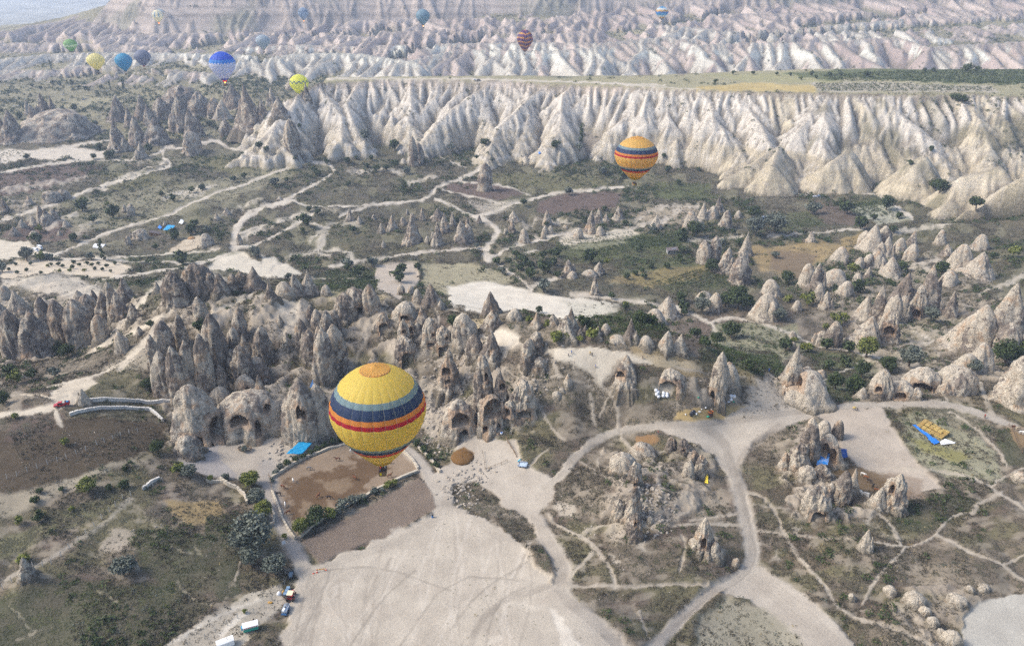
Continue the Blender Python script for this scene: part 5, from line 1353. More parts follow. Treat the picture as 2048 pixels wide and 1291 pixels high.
A3 = cover_points(30000, 700, 1060, 7, lambda X, Y, c, d, g, l: ((c == 1) | (c == 2) | (c == 6)) * cl(X, Y, 30, 14) ** 3 * (0.12 + 0.4 * (X > 400)) + ((c == 0) & (Y < 900) & (Y > 780)) * 0.10, (1.0, 2.2))
A4 = cover_points(70000, 1000, 2100, 8, lambda X, Y, c, d, g, l: ((c == 0) & (Y < 1500)) * cl(X, Y, 60, 15) * 0.6 + (c == 0) * 0.25 * cl(X, Y, 70, 16) + (c > 2) * 0.015, (1.8, 4.0))
scatter("bushes", np.vstack([A1, A2, A3, A4]), dk, "dark green bushes dotted over gullies and slopes", 3)
A1 = cover_points(60000, 125, 420, 9, lambda X, Y, c, d, g, l: soilmask(c) * np.clip(d - 0.2, 0, 1) * cl(X, Y, 12, 22) ** 2 * 0.5, (0.3, 0.8))
scatter("sagebrush", A1, sil, "silvery sagebrush among the scrub", 4)
A1 = cover_points(70000, 130, 460, 10, lambda X, Y, c, d, g, l: soilmask(c) * np.clip(d, 0, 1) * cl(X, Y, 30, 32) ** 2 * 0.4 + (g < -0.055) * 0.25 * soilmask(c) * (d > 0.15), (0.3, 0.7))
scatter("dry_grass", A1, dry, "tawny dry grass in patches along the crest", 5)
A1 = cover_points(110000, 125, 420, 11, lambda X, Y, c, d, g, l: soilmask(c) * (0.10 * (d > 0.1) * cl(X, Y, 16, 42) ** 2 + 0.0), (0.10, 0.32))
rub = []
for (a, b, n, s0, s1) in ((870, 815, 260, .25, 1.0), (885, 860, 120, .3, .9), (945, 950, 70, .3, 1.0), (925, 700, 90, .5, 1.4), (1078, 742, 70, .4, 1.2), (1300, 1015, 90, .3, .9), (1296, 985, 40, .3, .8), (560, 900, 40, .3, 1.0), (1430, 795, 30, .3, .7), (1180, 1070, 20, .2, .5), (910, 975, 60, .3, .9), (930, 1000, 30, .3, .8)):
    q = random.Random(a)
    for i in range(n):
        x, y, z = hit(a, b) if i == 0 else (x0, y0, 0)
        if i == 0: x0, y0 = x, y; continue
        rr_ = (3 + n * 0.035)
        X_ = x0 + q.gauss(0, rr_ * 0.55); Y_ = y0 + q.gauss(0, rr_ * 0.8)
        rub.append((X_, Y_, gz(X_, Y_) - 0.1, q.uniform(s0, s1)))
scatter("rubble", np.vstack([A1, np.array(rub, np.float32)]), sto, "pale stones and rubble fallen below the caves", 6)
# a thin sprinkling of clods on the trodden ground
A1 = cover_points(30000, 125, 300, 13, lambda X, Y, c, d, g, l: (soilmask(c) & (l > 0.33)) * (0.05 + 0.9 * (cl(X, Y, 18, 52) ** 3)) * 0.35, (0.12, 0.3))
scatter("weeds", A1, grn, "small weeds scattered on the bare dirt", 7)
# vine rows and seedling plots
def plot(poly_px, d1, d2, rot, jit, seed, drop=0.15):
    q = np.random.default_rng(seed)
    W3 = [hit(*p)[:2] for p in poly_px]
    xs = [p[0] for p in W3]; ys = [p[1] for p in W3]
    cx, cy = sum(xs) / len(xs), sum(ys) / len(ys); R_ = max(max(xs) - min(xs), max(ys) - min(ys))
    u = np.arange(-R_, R_, d1); v = np.arange(-R_, R_, d2)
    U, V_ = np.meshgrid(u, v)
    U = U.ravel() + q.normal(0, jit, U.size); V_ = V_.ravel() + q.normal(0, jit, V_.size)
    c, s = math.cos(rot), math.sin(rot)
    X = cx + U * c - V_ * s; Y = cy + U * s + V_ * c
    ins = np.zeros(len(X), bool)
    for i in range(len(W3)):
        (ax, ay), (bx, by_) = W3[i], W3[(i + 1) % len(W3)]
        if ay != by_: ins ^= ((ay > Y) != (by_ > Y)) & (X < (bx - ax) * (Y - ay) / (by_ - ay) + ax)
    ins &= q.random(len(X)) > drop
    X = X[ins]; Y = Y[ins]
    return np.stack([X, Y, ground(X, Y), q.uniform(.7, 1.3, len(X))], -1)
vines = []
for q_, d1, d2, rot, jit, sz, dr in [("1625,167 1760,166 1900,172 1990,176 1985,184 1640,183", 3.2, 7.5, .35, .5, 1.4, .1), ("1640,150 1740,144 1900,140 2060,140 2060,168 1900,166 1660,160", 3.5, 7.5, .5, .6, 1.7, .15),
        ("1245,372 1312,368 1316,398 1250,405", 3.4, 4.0, .4, .6, 1.5, .25), ("1395,540 1470,520 1460,575 1350,570 1300,565", 1.4, 3.6, .7, .3, .9, .1), ("650,545 745,535 748,575 660,590", 2.0, 3.4, .2, .5, .95, .2),
        ("1250,478 1365,468 1390,480 1280,496", 1.6, 3.4, .1, .4, 1.0, .1), ("1120,478 1265,462 1285,482 1130,490", 2.2, 3.6, .1, .4, .8, .2), ("1190,500 1290,480 1300,500 1200,515", 2.0, 3.6, .1, .5, 1.1, .2),
        ("190,410 330,378 420,368 400,395 240,445 180,440", 4.0, 5.0, .3, .9, .9, .3), ("1170,655 1260,625 1325,645 1330,668 1210,672", 1.8, 3.0, .5, .6, 1.2, .15), ("1425,690 1560,700 1560,740 1440,735", 2.0, 3.4, .6, .6, 1.0, .25),
        ("620,345 690,330 690,360 640,368", 4, 4.5, .2, .6, 1.0, .3), ("720,318 790,318 800,335 730,348", 4, 4.5, .2, .6, 1.0, .3), ("1560,445 1640,430 1650,450 1570,462", 3, 4, .2, .6, 1.1, .3), ("1690,410 1750,400 1770,425 1715,432", 2, 4, .7, .5, 1.1, .2), ("1450,650 1560,655 1600,695 1480,700", 3, 4.4, .4, .7, .9, .35),
        ("560,270 640,275 640,295 560,292", 4, 5, .4, .8, 1.1, .35), ("0,305 55,300 60,310 0,318", 4, 5, .2, .7, 1.1, .3)]:
    p = plot(P(q_), d1, d2, rot, jit, len(vines) + 3, dr); p[:, 3] *= sz; vines.append(p)
scatter("vineyard", np.vstack(vines), dk, "low vines planted in rows in the small valley plots", 8)

# ------------------------------------------------------------------ trees
def crown_mesh(kind, seed, tall=1.0, fine=False):
    """unit crown: leaf sprays gathered in clumps through a rough ellipsoid, base at z=0, about 2 wide"""
    q = random.Random(seed); V = []; T = []
    nc = (42 if fine else 15) if kind != 'pop' else 10; lf = 0.42 if fine else 1.0
    cl_ = []
    for i in range(nc):
        while True:
            p = Vector((q.uniform(-1, 1), q.uniform(-1, 1), q.uniform(-1, 1)))
            if p.length < 1: break
        p *= 0.66
        p.z = p.z * 0.8 + 0.95
        if kind == 'pop': p = Vector((p.x * .45, p.y * .45, 0.3 + 3.2 * i / nc))
        cl_.append((p, q.uniform(0.28, 0.5) * (0.72 if fine else 1) * (0.8 if kind == 'pop' else 1)))
    for p, r in cl_:
        for j in range(52 if fine else 26):
            d = Vector((q.gauss(0, 1), q.gauss(0, 1), q.gauss(0, 1))).normalized()
            c = p + d * r * q.uniform(0.55, 1.08)
            u = Vector((q.gauss(0, 1), q.gauss(0, 1), q.gauss(0, 1))).normalized() * q.uniform(.10, .20) * lf
            w = (d.cross(u).normalized() + d * q.uniform(-.5, .5)) * q.uniform(.10, .18) * lf
            k = len(V); V += [c - u, c + w, c + u, c - w]; T.append((k, k + 1, k + 2, k + 3))
    me = bpy.data.meshes.new("crown"); me.from_pydata([tuple(v) for v in V], [], T)
    return me

def trunk_mesh(seed, h=1.0):
    q = random.Random(seed); b = MB()
    b.tube((0, 0, -0.25), (0.03, 0, 0.5 * h), 0.085, 0.06, 6)
    for i in range(4):
        a = q.uniform(0, 6.28) ; l = q.uniform(.35, .6)
        b.tube((0.03, 0, 0.45 * h), (0.03 + math.cos(a) * l * .7, math.sin(a) * l * .7, .45 * h + l), 0.045, 0.015, 5)
    return b.mesh("trunk", (M_BARK,))
TRUNKS = [trunk_mesh(i) for i in range(3)]
CROWNS = {}
for kd, mt in (('d', L_DARK), ('y', L_YEL), ('s', L_SIL)):
    CROWNS[kd] = []
    for i in range(4):
        me = crown_mesh('r', 60 + i * 3 + ord(kd)); me.materials.append(mt); CROWNS[kd].append(me)
BIG = {}
for kd, mt in (('d', L_DARK), ('y', L_YEL), ('s', L_SIL)):
    me = crown_mesh('r', 200 + ord(kd), fine=True); me.materials.append(mt); BIG[kd] = me
POP = crown_mesh('pop', 3); POP.materials.append(L_DARK)
NT = 0
def tree(px, py, w, kd, poplar=False, bare=False):
    global NT
    NT += 1
    q = random.Random(NT * 17)
    x, y, z = hit(px, py); s = scale_at(x, y, z)
    R_ = w / s * (0.72 if w >= 20 else 0.60)
    d = math.hypot(x, y); x += x / d * R_ * .5; y += y / d * R_ * .5; z = gz(x, y)
    root = empty("tree", (x, y, z - 0.05), q.uniform(0, 6.28))
    bush = kd == 'b' or (w / s) < 3.2
    k2 = 'd' if kd == 'b' else kd
    me = POP if poplar else BIG[k2] if w >= 26 else q.choice(CROWNS[k2])
    c = add("crown", me, root); c.scale = (R_, R_, R_ * q.uniform(.8, 1.0)) if not poplar else (R_ * 1.3, R_ * 1.3, R_ * 1.5)
    c.location = (0, 0, 0 if bush else R_ * 0.18 - R_ * .1)
    t = add("trunk", q.choice(TRUNKS), root); t.scale = (R_, R_, R_ * (0.9 if bush else 1.1))
    tn = {'d': "dark green", 'y': "yellow-green", 's': "silver-grey"}[k2]
    if poplar: ph = "slender upright poplar tree"
    elif w < 15: ph = f"small {tn} tree"
    elif w < 30: ph = f"{tn} round tree"
    else: ph = f"large {tn} tree"
    register(root, ph, px, py, "tree", "trees of the valley")
def trees(txt, sx=1.0, ox=0, oy=0):
    for q in txt.split():
        a = q.split(',')
        kd = a[3] if len(a) > 3 else 'd'
        tree(float(a[0]) / sx + ox, float(a[1]) / sx + oy, float(a[2]), kd[0], 'P' in kd)
trees("166,424,22 229,438,22 323,394,12 347,403,16 384,386,14 405,382,16 188,319,12 55,320,12 219,318,18 226,312,14 468,366,14 489,358,12 574,366,12 629,348,16 637,353,12 694,328,12 654,330,12 591,325,8 550,372,18,s 171,408,14,y 215,412,10,y 615,368,8,y 188,446,16 697,374,12 520,300,16 535,305,12 130,235,16 150,222,14 40,240,16 170,262,18 190,255,14 200,300,16 450,262,14 300,305,18 420,255,14 600,258,10")
trees("80,466,14,y 149,484,18 75,488,20 208,520,14,dP 312,500,14 351,482,20 366,529,24 383,470,20 390,455,16 414,466,18,s 55,524,26,s 82,520,18,y 99,521,18,s 183,521,16,s 511,516,20,s 612,454,22 607,466,12 618,424,14 636,430,14 694,542,16 577,558,14,s 301,656,16 110,752,20,s 22,756,24 35,768,24,y 65,760,20 8,712,22 112,710,28 137,716,26 8,812,26 31,838,14,y 300,786,26 82,622,20 403,668,22 580,684,14 5,545,20,s 36,548,9 18,541,8 54,543,9 83,549,8 96,534,7,y 118,532,9 126,536,9 146,538,10 140,543,9,y 160,533,9 169,543,9,y 185,533,9 190,541,8 62,531,9 32,531,8 103,531,8 120,545,8,y 148,528,10 175,530,9 197,530,8 215,535,9 230,530,9 222,545,8 205,542,8")
trees("131,892,18,y 82,988,14 178,990,32,y 125,984,12 220,982,14 250,980,20 250,944,12 318,910,26 362,953,24,y 381,964,28,s 452,960,16,s 486,966,18,s 503,980,32,y 420,964,14,y 73,1010,18 40,1050,18,y 82,1044,20 145,1022,12,y 72,1005,10 253,1163,44,s 50,1128,22,y 488,905,12,s")
trees("518,1118,72,s 488,1112,44,s 505,1140,40,s 552,1160,44,s 517,1014,34,s 530,1042,32,y 603,1074,30,y 636,1054,34 660,1040,22,y 622,1062,24 688,1026,24,s 708,1014,20,s 725,1003,18,s 750,990,18,s 775,978,18,y 765,984,12,s 790,972,14,y 675,1032,18,s 490,1226,10,y 552,950,14,s 562,940,15,s 576,934,16 591,926,15 606,919,15 621,912,15 636,904,15 651,897,15 666,890,15 681,885,15 697,880,14 820,884,18 834,894,18 848,908,18 860,922,16 872,938,16 545,965,12,s 570,1078,12,y")
trees("985,374,14 1030,340,16 1050,353,16 1066,363,16 1086,378,17 1055,424,18 1115,400,16 1115,472,22 1190,342,17 1170,388,14 1200,430,24 1250,388,18 1272,334,19 1240,322,14 1275,460,17 1465,380,24 1560,368,12,y 1590,585,16 1670,645,14 365,434,20 345,484,24 455,410,16 115,455,20 190,394,20,s 45,405,20,s 920,384,18 950,434,16,s 1190,550,24,s 1165,660,16 1075,34,14 660,760,22 1475,830,22,y 1405,840,14,y 1325,825,16,y 1265,865,24,y 1415,746,20 1445,730,16 1215,750,16,y 1105,720,14,y 1755,726,26 1810,735,24 1670,625,14,y 1740,305,10 1985,356,14 1910,405,14 1765,425,12 1780,466,14 1725,445,12 1680,466,14 1820,405,12 2010,666,24 1990,606,20 820,250,14 800,284,12,s 680,134,14 75,195,16 735,250,12 1070,204,8 1210,155,12 965,119,10 1830,186,18,s 1670,154,14 2000,236,20 2000,316,18 1760,295,10 1545,64,12", 2.926, 680, 400)
trees("115,220,32 45,246,18 345,199,12 465,124,26 470,222,36,s 585,212,42,s 375,276,16 285,266,14,s 215,428,26 590,346,16,s 40,374,14 655,500,26 1045,440,20,y 1070,546,24 940,520,12 1330,426,22 1560,456,24 1275,510,14 780,626,24,y 660,606,18,y 370,650,44 425,648,30 300,628,30 160,666,30,s 60,676,16 170,586,16 950,730,20,y 1000,716,18,y 885,764,14,y 605,722,30,s 890,880,24 770,895,22,y 1020,896,24 1120,938,36,y 1095,1042,30 1230,960,16 1240,1028,32 1370,985,44,s 1000,980,22 900,996,22 330,820,36 120,806,20 1050,1146,36 940,1108,30 1740,1030,28,s 1930,970,50 2020,945,46,y 1850,918,26 435,1005,20 650,886,24 700,834,14,y 1670,305,16,y 1870,345,16 1980,335,20,y 1500,720,30,s 1620,866,20 1240,66,26 1310,115,16 815,90,24,s 1010,86,24 1165,115,14 1750,116,22 1090,175,24 1280,205,18 250,850,26 180,870,22 1145,640,18,s", 2.926, 1348, 400)
trees("155,845,20,s 320,886,20 95,935,10 40,960,14 185,940,12 160,985,10 215,1010,14 270,1000,12 320,980,18 390,1026,16,s 850,865,18 1265,885,18 1410,852,12,dP 650,895,16,s 1400,915,18,s 890,954,10,s 1540,1026,18,s 1340,1145,18,s 1660,1055,20 1920,1014,14 1890,944,10 1980,1085,12 800,930,10 590,964,8", 2.926, 680, 0)
trees("1625,600,13 1645,606,15 1662,609,14 1680,610,15 1700,606,13 345,438,8 460,438,8 600,443,8 680,446,8 740,470,8,y 830,463,8 975,446,9 1130,453,14 1465,423,10 1515,423,10 1715,428,18 1770,424,12 910,443,8 805,443,10 1500,895,12 1550,1146,28 1380,975,12 240,489,10 140,1004,10 1520,1130,20", 2.926, 1348, 0)
trees("605,820,6,dP 1295,1055,6,dP 1450,1035,7,dP 1440,1035,6,dP 620,990,8 700,1010,7 850,990,8 930,1040,8 1190,1040,8 1000,1050,8 480,1050,8 380,1020,8", 5.851, 0, 0)
# ------------------------------------------------------------------ balloons
PT = np.array([0, .01, .03, .06, .1, .15, .2, .28, .36, .42, .5, .6, .7, .8, .9, 1.0])
PR = np.array([0, .14, .30, .44, .58, .71, .81, .92, .985, 1.0, .98, .895, .765, .60, .41, .215])
def nylon(name, c):
    if name in MATS: return MATS[name]
    m, n, b = new_mat(name)
    tc = N(n, "ShaderNodeTexCoord")
    f = noise(n, tc.outputs["Object"], 0.35, 3, 0.5)
    n.links.new(mixc(n, f, tuple(x * .9 for x in c), tuple(min(1, x * 1.08) for x in c)), b.inputs["Base Color"])
    b.inputs["Roughness"].default_value = 0.55; b.inputs["Specular IOR Level"].default_value = 0.3
    tr = n.nodes.new("ShaderNodeBsdfTranslucent"); tr.inputs[0].default_value = (*c, 1)
    mx_ = n.nodes.new("ShaderNodeMixShader"); mx_.inputs[0].default_value = 0.6
    out = [x for x in n.nodes if x.type == 'OUTPUT_MATERIAL'][0]
    n.links.new(b.outputs[0], mx_.inputs[1]); n.links.new(tr.outputs[0], mx_.inputs[2]); n.links.new(mx_.outputs[0], out.inputs[0])
    MATS[name] = m
    return m

def gore(R_, Hh, ng, bands, nt_=46, na=7, bulge=.016, mats=(), ts=None):
    """one lobed panel of the envelope hanging below z=0"""
    cuts = sorted(set([b[0] for b in bands] + [1.0]))
    ts = sorted(set(list(np.linspace(0.032, 1, nt_)) + [c for c in cuts if c > .032]))
    V = []; Q = []; Mi = []
    for t in ts:
        r = np.interp(t, PT, PR) * R_
        for k in range(na):
            a = (k / (na - 1) - .5) * 2 * math.pi / ng
            lob = 1 + bulge * (1 - (2 * k / (na - 1) - 1) ** 2) * min(1, (1 - t) * 4 + .2)
            V.append((r * lob * math.sin(a), -r * lob * math.cos(a), -t * Hh))
    for j in range(len(ts) - 1):
        tm = (ts[j] + ts[j + 1]) / 2
        mi = [i for i, b in enumerate(bands) if b[0] <= tm][-1]
        for k in range(na - 1):
            Q.append((j * na + k, j * na + k + 1, (j + 1) * na + k + 1, (j + 1) * na + k)); Mi.append(bands[mi][1])
    me = bpy.data.meshes.new("gore"); me.from_pydata(V, [], Q)
    for m in mats: me.materials.append(m)
    me.polygons.foreach_set("material_index", Mi); me.polygons.foreach_set("use_smooth", [True] * len(Q))
    return me

def balloon_origin(px, py, width_px, D):
    z = F * D / width_px
    d = Vector(((px - 1024) , (F * CP - (py - 645.5) * SP), -(F * SP + (py - 645.5) * CP))) / F
    return Vector((0, 0, CZ)) + d * z

def person_mesh(shirt, trousers, seed=0, arm=0.0, walk=0.0):
    """one continuous figure grown over a jointed skeleton; feet at z=0, facing -y"""
    J = [((0, 0, .98), .135), ((0, 0, 1.2), .13), ((0, 0, 1.42), .15), ((0, 0, 1.52), .058), ((0, -.01, 1.62), .088), ((0, -.01, 1.74), .078)]
    E = [(0, 1), (1, 2), (2, 3), (3, 4), (4, 5)]
    def ch(root, pts):
        p = root
        for c, r in pts:
            J.append((c, r)); E.append((p, len(J) - 1)); p = len(J) - 1
    for s in (-1, 1):
        w = walk * s
        ch(0, [((s * .095, -w * .02, .90), .098), ((s * .105, -w * .16, .50), .062), ((s * .11, w * -.10 + .03 * abs(w), .09), .045), ((s * .12, w * -.10 - .12, .045), .04)])
        ch(2, [((s * .185, 0, 1.42), .062), ((s * .235, w * .12 + .0, 1.14), .045), ((s * .235, w * .2 - .06 - arm * .2, .90 + arm * .25), .035), ((s * .23, w * .2 - .09 - arm * .28, .81 + arm * .3), .038)])
    me = bpy.data.meshes.new("figure"); me.from_pydata([j[0] for j in J], E, [])
    o = bpy.data.objects.new("figure", me); COL.objects.link(o)
    md = o.modifiers.new("skin", 'SKIN'); md.use_smooth_shade = True
    for i, v in enumerate(me.skin_vertices[0].data): v.radius = (J[i][1], J[i][1] * .85); v.use_root = (i == 0)
    sb = o.modifiers.new("sub", 'SUBSURF'); sb.levels = 1; sb.render_levels = 1
    dg = bpy.context.evaluated_depsgraph_get(); ev = o.evaluated_get(dg)
    out = bpy.data.meshes.new_from_object(ev); bpy.data.objects.remove(o)
    for m in (shirt, trousers, flat("skin", (.42, .26, .18), .7), flat("hair", (.03, .02, .015), .8), flat("shoes", (.04, .035, .03), .8)): out.materials.append(m)
    mi = []
    for p in out.polygons:
        c = p.center
        if c.z > 1.70 or (c.z > 1.60 and c.y > .03): mi.append(3)
        elif c.z > 1.53: mi.append(2)
        elif c.z < .10: mi.append(4)
        elif abs(c.x) > .17 and c.z < .92 + arm * .2: mi.append(2)
        elif c.z < .98: mi.append(1)
        else: mi.append(0)
    out.polygons.foreach_set("material_index", mi)
    return out
CLO = {k: flat("cloth_" + k, v, .9, .15, 6) for k, v in dict(black=(.02, .02, .025), navy=(.03, .04, .10), blue=(.04, .12, .42), yellow=(.65, .45, .04), red=(.40, .04, .03), white=(.6, .6, .58), grey=(.18, .18, .19), jeans=(.06, .09, .16), brown=(.14, .08, .05)).items()}
PM = {}
def person_at(x, y, z, top, leg, rz, label, group=None, walk=0.0, arm=0.0):
    k = (top, leg, walk, arm)
    if k not in PM: PM[k] = person_mesh(CLO[top], CLO[leg], 0, arm, walk)
    o = add("person", PM[k], None, (), (x, y, z), (0, 0, rz), (1, 1, 1))
    tag(o, label, "person", group); return o

def basket_part(root, w, d, h, z, label_yellow=True):
    wick = flat("wicker", (.20, .13, .07), .9, .3, 8)
    b = MB(); t = .08
    for c, s in (((0, -d / 2, z + h / 2), (w, t, h)), ((0, d / 2, z + h / 2), (w, t, h)), ((-w / 2, 0, z + h / 2), (t, d - t, h)), ((w / 2, 0, z + h / 2), (t, d - t, h)), ((0, 0, z + .04), (w - t, d - t, .06))):
        b.box(c, s)
    k = add("basket", b.mesh("basket", (wick,)), root)
    b = MB()
    for c, s in (((0, -d / 2, z + h + .03), (w + .1, .16, .12)), ((0, d / 2, z + h + .03), (w + .1, .16, .12)), ((-w / 2, 0, z + h + .03), (.16, d - .2, .12)), ((w / 2, 0, z + h + .03), (.16, d - .2, .12))): b.box(c, s)
    add("rim", b.mesh("rim", (flat("suede", (.08, .045, .03), .9),)), k)
    if label_yellow:
        b = MB(); b.box((-w / 2 + .45, -d / 2 - .05, z + h * .55), (.38, .03, .7)); add("panel", b.mesh("panel", (flat("yellow_panel", (.75, .55, .02), .6),)), k)
    return k

def big_balloon(px, py, wpx, D, Hh, label, yaw, people, warm=False):
    crown = balloon_origin(px, py, wpx, D)
    root = empty("hot_air_balloon", crown, yaw)
    tag(root, label, "hot air balloon", "hot air balloons over the valley")
    Y_ = nylon("nylon_amber", (.82, .55, .17)) if warm else nylon("nylon_yellow", (.82, .66, .15)); LB = nylon("nylon_pale_blue", (.23, .36, .45)); NV = nylon("nylon_navy", (.04, .072, .18))
    OR = nylon("nylon_orange", (.76, .31, .08)); RD = nylon("nylon_red", (.50, .035, .07)); OD = nylon("nylon_dark_yellow", (.55, .40, .02)); VO = nylon("nylon_vent", (.74, .44, .13)); RO = nylon("nylon_vermilion", (.66, .11, .03))
    mats = [Y_, LB, NV, OR, RD, RO, OD]
    bands = [(0, 0), (.185, 1), (.232, 2), (.318, 3), (.362, 4), (.405, 0), (.65, 1), (.685, 2), (.735, 5), (.757, 4), (.78, 0), (.93, 6)]
    ng = 26; R_ = D / 2 / 1.016
    g = gore(R_, Hh, ng, bands, mats=mats)
    for i in range(ng): add("gore", g, root, (), (0, 0, 0), (0, 0, (i + .5) * 2 * math.pi / ng))
    # parachute vent at the crown, pleated
    V = [(0, 0, .04 * R_)]; Fc = []; nn = 72
    for j, f in enumerate((.33, .66, 1.0)):
        for i in range(nn):
            a = 2 * math.pi * i / nn; r = .305 * R_ * f
            V.append((r * math.cos(a), r * math.sin(a), -np.interp(.033 * f, PT, PT) * Hh * .9 + .10 + (.06 if i % 3 == 0 else -.05) * f))
    for i in range(nn): Fc.append((0, 1 + i, 1 + (i + 1) % nn))
    for j in range(2):
        for i in range(nn): Fc.append((1 + j * nn + i, 1 + (j + 1) * nn + i, 1 + (j + 1) * nn + (i + 1) % nn, 1 + j * nn + (i + 1) % nn))
    me = bpy.data.meshes.new("crown_vent"); me.from_pydata(V, [], Fc); me.materials.append(VO)
    add("crown_vent", me, root)
    b = MB()
    for i in range(40):
        a0, a1 = 2 * math.pi * i / 40, 2 * math.pi * (i + 1) / 40; r = .31 * R_; zz = -.032 * Hh
        b.tube((r * math.cos(a0), r * math.sin(a0), zz), (r * math.cos(a1), r * math.sin(a1), zz), .10, None, 5)
    add("crown_ring", b.mesh("crown_ring", (VO,)), root)
    # load tapes stand proud between the gores
    b = MB(); tape = flat("tape", (.55, .48, .30), .7)
    for i in range(ng):
        a = i * 2 * math.pi / ng; q = None
        for t in np.linspace(.035, .99, 24):
            r = np.interp(t, PT, PR) * R_ * 1.003
            p = (r * math.sin(a), -r * math.cos(a), -t * Hh)
            if q: b.tube(q, p, .022, None, 3)
            q = p
    tp = add("load_tape", b.mesh("load_tape", (tape,)), root); tag(tp, kind="stuff")
    bz = -Hh - 3.3
    w, d, h = 1.7, 3.2, 1.15
    add_b = MB(); wire = flat("rope", (.08, .07, .06), .8)
    for i in range(8):
        a = math.pi / 8 + i * math.pi / 4; r = .19 * R_
        add_b.tube((r * math.cos(a), r * math.sin(a), -Hh), (w / 2 * (1 if math.cos(a) > 0 else -1) * .8, d / 2 * (1 if math.sin(a) > 0 else -1) * .6, bz + 2.75), .02, None, 4)
    add("rigging", add_b.mesh("rigging", (wire,)), root)
    b = MB(); st = flat("steel", (.35, .35, .36), .35, .1, 4, .8)
    for sx in (-1, 1):
        for sy in (-1, 1): b.tube((sx * w * .4, sy * d * .3, bz + h), (sx * w * .4, sy * d * .3, bz + 2.75), .035, None, 6)
    for sy in (-1, 1): b.tube((-w * .4, sy * d * .3, bz + 2.75), (w * .4, sy * d * .3, bz + 2.75), .035, None, 6)
    for sx in (-1, 1): b.tube((sx * w * .4, -d * .3, bz + 2.75), (sx * w * .4, d * .3, bz + 2.75), .035, None, 6)
    fr = add("burner_frame", b.mesh("burner_frame", (st,)), root)
    b = MB()
    for sx in (-.3, .3): b.tube((sx, 0, bz + 2.5), (sx, 0, bz + 3.1), .16, .2, 10)
    add("burner", b.mesh("burner", (st,)), fr)
    basket_part(root, w, d, h, bz)
    Rm = Matrix.Rotation(yaw, 4, 'Z')
    for (x, y, top, lab) in people:
        p = crown + (Rm @ Vector((x, y, 0))); 
        person_at(p.x, p.y, crown.z + bz + .10, top, "jeans", yaw + x * 2, lab, "passengers in the balloon basket", arm=1.0 if x > 0 else 0.0)
    return root
big_balloon(749, 733, 198, 22.0, 25.0, "big yellow balloon with blue, orange and red bands floating low over the horse paddock", math.radians(4),
            [(-.45, -1.15, "navy", "passenger in navy at the basket edge above the yellow panel"), (.4, -1.1, "black", "passenger in black leaning on the basket rim above the paddock"), (.0, -.35, "black", "passenger in black standing under the burner of the big balloon"),
             (-.5, .2, "red", "passenger in red jacket in the middle of the big basket"), (.5, .45, "white", "passenger in white on the basket side facing the caves"), (-.1, 1.1, "grey", "passenger in grey at the rear corner of the big basket")])
big_balloon(1275, 273, 88, 22.0, 21.5, "orange-yellow balloon with blue and red bands hovering before the pale cliff", 0.15,
            [(-.3, -1, "black", "passenger in black in the basket before the cliff"), (.3, -.6, "grey", "passenger in grey in the basket before the cliff"), (0, .6, "navy", "passenger in navy in the basket before the cliff")], True)

def small_balloon(cx, top, bot, wpx, label, pattern, D=20.0, flame=False, depth_f=1.0):
    D = D * depth_f
    Rr = D / 2
    dist = F * D / wpx
    ang = PITCH + math.atan(((top + bot) / 2 - 645.5) / F)
    hpx = bot - top
    Hh = (hpx / wpx * D) / math.cos(ang) * 0.98
    crown = balloon_origin(cx, top + wpx * .035, wpx, D)
    root = empty("hot_air_balloon", crown, 0.1 * (cx % 7)); tag(root, label, "hot air balloon", "hot air balloons over the valley")
    ng = 24; na = 5; ts = np.concatenate([[0.0], np.linspace(.02, 1, 30)])
    V = []; Q = []; Mi = []; nc = ng * (na - 1)
    for t in ts:
        r = np.interp(t, PT, PR) * Rr / 1.03
        for k in range(nc):
            a = k * 2 * math.pi / nc; u = (k % (na - 1)) / (na - 1)
            V.append((r * (1 + .035 * math.sin(math.pi * u)) * math.sin(a), -r * (1 + .035 * math.sin(math.pi * u)) * math.cos(a), -t * Hh))
    cols = pattern['c']; fn = pattern['f']
    for j in range(len(ts) - 1):
        for k in range(nc):
            Q.append((j * nc + k, j * nc + (k + 1) % nc, (j + 1) * nc + (k + 1) % nc, (j + 1) * nc + k))
            Mi.append(fn((ts[j] + ts[j + 1]) / 2, (k + .5) / nc, k // (na - 1)))
    me = bpy.data.meshes.new("envelope"); me.from_pydata(V, [], Q)
    for i, c in enumerate(cols):
        c = tuple(min(.85, v * 1.3 + .02) for v in c); me.materials.append(nylon("nylon_%02x%02x%02x" % tuple(int(v * 255) for v in c), c))
    me.polygons.foreach_set("material_index", Mi); me.polygons.foreach_set("use_smooth", [True] * len(Q))
    add("envelope", me, root)
    sk = MB(); sk.cur = 0
    sk.tube((0, 0, -Hh + .1), (0, 0, -Hh - 1.4), Rr * .19, Rr * .13, 14)
    sk.f = sk.f[:14]; sk.m = sk.m[:14]
    add("skirt", sk.mesh("skirt", (nylon("nylon_skirt_%d" % int(cx), pattern.get('s', (.1, .1, .12))),)), root)
    b = MB()
    for sx in (-1, 1):
        for sy in (-1, 1): b.tube((sx * Rr * .09, sy * Rr * .09, -Hh - 1.4), (sx * 1.1, sy * .7, -Hh - 3.9), .03, None, 4)
    add("rigging", b.mesh("rigging", (flat("rope", (.08, .07, .06), .8),)), root)
    basket_part(root, 2.6, 1.6, 1.1, -Hh - 5.0, False)
    if flame:
        b = MB(); b.tube((0, 0, -Hh - 2.6), (0, 0, -Hh - .2), .35, .9, 10)
        add("burner_flame", b.mesh("burner_flame", (flat("flame", (1.0, .38, .08), .5, .1, 1, 0, 0, 3.0),)), root)
    return root
const = lambda t, u, g: 0
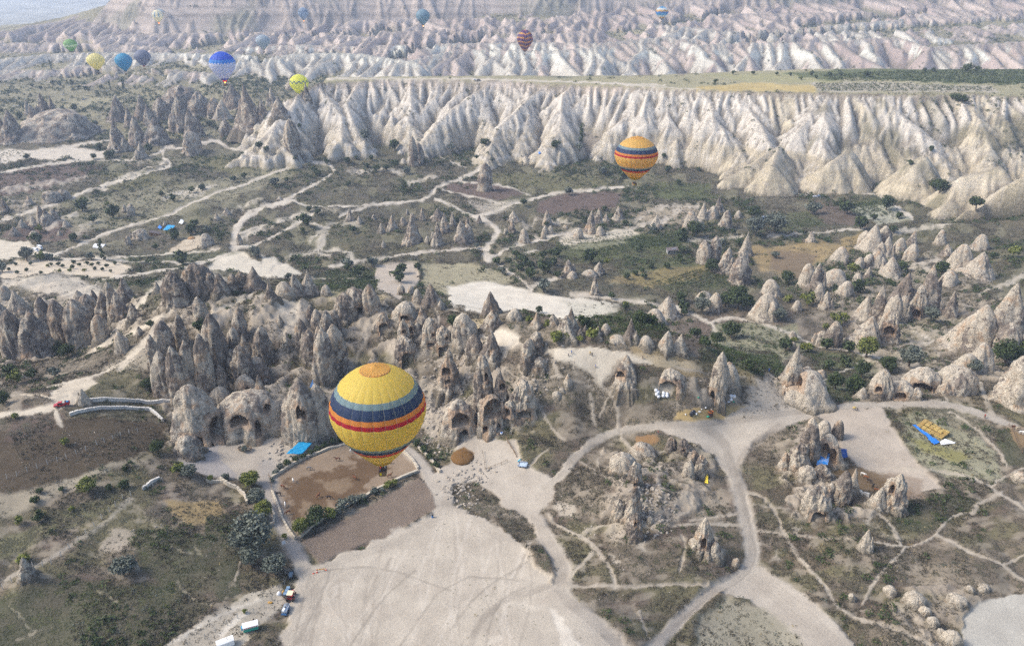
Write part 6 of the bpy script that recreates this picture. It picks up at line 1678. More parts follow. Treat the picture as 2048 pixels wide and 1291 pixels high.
small_balloon(138, 77, 101, 26, "small green balloon with a white middle band, drifting before the reddish hills", dict(c=[(.20, .36, .13), (.62, .65, .55)], f=lambda t, u, g: 1 if .42 < t < .64 else 0))
small_balloon(188, 105, 137, 34, "cream balloon with a fine scale pattern, above the pale badlands", dict(c=[(.66, .60, .33), (.56, .51, .26)], f=lambda t, u, g: (int(t * 22) + g) % 2))
small_balloon(244, 105, 139, 33, "teal blue balloon beside the grey one", dict(c=[(.06, .29, .44)], f=const, s=(.02, .12, .2)))
small_balloon(282, 98, 129, 32, "plain slate grey balloon with a red skirt", dict(c=[(.21, .23, .30)], f=const, s=(.55, .05, .05)))
small_balloon(441, 101, 157, 52, "white balloon with a zigzag blue crown and red skirt", dict(c=[(.03, .10, .50), (.62, .61, .58), (.04, .22, .55), (.05, .07, .30)],
              f=lambda t, u, g: 3 if t > .93 else 0 if t < .26 else 2 if t < .34 else (2 if t < .34 + .09 * (1 - abs(((u * 24) % 1) - .5) * 2) else 1), s=(.6, .05, .05)), D=22, flame=True)
small_balloon(318, 17, 42, 22, "pale blue-grey balloon half hidden behind the striped one", dict(c=[(.45, .50, .48), (.35, .42, .47)], f=lambda t, u, g: g % 2), depth_f=1.25)
small_balloon(313, 19, 43, 22, "cream balloon with vertical blue stripes and a glowing burner", dict(c=[(.64, .60, .46), (.22, .34, .48)], f=lambda t, u, g: 1 if g % 3 == 0 and .15 < t < .55 else 0, s=(.7, .3, .1)), flame=True)
small_balloon(605, 14, 38, 21, "grey-blue balloon with dark hoops round its crown", dict(c=[(.26, .33, .42), (.04, .06, .10)], f=lambda t, u, g: 1 if .25 < t < .29 or .33 < t < .36 else 0), flame=True)
small_balloon(524, 68, 96, 28, "light grey balloon above the white-rimmed scarp", dict(c=[(.33, .38, .42)], f=const, s=(.5, .45, .2)))
small_balloon(596, 147, 186, 38, "bright yellow balloon with a checked band, half sunk behind the cliff", dict(c=[(.75, .66, .07), (.05, .10, .25)], f=lambda t, u, g: 1 if (.30 < t < .36 and g % 2 == 0) or (.36 <= t < .42 and g % 2) else 0), depth_f=1.42)
small_balloon(845, 17, 47, 28, "blue-grey balloon hanging against the lilac mountainside", dict(c=[(.20, .30, .36)], f=const), flame=True)
small_balloon(1050, 58, 99, 32, "purple balloon with wavy orange hoops and a dark basket", dict(c=[(.11, .05, .16), (.75, .36, .07), (.20, .07, .16)], f=lambda t, u, g: (lambda v: 1 if v % 1 < .28 else 2 if v % 1 < .5 else 0)(t * 5.2 + .35 * math.sin(u * 9))))
small_balloon(1325, 12, 36, 26, "multicoloured balloon with blue, white and orange waves", dict(c=[(.06, .30, .55), (.62, .64, .60), (.55, .32, .10), (.05, .18, .45)], f=lambda t, u, g: int((t * 7 + .5 * abs(((u * 8) % 1) - .5) * 2)) % 4))

# ------------------------------------------------------------------ horses and cattle
def beast_mesh(kind, mat, mane):
    """one continuous body; nose towards -y, feet at z=0"""
    J = [((0, .55, 1.22), .25), ((0, .15, 1.18), .27), ((0, -.25, 1.18), .26), ((0, -.55, 1.22), .25)]
    E = [(0, 1), (1, 2), (2, 3)]
    def ch(root, pts):
        p = root
        for c, r in pts: J.append((c, r)); E.append((p, len(J) - 1)); p = len(J) - 1
    if kind == 'graze': ch(3, [((0, -.85, 1.15), .16), ((0, -1.15, .78), .115), ((0, -1.32, .45), .105), ((0, -1.38, .16), .055)])
    elif kind == 'stand': ch(3, [((0, -.80, 1.45), .17), ((0, -1.0, 1.78), .115), ((0, -1.18, 1.82), .105), ((0, -1.48, 1.58), .06)])
    else: ch(3, [((0, -.82, 1.25), .19), ((0, -1.05, 1.28), .14), ((0, -1.35, 1.08), .09)])
    ch(0, [((0, .80, 1.18), .09), ((0, .92, .80), .06), ((0, .90, .50), .04)])
    for s in (-1, 1):
        ch(0, [((s * .17, .55, .95), .16), ((s * .17, .45, .72), .095), ((s * .17, .68, .48), .055), ((s * .17, .62, .10), .045), ((s * .17, .58, .03), .06)])
        ch(3, [((s * .16, -.55, .95), .13), ((s * .16, -.52, .55), .065), ((s * .16, -.55, .12), .042), ((s * .16, -.58, .03), .06)])
    me = bpy.data.meshes.new("beast"); me.from_pydata([j[0] for j in J], E, [])
    o = bpy.data.objects.new("beast", me); COL.objects.link(o)
    o.modifiers.new("skin", 'SKIN')
    for i, v in enumerate(me.skin_vertices[0].data): v.radius = (J[i][1], J[i][1] * (1.15 if i < 4 else 1)); v.use_root = (i == 1)
    sb = o.modifiers.new("sub", 'SUBSURF'); sb.levels = 1; sb.render_levels = 1
    dg = bpy.context.evaluated_depsgraph_get(); out = bpy.data.meshes.new_from_object(o.evaluated_get(dg)); bpy.data.objects.remove(o)
    out.materials.append(mat); out.materials.append(mane)
    out.polygons.foreach_set("use_smooth", [True] * len(out.polygons))
    mi = [1 if (p.center.y > .78 or p.center.z < .16 or (p.center.y < -.7 and p.center.z > 1.28 + .0 and p.normal.z > .5 and kind != 'cow')) else 0 for p in out.polygons]
    out.polygons.foreach_set("material_index", mi)
    return out
HC = dict(bay=((.15, .055, .025), (.02, .015, .012)), black=((.025, .02, .02), (.012, .012, .012)), white=((.62, .60, .56), (.5, .48, .44)), grey=((.22, .20, .18), (.10, .10, .10)), chestnut=((.20, .075, .03), (.12, .05, .02)), cream=((.45, .36, .24), (.3, .24, .16)))
HM = {}
def beast(px, py, kind, col, heading, label, cat="horse", name="horse", sc=1.0, group="horses in the dirt paddock"):
    k = (kind, col)
    if k not in HM:
        c, mn = HC[col]; HM[k] = beast_mesh(kind, flat("coat_" + col, c, .7, .15, 3), flat("mane_" + col, mn, .8))
    x, y, z = hit(px, py)
    o = add(name, HM[k], None, (), (x, y, z - .01), (0, 0, math.radians(heading)), (sc, sc, sc)); tag(o, label, cat, group); return o
hp = lambda x, y: (480 + x / 5.12, 860 + y / 5.12)
for x, y, k, c, hd, lb in [(1140, 222, 'stand', 'white', 160, "white horse just below the far paddock wall"), (1003, 312, 'stand', 'bay', -80, "bay horse facing the cave rocks near the far wall"), (707, 405, 'graze', 'grey', 95, "dappled grey horse grazing near the green hedge"),
                           (546, 530, 'stand', 'white', 20, "white horse standing alone at the edge of the brown dung patch"), (440, 592, 'graze', 'bay', 60, "bay horse nosing the ground near the paddock gate post"), (398, 668, 'stand', 'black', -85, "dark brown horse close to the driveway wall"),
                           (463, 772, 'graze', 'white', 15, "white horse grazing along the driveway wall"), (494, 858, 'graze', 'bay', -60, "bay horse drinking at the trough by the driveway wall"), (800, 690, 'stand', 'chestnut', 150, "chestnut horse beside the black one in mid paddock"),
                           (912, 703, 'graze', 'black', 85, "black horse grazing in the middle of the paddock"), (1178, 505, 'stand', 'bay', -130, "bay horse alone on the bare side of the dung patch"), (1530, 340, 'graze', 'chestnut', -90, "chestnut horse right behind the balloon basket"),
                           (1366, 330, 'graze', 'chestnut', -80, "brown horse partly hidden by the balloon mouth"), (1532, 482, 'stand', 'bay', 120, "bay horse beside the low bushes of the near wall")]:
    a, b = hp(x, y); beast(a, b, k, c, hd, lb)
beast(979, 856, 'stand', 'white', 60, "white horse tied before the carved stable", group="horses at the carved stable")
beast(989, 866, 'stand', 'white', 120, "second white horse, lower down at the carved stable mouth", group="horses at the carved stable")
beast(968, 861, 'graze', 'bay', 90, "bay horse in the shade of the carved stable", group="horses at the carved stable")
for px, py, c, hd, lb in [(1725, 951, 'white', 50, "white-faced animal at the head of the cattle line"), (1731, 957, 'chestnut', 50, "red-brown cow behind the white one in the pen"), (1738, 965, 'black', 40, "black cow in mid line inside the rock pen"), (1745, 975, 'black', 140, "black cow turned across the pen"), (1752, 983, 'chestnut', 60, "dark red cow near the dung wall"), (1762, 990, 'grey', 30, "grey cow last in the rock pen")]:
    beast(px, py, 'cow', c, hd, lb, "cow", "cow", .95, "cattle in the rock pen")
beast(2026, 857, 'stand', 'bay', -70, "bay horse tied at the fence on the track bend", group="horses at the track bend")
beast(2034, 860, 'graze', 'cream', 100, "cream horse behind the fence of the track bend", group="horses at the track bend")
beast(2042, 868, 'stand', 'white', 70, "white horse nearest the fence of the track bend", group="horses at the track bend")
beast(349, 486, 'graze', 'grey', 80, "grey donkey in the farm corral by the turquoise tarp", "donkey", "donkey", .7, "animals on the valley farm")
beast(338, 499, 'stand', 'cream', 20, "camel-coloured horse by the corral rail of the farm", group="animals on the valley farm")
dk_ = beast(1708, 820, 'stand', 'grey', 90, "grey donkey carrying a load of hay along the road", "donkey", "donkey", .7, "donkeys on the road")
b = MB(); b.ball((0, 0, 0), (.75, .55, .42), 10, 6); hl = add("hay_load", b.mesh("hay_load", (flat("hay", (.42, .32, .12), .95, .3, 6),)), None, (), (dk_.location.x, dk_.location.y, dk_.location.z + 1.25)); tag(hl, "bundle of yellow hay tied on the grey donkey", "hay")
dk2 = beast(1969, 836, 'stand', 'bay', 150, "brown donkey ridden down the track bend", "donkey", "donkey", .75, "donkeys on the road")
def person(px, py, top, leg, rz, label, group="people walking in the valley", walk=.0, dz=0.0):
    x, y, z = hit(px, py); return person_at(x, y, z + dz, top, leg, rz, label, group, walk)
person(1714, 822, "black", "black", 1.5, "drover in black walking behind the hay-laden donkey", walk=1)
person_at(dk2.location.x, dk2.location.y, dk2.location.z + .25, "red", "black", dk2.rotation_euler.z, "rider in dark red on the brown donkey", "people walking in the valley")
for px, py, t, l, lb in [(1180, 710, "yellow", "black", "walker in a yellow jacket on the pale crest"), (1184, 712, "black", "black", "walker in black beside the one in yellow"), (1143, 708, "blue", "jeans", "walker in blue further back on the crest path"), (1137, 713, "navy", "black", "walker in navy ahead of the one in blue"),
                         (1285, 718, "black", "brown", "lone walker in black at the turn of the crest path"), (1191, 736, "blue", "grey", "walker climbing the pale chute below the crest"), (1538, 743, "blue", "blue", "person in blue beside the tawny crag at the road end"),
                         (37, 507, "black", "black", "person in black of the pair on the pale lot"), (40, 505, "red", "black", "person in dark red of the pair on the pale lot"), (323, 297, "white", "jeans", "visitor in white where the tracks meet by the cones"), (327, 298, "navy", "black", "visitor in navy where the tracks meet by the cones"),
                         (912, 517, "black", "black", "figure in black on the dry river bank"), (923, 518, "grey", "black", "figure in grey on the dry river bank"), (1316, 868, "red", "jeans", "person in red between shrubs behind the loop rocks"), (508, 1245, "black", "navy", "man in dark clothes beside the green and white trailer")]:
    person(px, py, t, l, (px * .7) % 6.28, lb, walk=.8 if px % 2 else .3)

# ------------------------------------------------------------------ vehicles
GLASS = flat("dark_glass", (.02, .025, .03), .15, .1, 1, 0, .6)
RUB = flat("rubber", (.025, .025, .025), .9)
def wheels(root, pts, r, w, rim=(.35, .35, .36)):
    b = MB(); b.tube((-w / 2, 0, 0), (w / 2, 0, 0), r, None, 16); me = b.mesh("wheel", (RUB,))
    b = MB(); b.tube((-w / 2 - .015, 0, 0), (w / 2 + .015, 0, 0), r * .55, None, 12); me2 = b.mesh("rim", (flat("rim_%02x" % int(rim[0] * 255), rim, .4, .1, 3, .5),))
    for p in pts:
        o = add("wheel", me, root, (), p); add("rim", me2, o)
def car_root(name, px, py, heading, label, cat, group=None):
    x, y, z = hit(px, py)
    nx = (gz(x + .8, y) - gz(x - .8, y)) / 1.6; ny = (gz(x, y + .8) - gz(x, y - .8)) / 1.6
    r = empty(name, (x, y, z), math.radians(heading))
    n = Vector((-nx * .6, -ny * .6, 1)).normalized()
    r.rotation_mode = 'QUATERNION'
    r.rotation_quaternion = Vector((0, 0, 1)).rotation_difference(n) @ Matrix.Rotation(math.radians(heading), 3, 'Z').to_quaternion()
    return tag(r, label, cat, group)
def lamp(root, name, pts, mat, s=(.3, .05, .16)):
    b = MB(); b.box((0, 0, 0), s); me = b.mesh(name, (mat,))
    for p in pts: add(name, me, root, (), p)
HL = flat("lamp_glass", (.75, .75, .7), .2); TL = flat("tail_lamp", (.5, .03, .02), .3)

def van(px, py, heading, label):
    r = car_root("minibus", px, py, heading, label, "minibus", "white minibuses on the pale lot")
    wt = flat("white_paint", (.74, .75, .76), .35, .05, 2, 0, .5)
    b = MB(); b.prism([(2.7, .45), (2.75, 1.2), (2.2, 1.55), (1.75, 2.35), (-2.6, 2.45), (-2.75, 2.2), (-2.75, .45)], -.98, .98)
    b.v = [(y, -x, z) for x, y, z in b.v]
    add("body", b.mesh("body", (wt,)), r)
    b = MB()
    for s in (-1, 1):
        for k in range(4): b.box((s * .99, -1.25 + k * 1.05, 1.78), (.03, .9, .55))
    for i in range(0): pass
    for s in (-1, 1):
        for k in range(4):
            q = MB(); q.box((0, 0, 0), (.03, .92, .56)); add("side_window", q.mesh("side_window", (GLASS,)), r, (), (s * .99, -1.3 + k * 1.05, 1.75))
    q = MB(); q.v = [(-.85, -2.24, 1.58), (.85, -2.24, 1.58), (.80, -1.80, 2.30), (-.80, -1.80, 2.30)]; q.v = [(x, y - .03, z + .02) for x, y, z in q.v]; q.f = [(0, 1, 2, 3)]; q.m = [0]
    add("windscreen", q.mesh("windscreen", (GLASS,)), r)
    q = MB(); q.box((0, 2.765, 1.8), (1.6, .03, .6)); add("rear_window", q.mesh("rear_window", (GLASS,)), r)
    wheels(r, [(-.85, -1.8, .36), (.85, -1.8, .36), (-.85, 1.7, .36), (.85, 1.7, .36)], .36, .26)
    lamp(r, "headlight", [(-.72, -2.76, .85), (.72, -2.76, .85)], HL); lamp(r, "tail_light", [(-.8, 2.77, 1.0), (.8, 2.77, 1.0)], TL, (.18, .04, .4))
van(72, 502, 60, "white minibus in the middle, between the other minibus and the car")
van(80, 497, 58, "white minibus parked farther back, beside the first one")
def sedan(px, py, heading, label, col=(.74, .75, .76), group=None, sc=1.0, name="parked_car"):
    r = car_root(name, px, py, heading, label, "car", group)
    pt = flat("paint_%02x%02x%02x" % tuple(int(v * 255) for v in col), col, .35, .05, 2, 0, .5)
    b = MB(); b.prism([(2.15, .3), (2.2, .72), (1.3, .92), (-1.6, .95), (-2.15, .88), (-2.15, .3)], -.86, .86); b.v = [(y, -x, z) for x, y, z in b.v]
    add("body", b.mesh("body", (pt,)), r)
    b = MB(); b.box((0, .1, 1.17), (1.6, 2.5, .5), taper=.74); add("cabin_glass", b.mesh("cabin_glass", (GLASS,)), r)
    b = MB(); b.box((0, .1, 1.44), (1.2, 1.6, .05)); add("roof", b.mesh("roof", (pt,)), r)
    wheels(r, [(-.8, -1.35, .31), (.8, -1.35, .31), (-.8, 1.3, .31), (.8, 1.3, .31)], .31, .22)
    lamp(r, "headlight", [(-.62, -2.2, .62), (.62, -2.2, .62)], HL); lamp(r, "tail_light", [(-.7, 2.16, .7), (.7, 2.16, .7)], TL)
    r.scale = (sc, sc, sc)
sedan(59, 508, 62, "white car, smallest of the three white vehicles on the lot", group="cars parked in the valley")
for i, (px, py, hd, c, lb) in enumerate([(36, 212, 60, (.70, .72, .74), "white car alone on the pale far lot"), (28, 213, 60, (.45, .47, .5), "silver car just beside the white one on the far lot"), (50, 199, 50, (.15, .2, .2), "dark car in the upper bend of the far lot"), (167, 200, 90, (.10, .13, .22), "navy car at the side track behind the castle rock"), (172, 199, 90, (.12, .12, .14), "black car next to the navy one"),
                              (214, 182, 90, (.7, .7, .7), "white car by the poplars of the far village road"), (126, 190, 90, (.72, .72, .72), "white car at the edge of the far green grove"), (327, 152, 90, (.55, .65, .75), "pale blue car under the far scarp"), (950, 162, 90, (.7, .72, .74), "white car on the cliff-top track"), (957, 161, 90, (.04, .04, .05), "black car on the cliff-top track"), (84, 206, 80, (.5, .6, .7), "light blue car behind the lone small cone"),
                              (1630, 394, 85, (.72, .72, .74), "white car on the track below the cliff foot"), (1637, 393, 85, (.35, .5, .7), "light blue car next to the white one under the cliff foot")]):
    sedan(px, py, hd, lb, c, "cars parked in the valley")
# red pickup
r = car_root("pickup_truck", 125, 811, -72, "red pickup truck loaded with bundles on the pale track", "pickup truck")
RED = flat("red_paint", (.36, .02, .03), .4, .1, 2, 0, .5)
b = MB(); b.prism([(2.6, .42), (2.65, .95), (1.5, 1.08), (-2.5, 1.05), (-2.55, .42)], -.88, .88); b.v = [(y, -x, z) for x, y, z in b.v]; add("body", b.mesh("body", (RED,)), r)
b = MB(); b.box((0, -.45, 1.36), (1.66, 1.7, .58), taper=.82); add("cab", b.mesh("cab", (GLASS,)), r)
b = MB(); b.box((0, -.45, 1.67), (1.38, 1.35, .06)); add("roof", b.mesh("roof", (RED,)), r)
b = MB()
for s in (-1, 1): b.box((s * .84, 1.5, 1.2), (.08, 2.0, .32))
b.box((0, 2.5, 1.2), (1.7, .08, .32)); add("tailgate", b.mesh("tailgate", (RED,)), r)
wheels(r, [(-.8, -1.7, .38), (.8, -1.7, .38), (-.8, 1.55, .38), (.8, 1.55, .38)], .38, .26)
lamp(r, "headlight", [(-.65, -2.64, .8), (.65, -2.64, .8)], HL)
px_, py_, pz_ = r.location
for i, (dx, dy, c, lb) in enumerate([(.3, .8, (.55, .53, .48), "whitish sack in the bed of the red pickup"), (-.3, 1.4, (.06, .07, .08), "black bundle in the bed of the red pickup"), (.1, 2.0, (.05, .22, .45), "blue bundle at the tail of the red pickup")]):
    b = MB(); b.ball((0, 0, 0), (.55, .42, .34), 9, 5); o = add("bundle", b.mesh("bundle", (flat("bundle_%d" % i, c, .8),)), None)
    o.matrix_world = Matrix.Translation(r.location + r.rotation_quaternion @ Vector((dx, dy, 1.5))); tag(o, lb, "bundle")
# tractor with canopy
r = car_root("tractor", 583, 1196, 178, "red tractor with a cream sunshade parked beside the big lot", "tractor")
r.rotation_quaternion = Matrix.Rotation(math.radians(176), 3, 'Z').to_quaternion()
CRM = flat("cream_roof", (.62, .57, .40), .7)
b = MB(); b.box((0, -1.2, 1.05), (.72, 1.5, .62)); b.box((0, .3, .85), (.9, 1.5, .5)); add("body", b.mesh("body", (RED,)), r)
b = MB()
for s in (-1, 1): b.box((s * .72, .75, 1.35), (.42, 1.2, .1)); b.box((s * .72, 1.25, 1.05), (.42, .1, .6))
add("fender", b.mesh("fender", (RED,)), r)
b = MB(); b.box((0, .75, 1.25), (.5, .45, .1)); b.box((0, 1.0, 1.5), (.5, .1, .45)); add("seat", b.mesh("seat", (RUB,)), r)
b = MB()
for sx in (-1, 1):
    for y in (-.25, 1.2): b.tube((sx * .6, y, 1.2), (sx * .6, y, 2.45), .03, None, 5)
add("frame", b.mesh("frame", (RUB,)), r)
b = MB(); b.box((0, .45, 2.5), (1.65, 1.9, .08)); add("canopy", b.mesh("canopy", (CRM,)), r)
b = MB(); b.tube((.2, -1.2, 1.3), (.2, -1.2, 2.1), .05, None, 6); add("exhaust", b.mesh("exhaust", (RUB,)), r)
wheels(r, [(-.85, .85, .78), (.85, .85, .78)], .78, .42, (.5, .12, .05)); wheels(r, [(-.65, -1.6, .42), (.65, -1.6, .42)], .42, .28, (.5, .12, .05))
tx, ty, tz = r.location
r = empty("water_tanker", (tx - .35, ty - 4.6, gz(tx - .35, ty - 4.6)), math.radians(176)); tag(r, "silver water tank trailer on a blue chassis behind the tractor", "trailer")
BL = flat("blue_paint", (.05, .16, .36), .5); SV = flat("galvanised", (.42, .46, .50), .35, .15, 2, .6)
b = MB(); b.tube((0, -1.5, 1.25), (0, 1.5, 1.25), .68, None, 20); add("tank", b.mesh("tank", (SV,), True), r)
b = MB(); b.box((0, 0, .62), (1.3, 3.3, .14)); b.box((0, 1.75, .8), (1.5, .12, .5)); b.tube((0, -1.6, .6), (0, -2.7, .6), .06, None, 6); add("chassis", b.mesh("chassis", (BL,)), r)
b = MB(); b.tube((0, .2, 1.88), (0, .2, 2.05), .24, None, 12); add("hatch", b.mesh("hatch", (RUB,)), r)
b = MB()
for s in (-1, 1): b.box((s * .62, 0, 1.62), (.26, 2.9, .06))
add("walkway", b.mesh("walkway", (SV,)), r)
wheels(r, [(-.8, .3, .42), (.8, .3, .42)], .42, .26)
# small dark pickup behind the olive grove
r = car_root("flatbed_trailer", 582, 1152, 4, "small dark trailer with bluish load parked by the olive grove", "trailer")
b = MB(); b.box((0, 0, .6), (1.4, 2.5, .12)); add("bed", b.mesh("bed", (flat("dark_metal", (.05, .055, .06), .6),)), r)
b = MB()
for s in (-1, 1): b.box((s * .68, 0, .85), (.06, 2.5, .4))
for s in (-1, 1): b.box((0, s * 1.25, .85), (1.42, .06, .4))
add("side_board", b.mesh("side_board", (MATS["dark_metal"],)), r)
b = MB(); b.box((0, .1, .86), (1.1, 1.9, .3), taper=.9); add("cover", b.mesh("cover", (flat("slate_blue", (.14, .2, .25), .7),)), r)
wheels(r, [(-.75, -.2, .35), (.75, -.2, .35)], .35, .2)
# green and white trailer kiosk
r = car_root("kiosk_trailer", 502, 1259, -68, "white-roofed trailer kiosk with green and red painted sides", "trailer")
GRN = flat("kiosk_green", (.03, .30, .22), .6); KR = flat("kiosk_red", (.42, .07, .05), .6); WR = flat("white_roof", (.76, .76, .74), .6, .05)
b = MB(); b.box((0, 0, 1.0), (2.0, 3.8, .9)); add("body", b.mesh("body", (GRN,)), r)
b = MB(); b.box((0, 0, 1.72), (2.02, 3.82, .52)); add("side_band", b.mesh("side_band", (WR,)), r)
b = MB()
for k in range(7):
    b.box((-1.03, -1.5 + k * .5, 1.72), (.04, .32, .36), M=Matrix.Rotation(.25 * (-1) ** k, 3, 'X')); b.box((1.03, -1.5 + k * .5, 1.72), (.04, .32, .36), M=Matrix.Rotation(.25 * (-1) ** k, 3, 'X'))
add("lettering", b.mesh("lettering", (KR,)), r)
b = MB(); b.prism([(-1.15, 2.0), (-.75, 2.28), (.75, 2.28), (1.15, 2.0)], -2.0, 2.0); add("roof", b.mesh("roof", (WR,)), r)
b = MB(); b.box((-.2, -2.15, 1.2), (1.1, .4, .7)); add("counter", b.mesh("counter", (flat("kiosk_blue", (.05, .25, .42), .6),)), r)
b = MB(); b.tube((0, 1.9, .5), (0, 2.9, .5), .05, None, 6); add("drawbar", b.mesh("drawbar", (RUB,)), r)
wheels(r, [(-.9, .2, .34), (.9, .2, .34)], .34, .2)
r = car_root("caravan", 452, 1292, -60, "white caravan roof showing at the lower edge of the meadow track", "caravan")
b = MB(); b.box((0, 0, 1.2), (2.1, 4.2, 1.6)); add("body", b.mesh("body", (WR,)), r)
b = MB(); b.prism([(-1.1, 2.0), (-.6, 2.35), (.6, 2.35), (1.1, 2.0)], -2.15, 2.15); add("roof", b.mesh("roof", (WR,)), r)
b = MB(); b.box((0, .6, 2.37), (.9, .12, .06)); add("roof_seam", b.mesh("roof_seam", (RUB,)), r)
wheels(r, [(-.95, .2, .34), (.95, .2, .34)], .34, .2)
# grey cart by the yard
r = car_root("farm_cart", 1048, 931, 62, "light blue railed cart standing at the edge of the yard", "cart")
LBm = flat("cart_blue", (.25, .32, .42), .5, .2, 3, .3)
b = MB(); b.box((0, 0, .75), (1.8, 3.4, .1)); add("bed", b.mesh("bed", (LBm,)), r)
b = MB()
for z in (.95, 1.2, 1.45):
    for s in (-1, 1): b.tube((s * .9, -1.7, z), (s * .9, 1.7, z), .04, None, 4); b.tube((-.9, s * 1.7, z), (.9, s * 1.7, z), .04, None, 4)
for s in (-1, 1):
    for y in (-1.7, -.6, .6, 1.7): b.tube((s * .9, y, .75), (s * .9, y, 1.5), .04, None, 4)
add("side_rail", b.mesh("side_rail", (LBm,)), r)
b = MB(); b.tube((0, -1.7, .65), (0, -3.0, .55), .06, None, 6); add("drawbar", b.mesh("drawbar", (LBm,)), r)
wheels(r, [(-.95, -1, .42), (.95, -1, .42), (-.95, 1, .42), (.95, 1, .42)], .42, .22)
r = car_root("motorbike", 1042, 921, 100, "motorbike with turquoise fairing leaning near the blue cart", "motorbike")
b = MB(); b.box((0, 0, .75), (.3, .9, .35)); b.box((0, .6, .85), (.28, .6, .14)); add("body", b.mesh("body", (flat("turquoise", (.02, .35, .5), .5),)), r)
b = MB(); b.tube((-.35, -.45, 1.1), (.35, -.45, 1.1), .03, None, 5); b.tube((0, -.45, 1.1), (0, -.7, .35), .04, None, 5); add("handlebar", b.mesh("handlebar", (RUB,)), r)
wheels(r, [(0, -.7, .32), (0, .75, .32)], .32, .12)

# ------------------------------------------------------------------ walls and fences
def dens(pts, step):
    out = [pts[0]]
    for i in range(len(pts) - 1):
        a, b_ = Vector(pts[i]), Vector(pts[i + 1]); n = max(1, int((b_ - a).length / step))
        for k in range(1, n + 1): out.append(tuple(a.lerp(b_, k / n)))
    return out
WALLM = flat("wall_stone", (.44, .39, .31), .95, .25, 1.2); WCAP = flat("wall_white", (.52, .50, .46), .9, .15, 1.5)
STB = [stone_mesh("wall_block", WALLM, 70 + i) for i in range(4)]
def wall(pts_px, h, t, label, mat, step=1.3, name="stone_wall", blocks=True):
    W3 = [hit(*p)[:2] for p in pts_px]
    L_ = dens(W3, step)
    x0, y0 = L_[0]; root = empty(name, (x0, y0, gz(x0, y0))); tag(root, label, "wall")
    q = random.Random(int(pts_px[0][0])); b = MB()
    V = []; n = len(L_)
    for i, (x, y) in enumerate(L_):
        a = L_[max(0, i - 1)]; c = L_[min(n - 1, i + 1)]; dx, dy = c[0] - a[0], c[1] - a[1]; l = math.hypot(dx, dy) or 1
        nx, ny = -dy / l * t / 2, dx / l * t / 2; z = gz(x, y); hh = h * q.uniform(.86, 1.08)
        jx = q.uniform(-.05, .05)
        for sx, zz in ((1, z - .4), (.85, z + hh), (-.85, z + hh), (-1, z - .4)): V.append((x + nx * sx + jx - x0, y + ny * sx - y0, zz - root.location.z))
    Q = []
    for i in range(n - 1):
        for k in range(3): Q.append((i * 4 + k, i * 4 + k + 1, i * 4 + 5 + k, i * 4 + 4 + k))
    Q += [(0, 1, 2, 3), ((n - 1) * 4 + 3, (n - 1) * 4 + 2, (n - 1) * 4 + 1, (n - 1) * 4)]
    me = bpy.data.meshes.new("core"); me.from_pydata(V, [], Q); me.materials.append(mat); add("core", me, root)
    if blocks:      # coping stones, laid end to end
        cp_ = MB(); cp_.box((0, 0, 0), (step * .94, t * 1.15, .22)); cme = cp_.mesh("coping_stone", (mat,))
        for i in range(min(n - 1, 220)):
            (x, y), (c, d) = L_[i], L_[i + 1]
            mx_, my_ = (x + c) / 2, (y + d) / 2; z = (gz(x, y) + gz(c, d)) / 2
            add("coping_stone", cme, root, (), (mx_ - x0, my_ - y0, z + h * .97 - root.location.z + q.uniform(-.05, .05)), (q.uniform(-.05, .05), -math.atan2(gz(c, d) - gz(x, y), math.hypot(c - x, d - y)), math.atan2(d - y, c - x) + q.uniform(-.06, .06)))
    return root
wall(P("544,983 556,1012 566,1040 578,1062 590,1078"), .9, .55, "low tan wall between the driveway and the horse paddock", WALLM)
wall(P("543,957 580,932 620,912 660,897 700,886 745,880"), .9, .6, "curved tan wall along the far side of the paddock under the hedge", WALLM)
wall(P("795,895 812,907 826,922 836,938"), .9, .7, "short curving wall closing the paddock corner by the lane", WALLM)
wall(P("836,942 790,962 740,987 700,1008 655,1034 625,1052 600,1074"), .8, .7, "long straight wall between the paddock bushes and the ploughed strip", WALLM)
wall(P("181,803 230,802 280,804 310,807 352,808"), 1.4, .7, "upper white wall running to the foot of the grey fingers", WCAP)
wall(P("140,831 170,823 205,817 250,817 300,820 314,831 326,843"), 1.2, .7, "lower white wall curving round the dark field", WCAP)
wall(P("440,960 455,970 475,978 488,990 495,1008"), 1.4, .6, "curved pale retaining wall below the concrete yard trees", WALLM)
wall(P("413,963 440,964 455,966"), 1.0, .6, "short pale wall at the edge of the concrete yard", WALLM)
wall(P("286,979 300,968 320,958"), 1.1, .6, "broken white wall on the slope below the round bush", WCAP)
wall(P("836,895 850,908 865,924 880,945"), 1.0, .6, "wall on the outer side of the lane past the paddock", WALLM)
wall(P("1715,985 1726,990 1738,994"), 1.3, .6, "white rubble wall closing the cattle pen between two rocks", WCAP, .9)
wall(P("543,1020 549,1030 548,1046 538,1052"), .9, .5, "round low wall about the yellow-green tree by the driveway", WALLM)

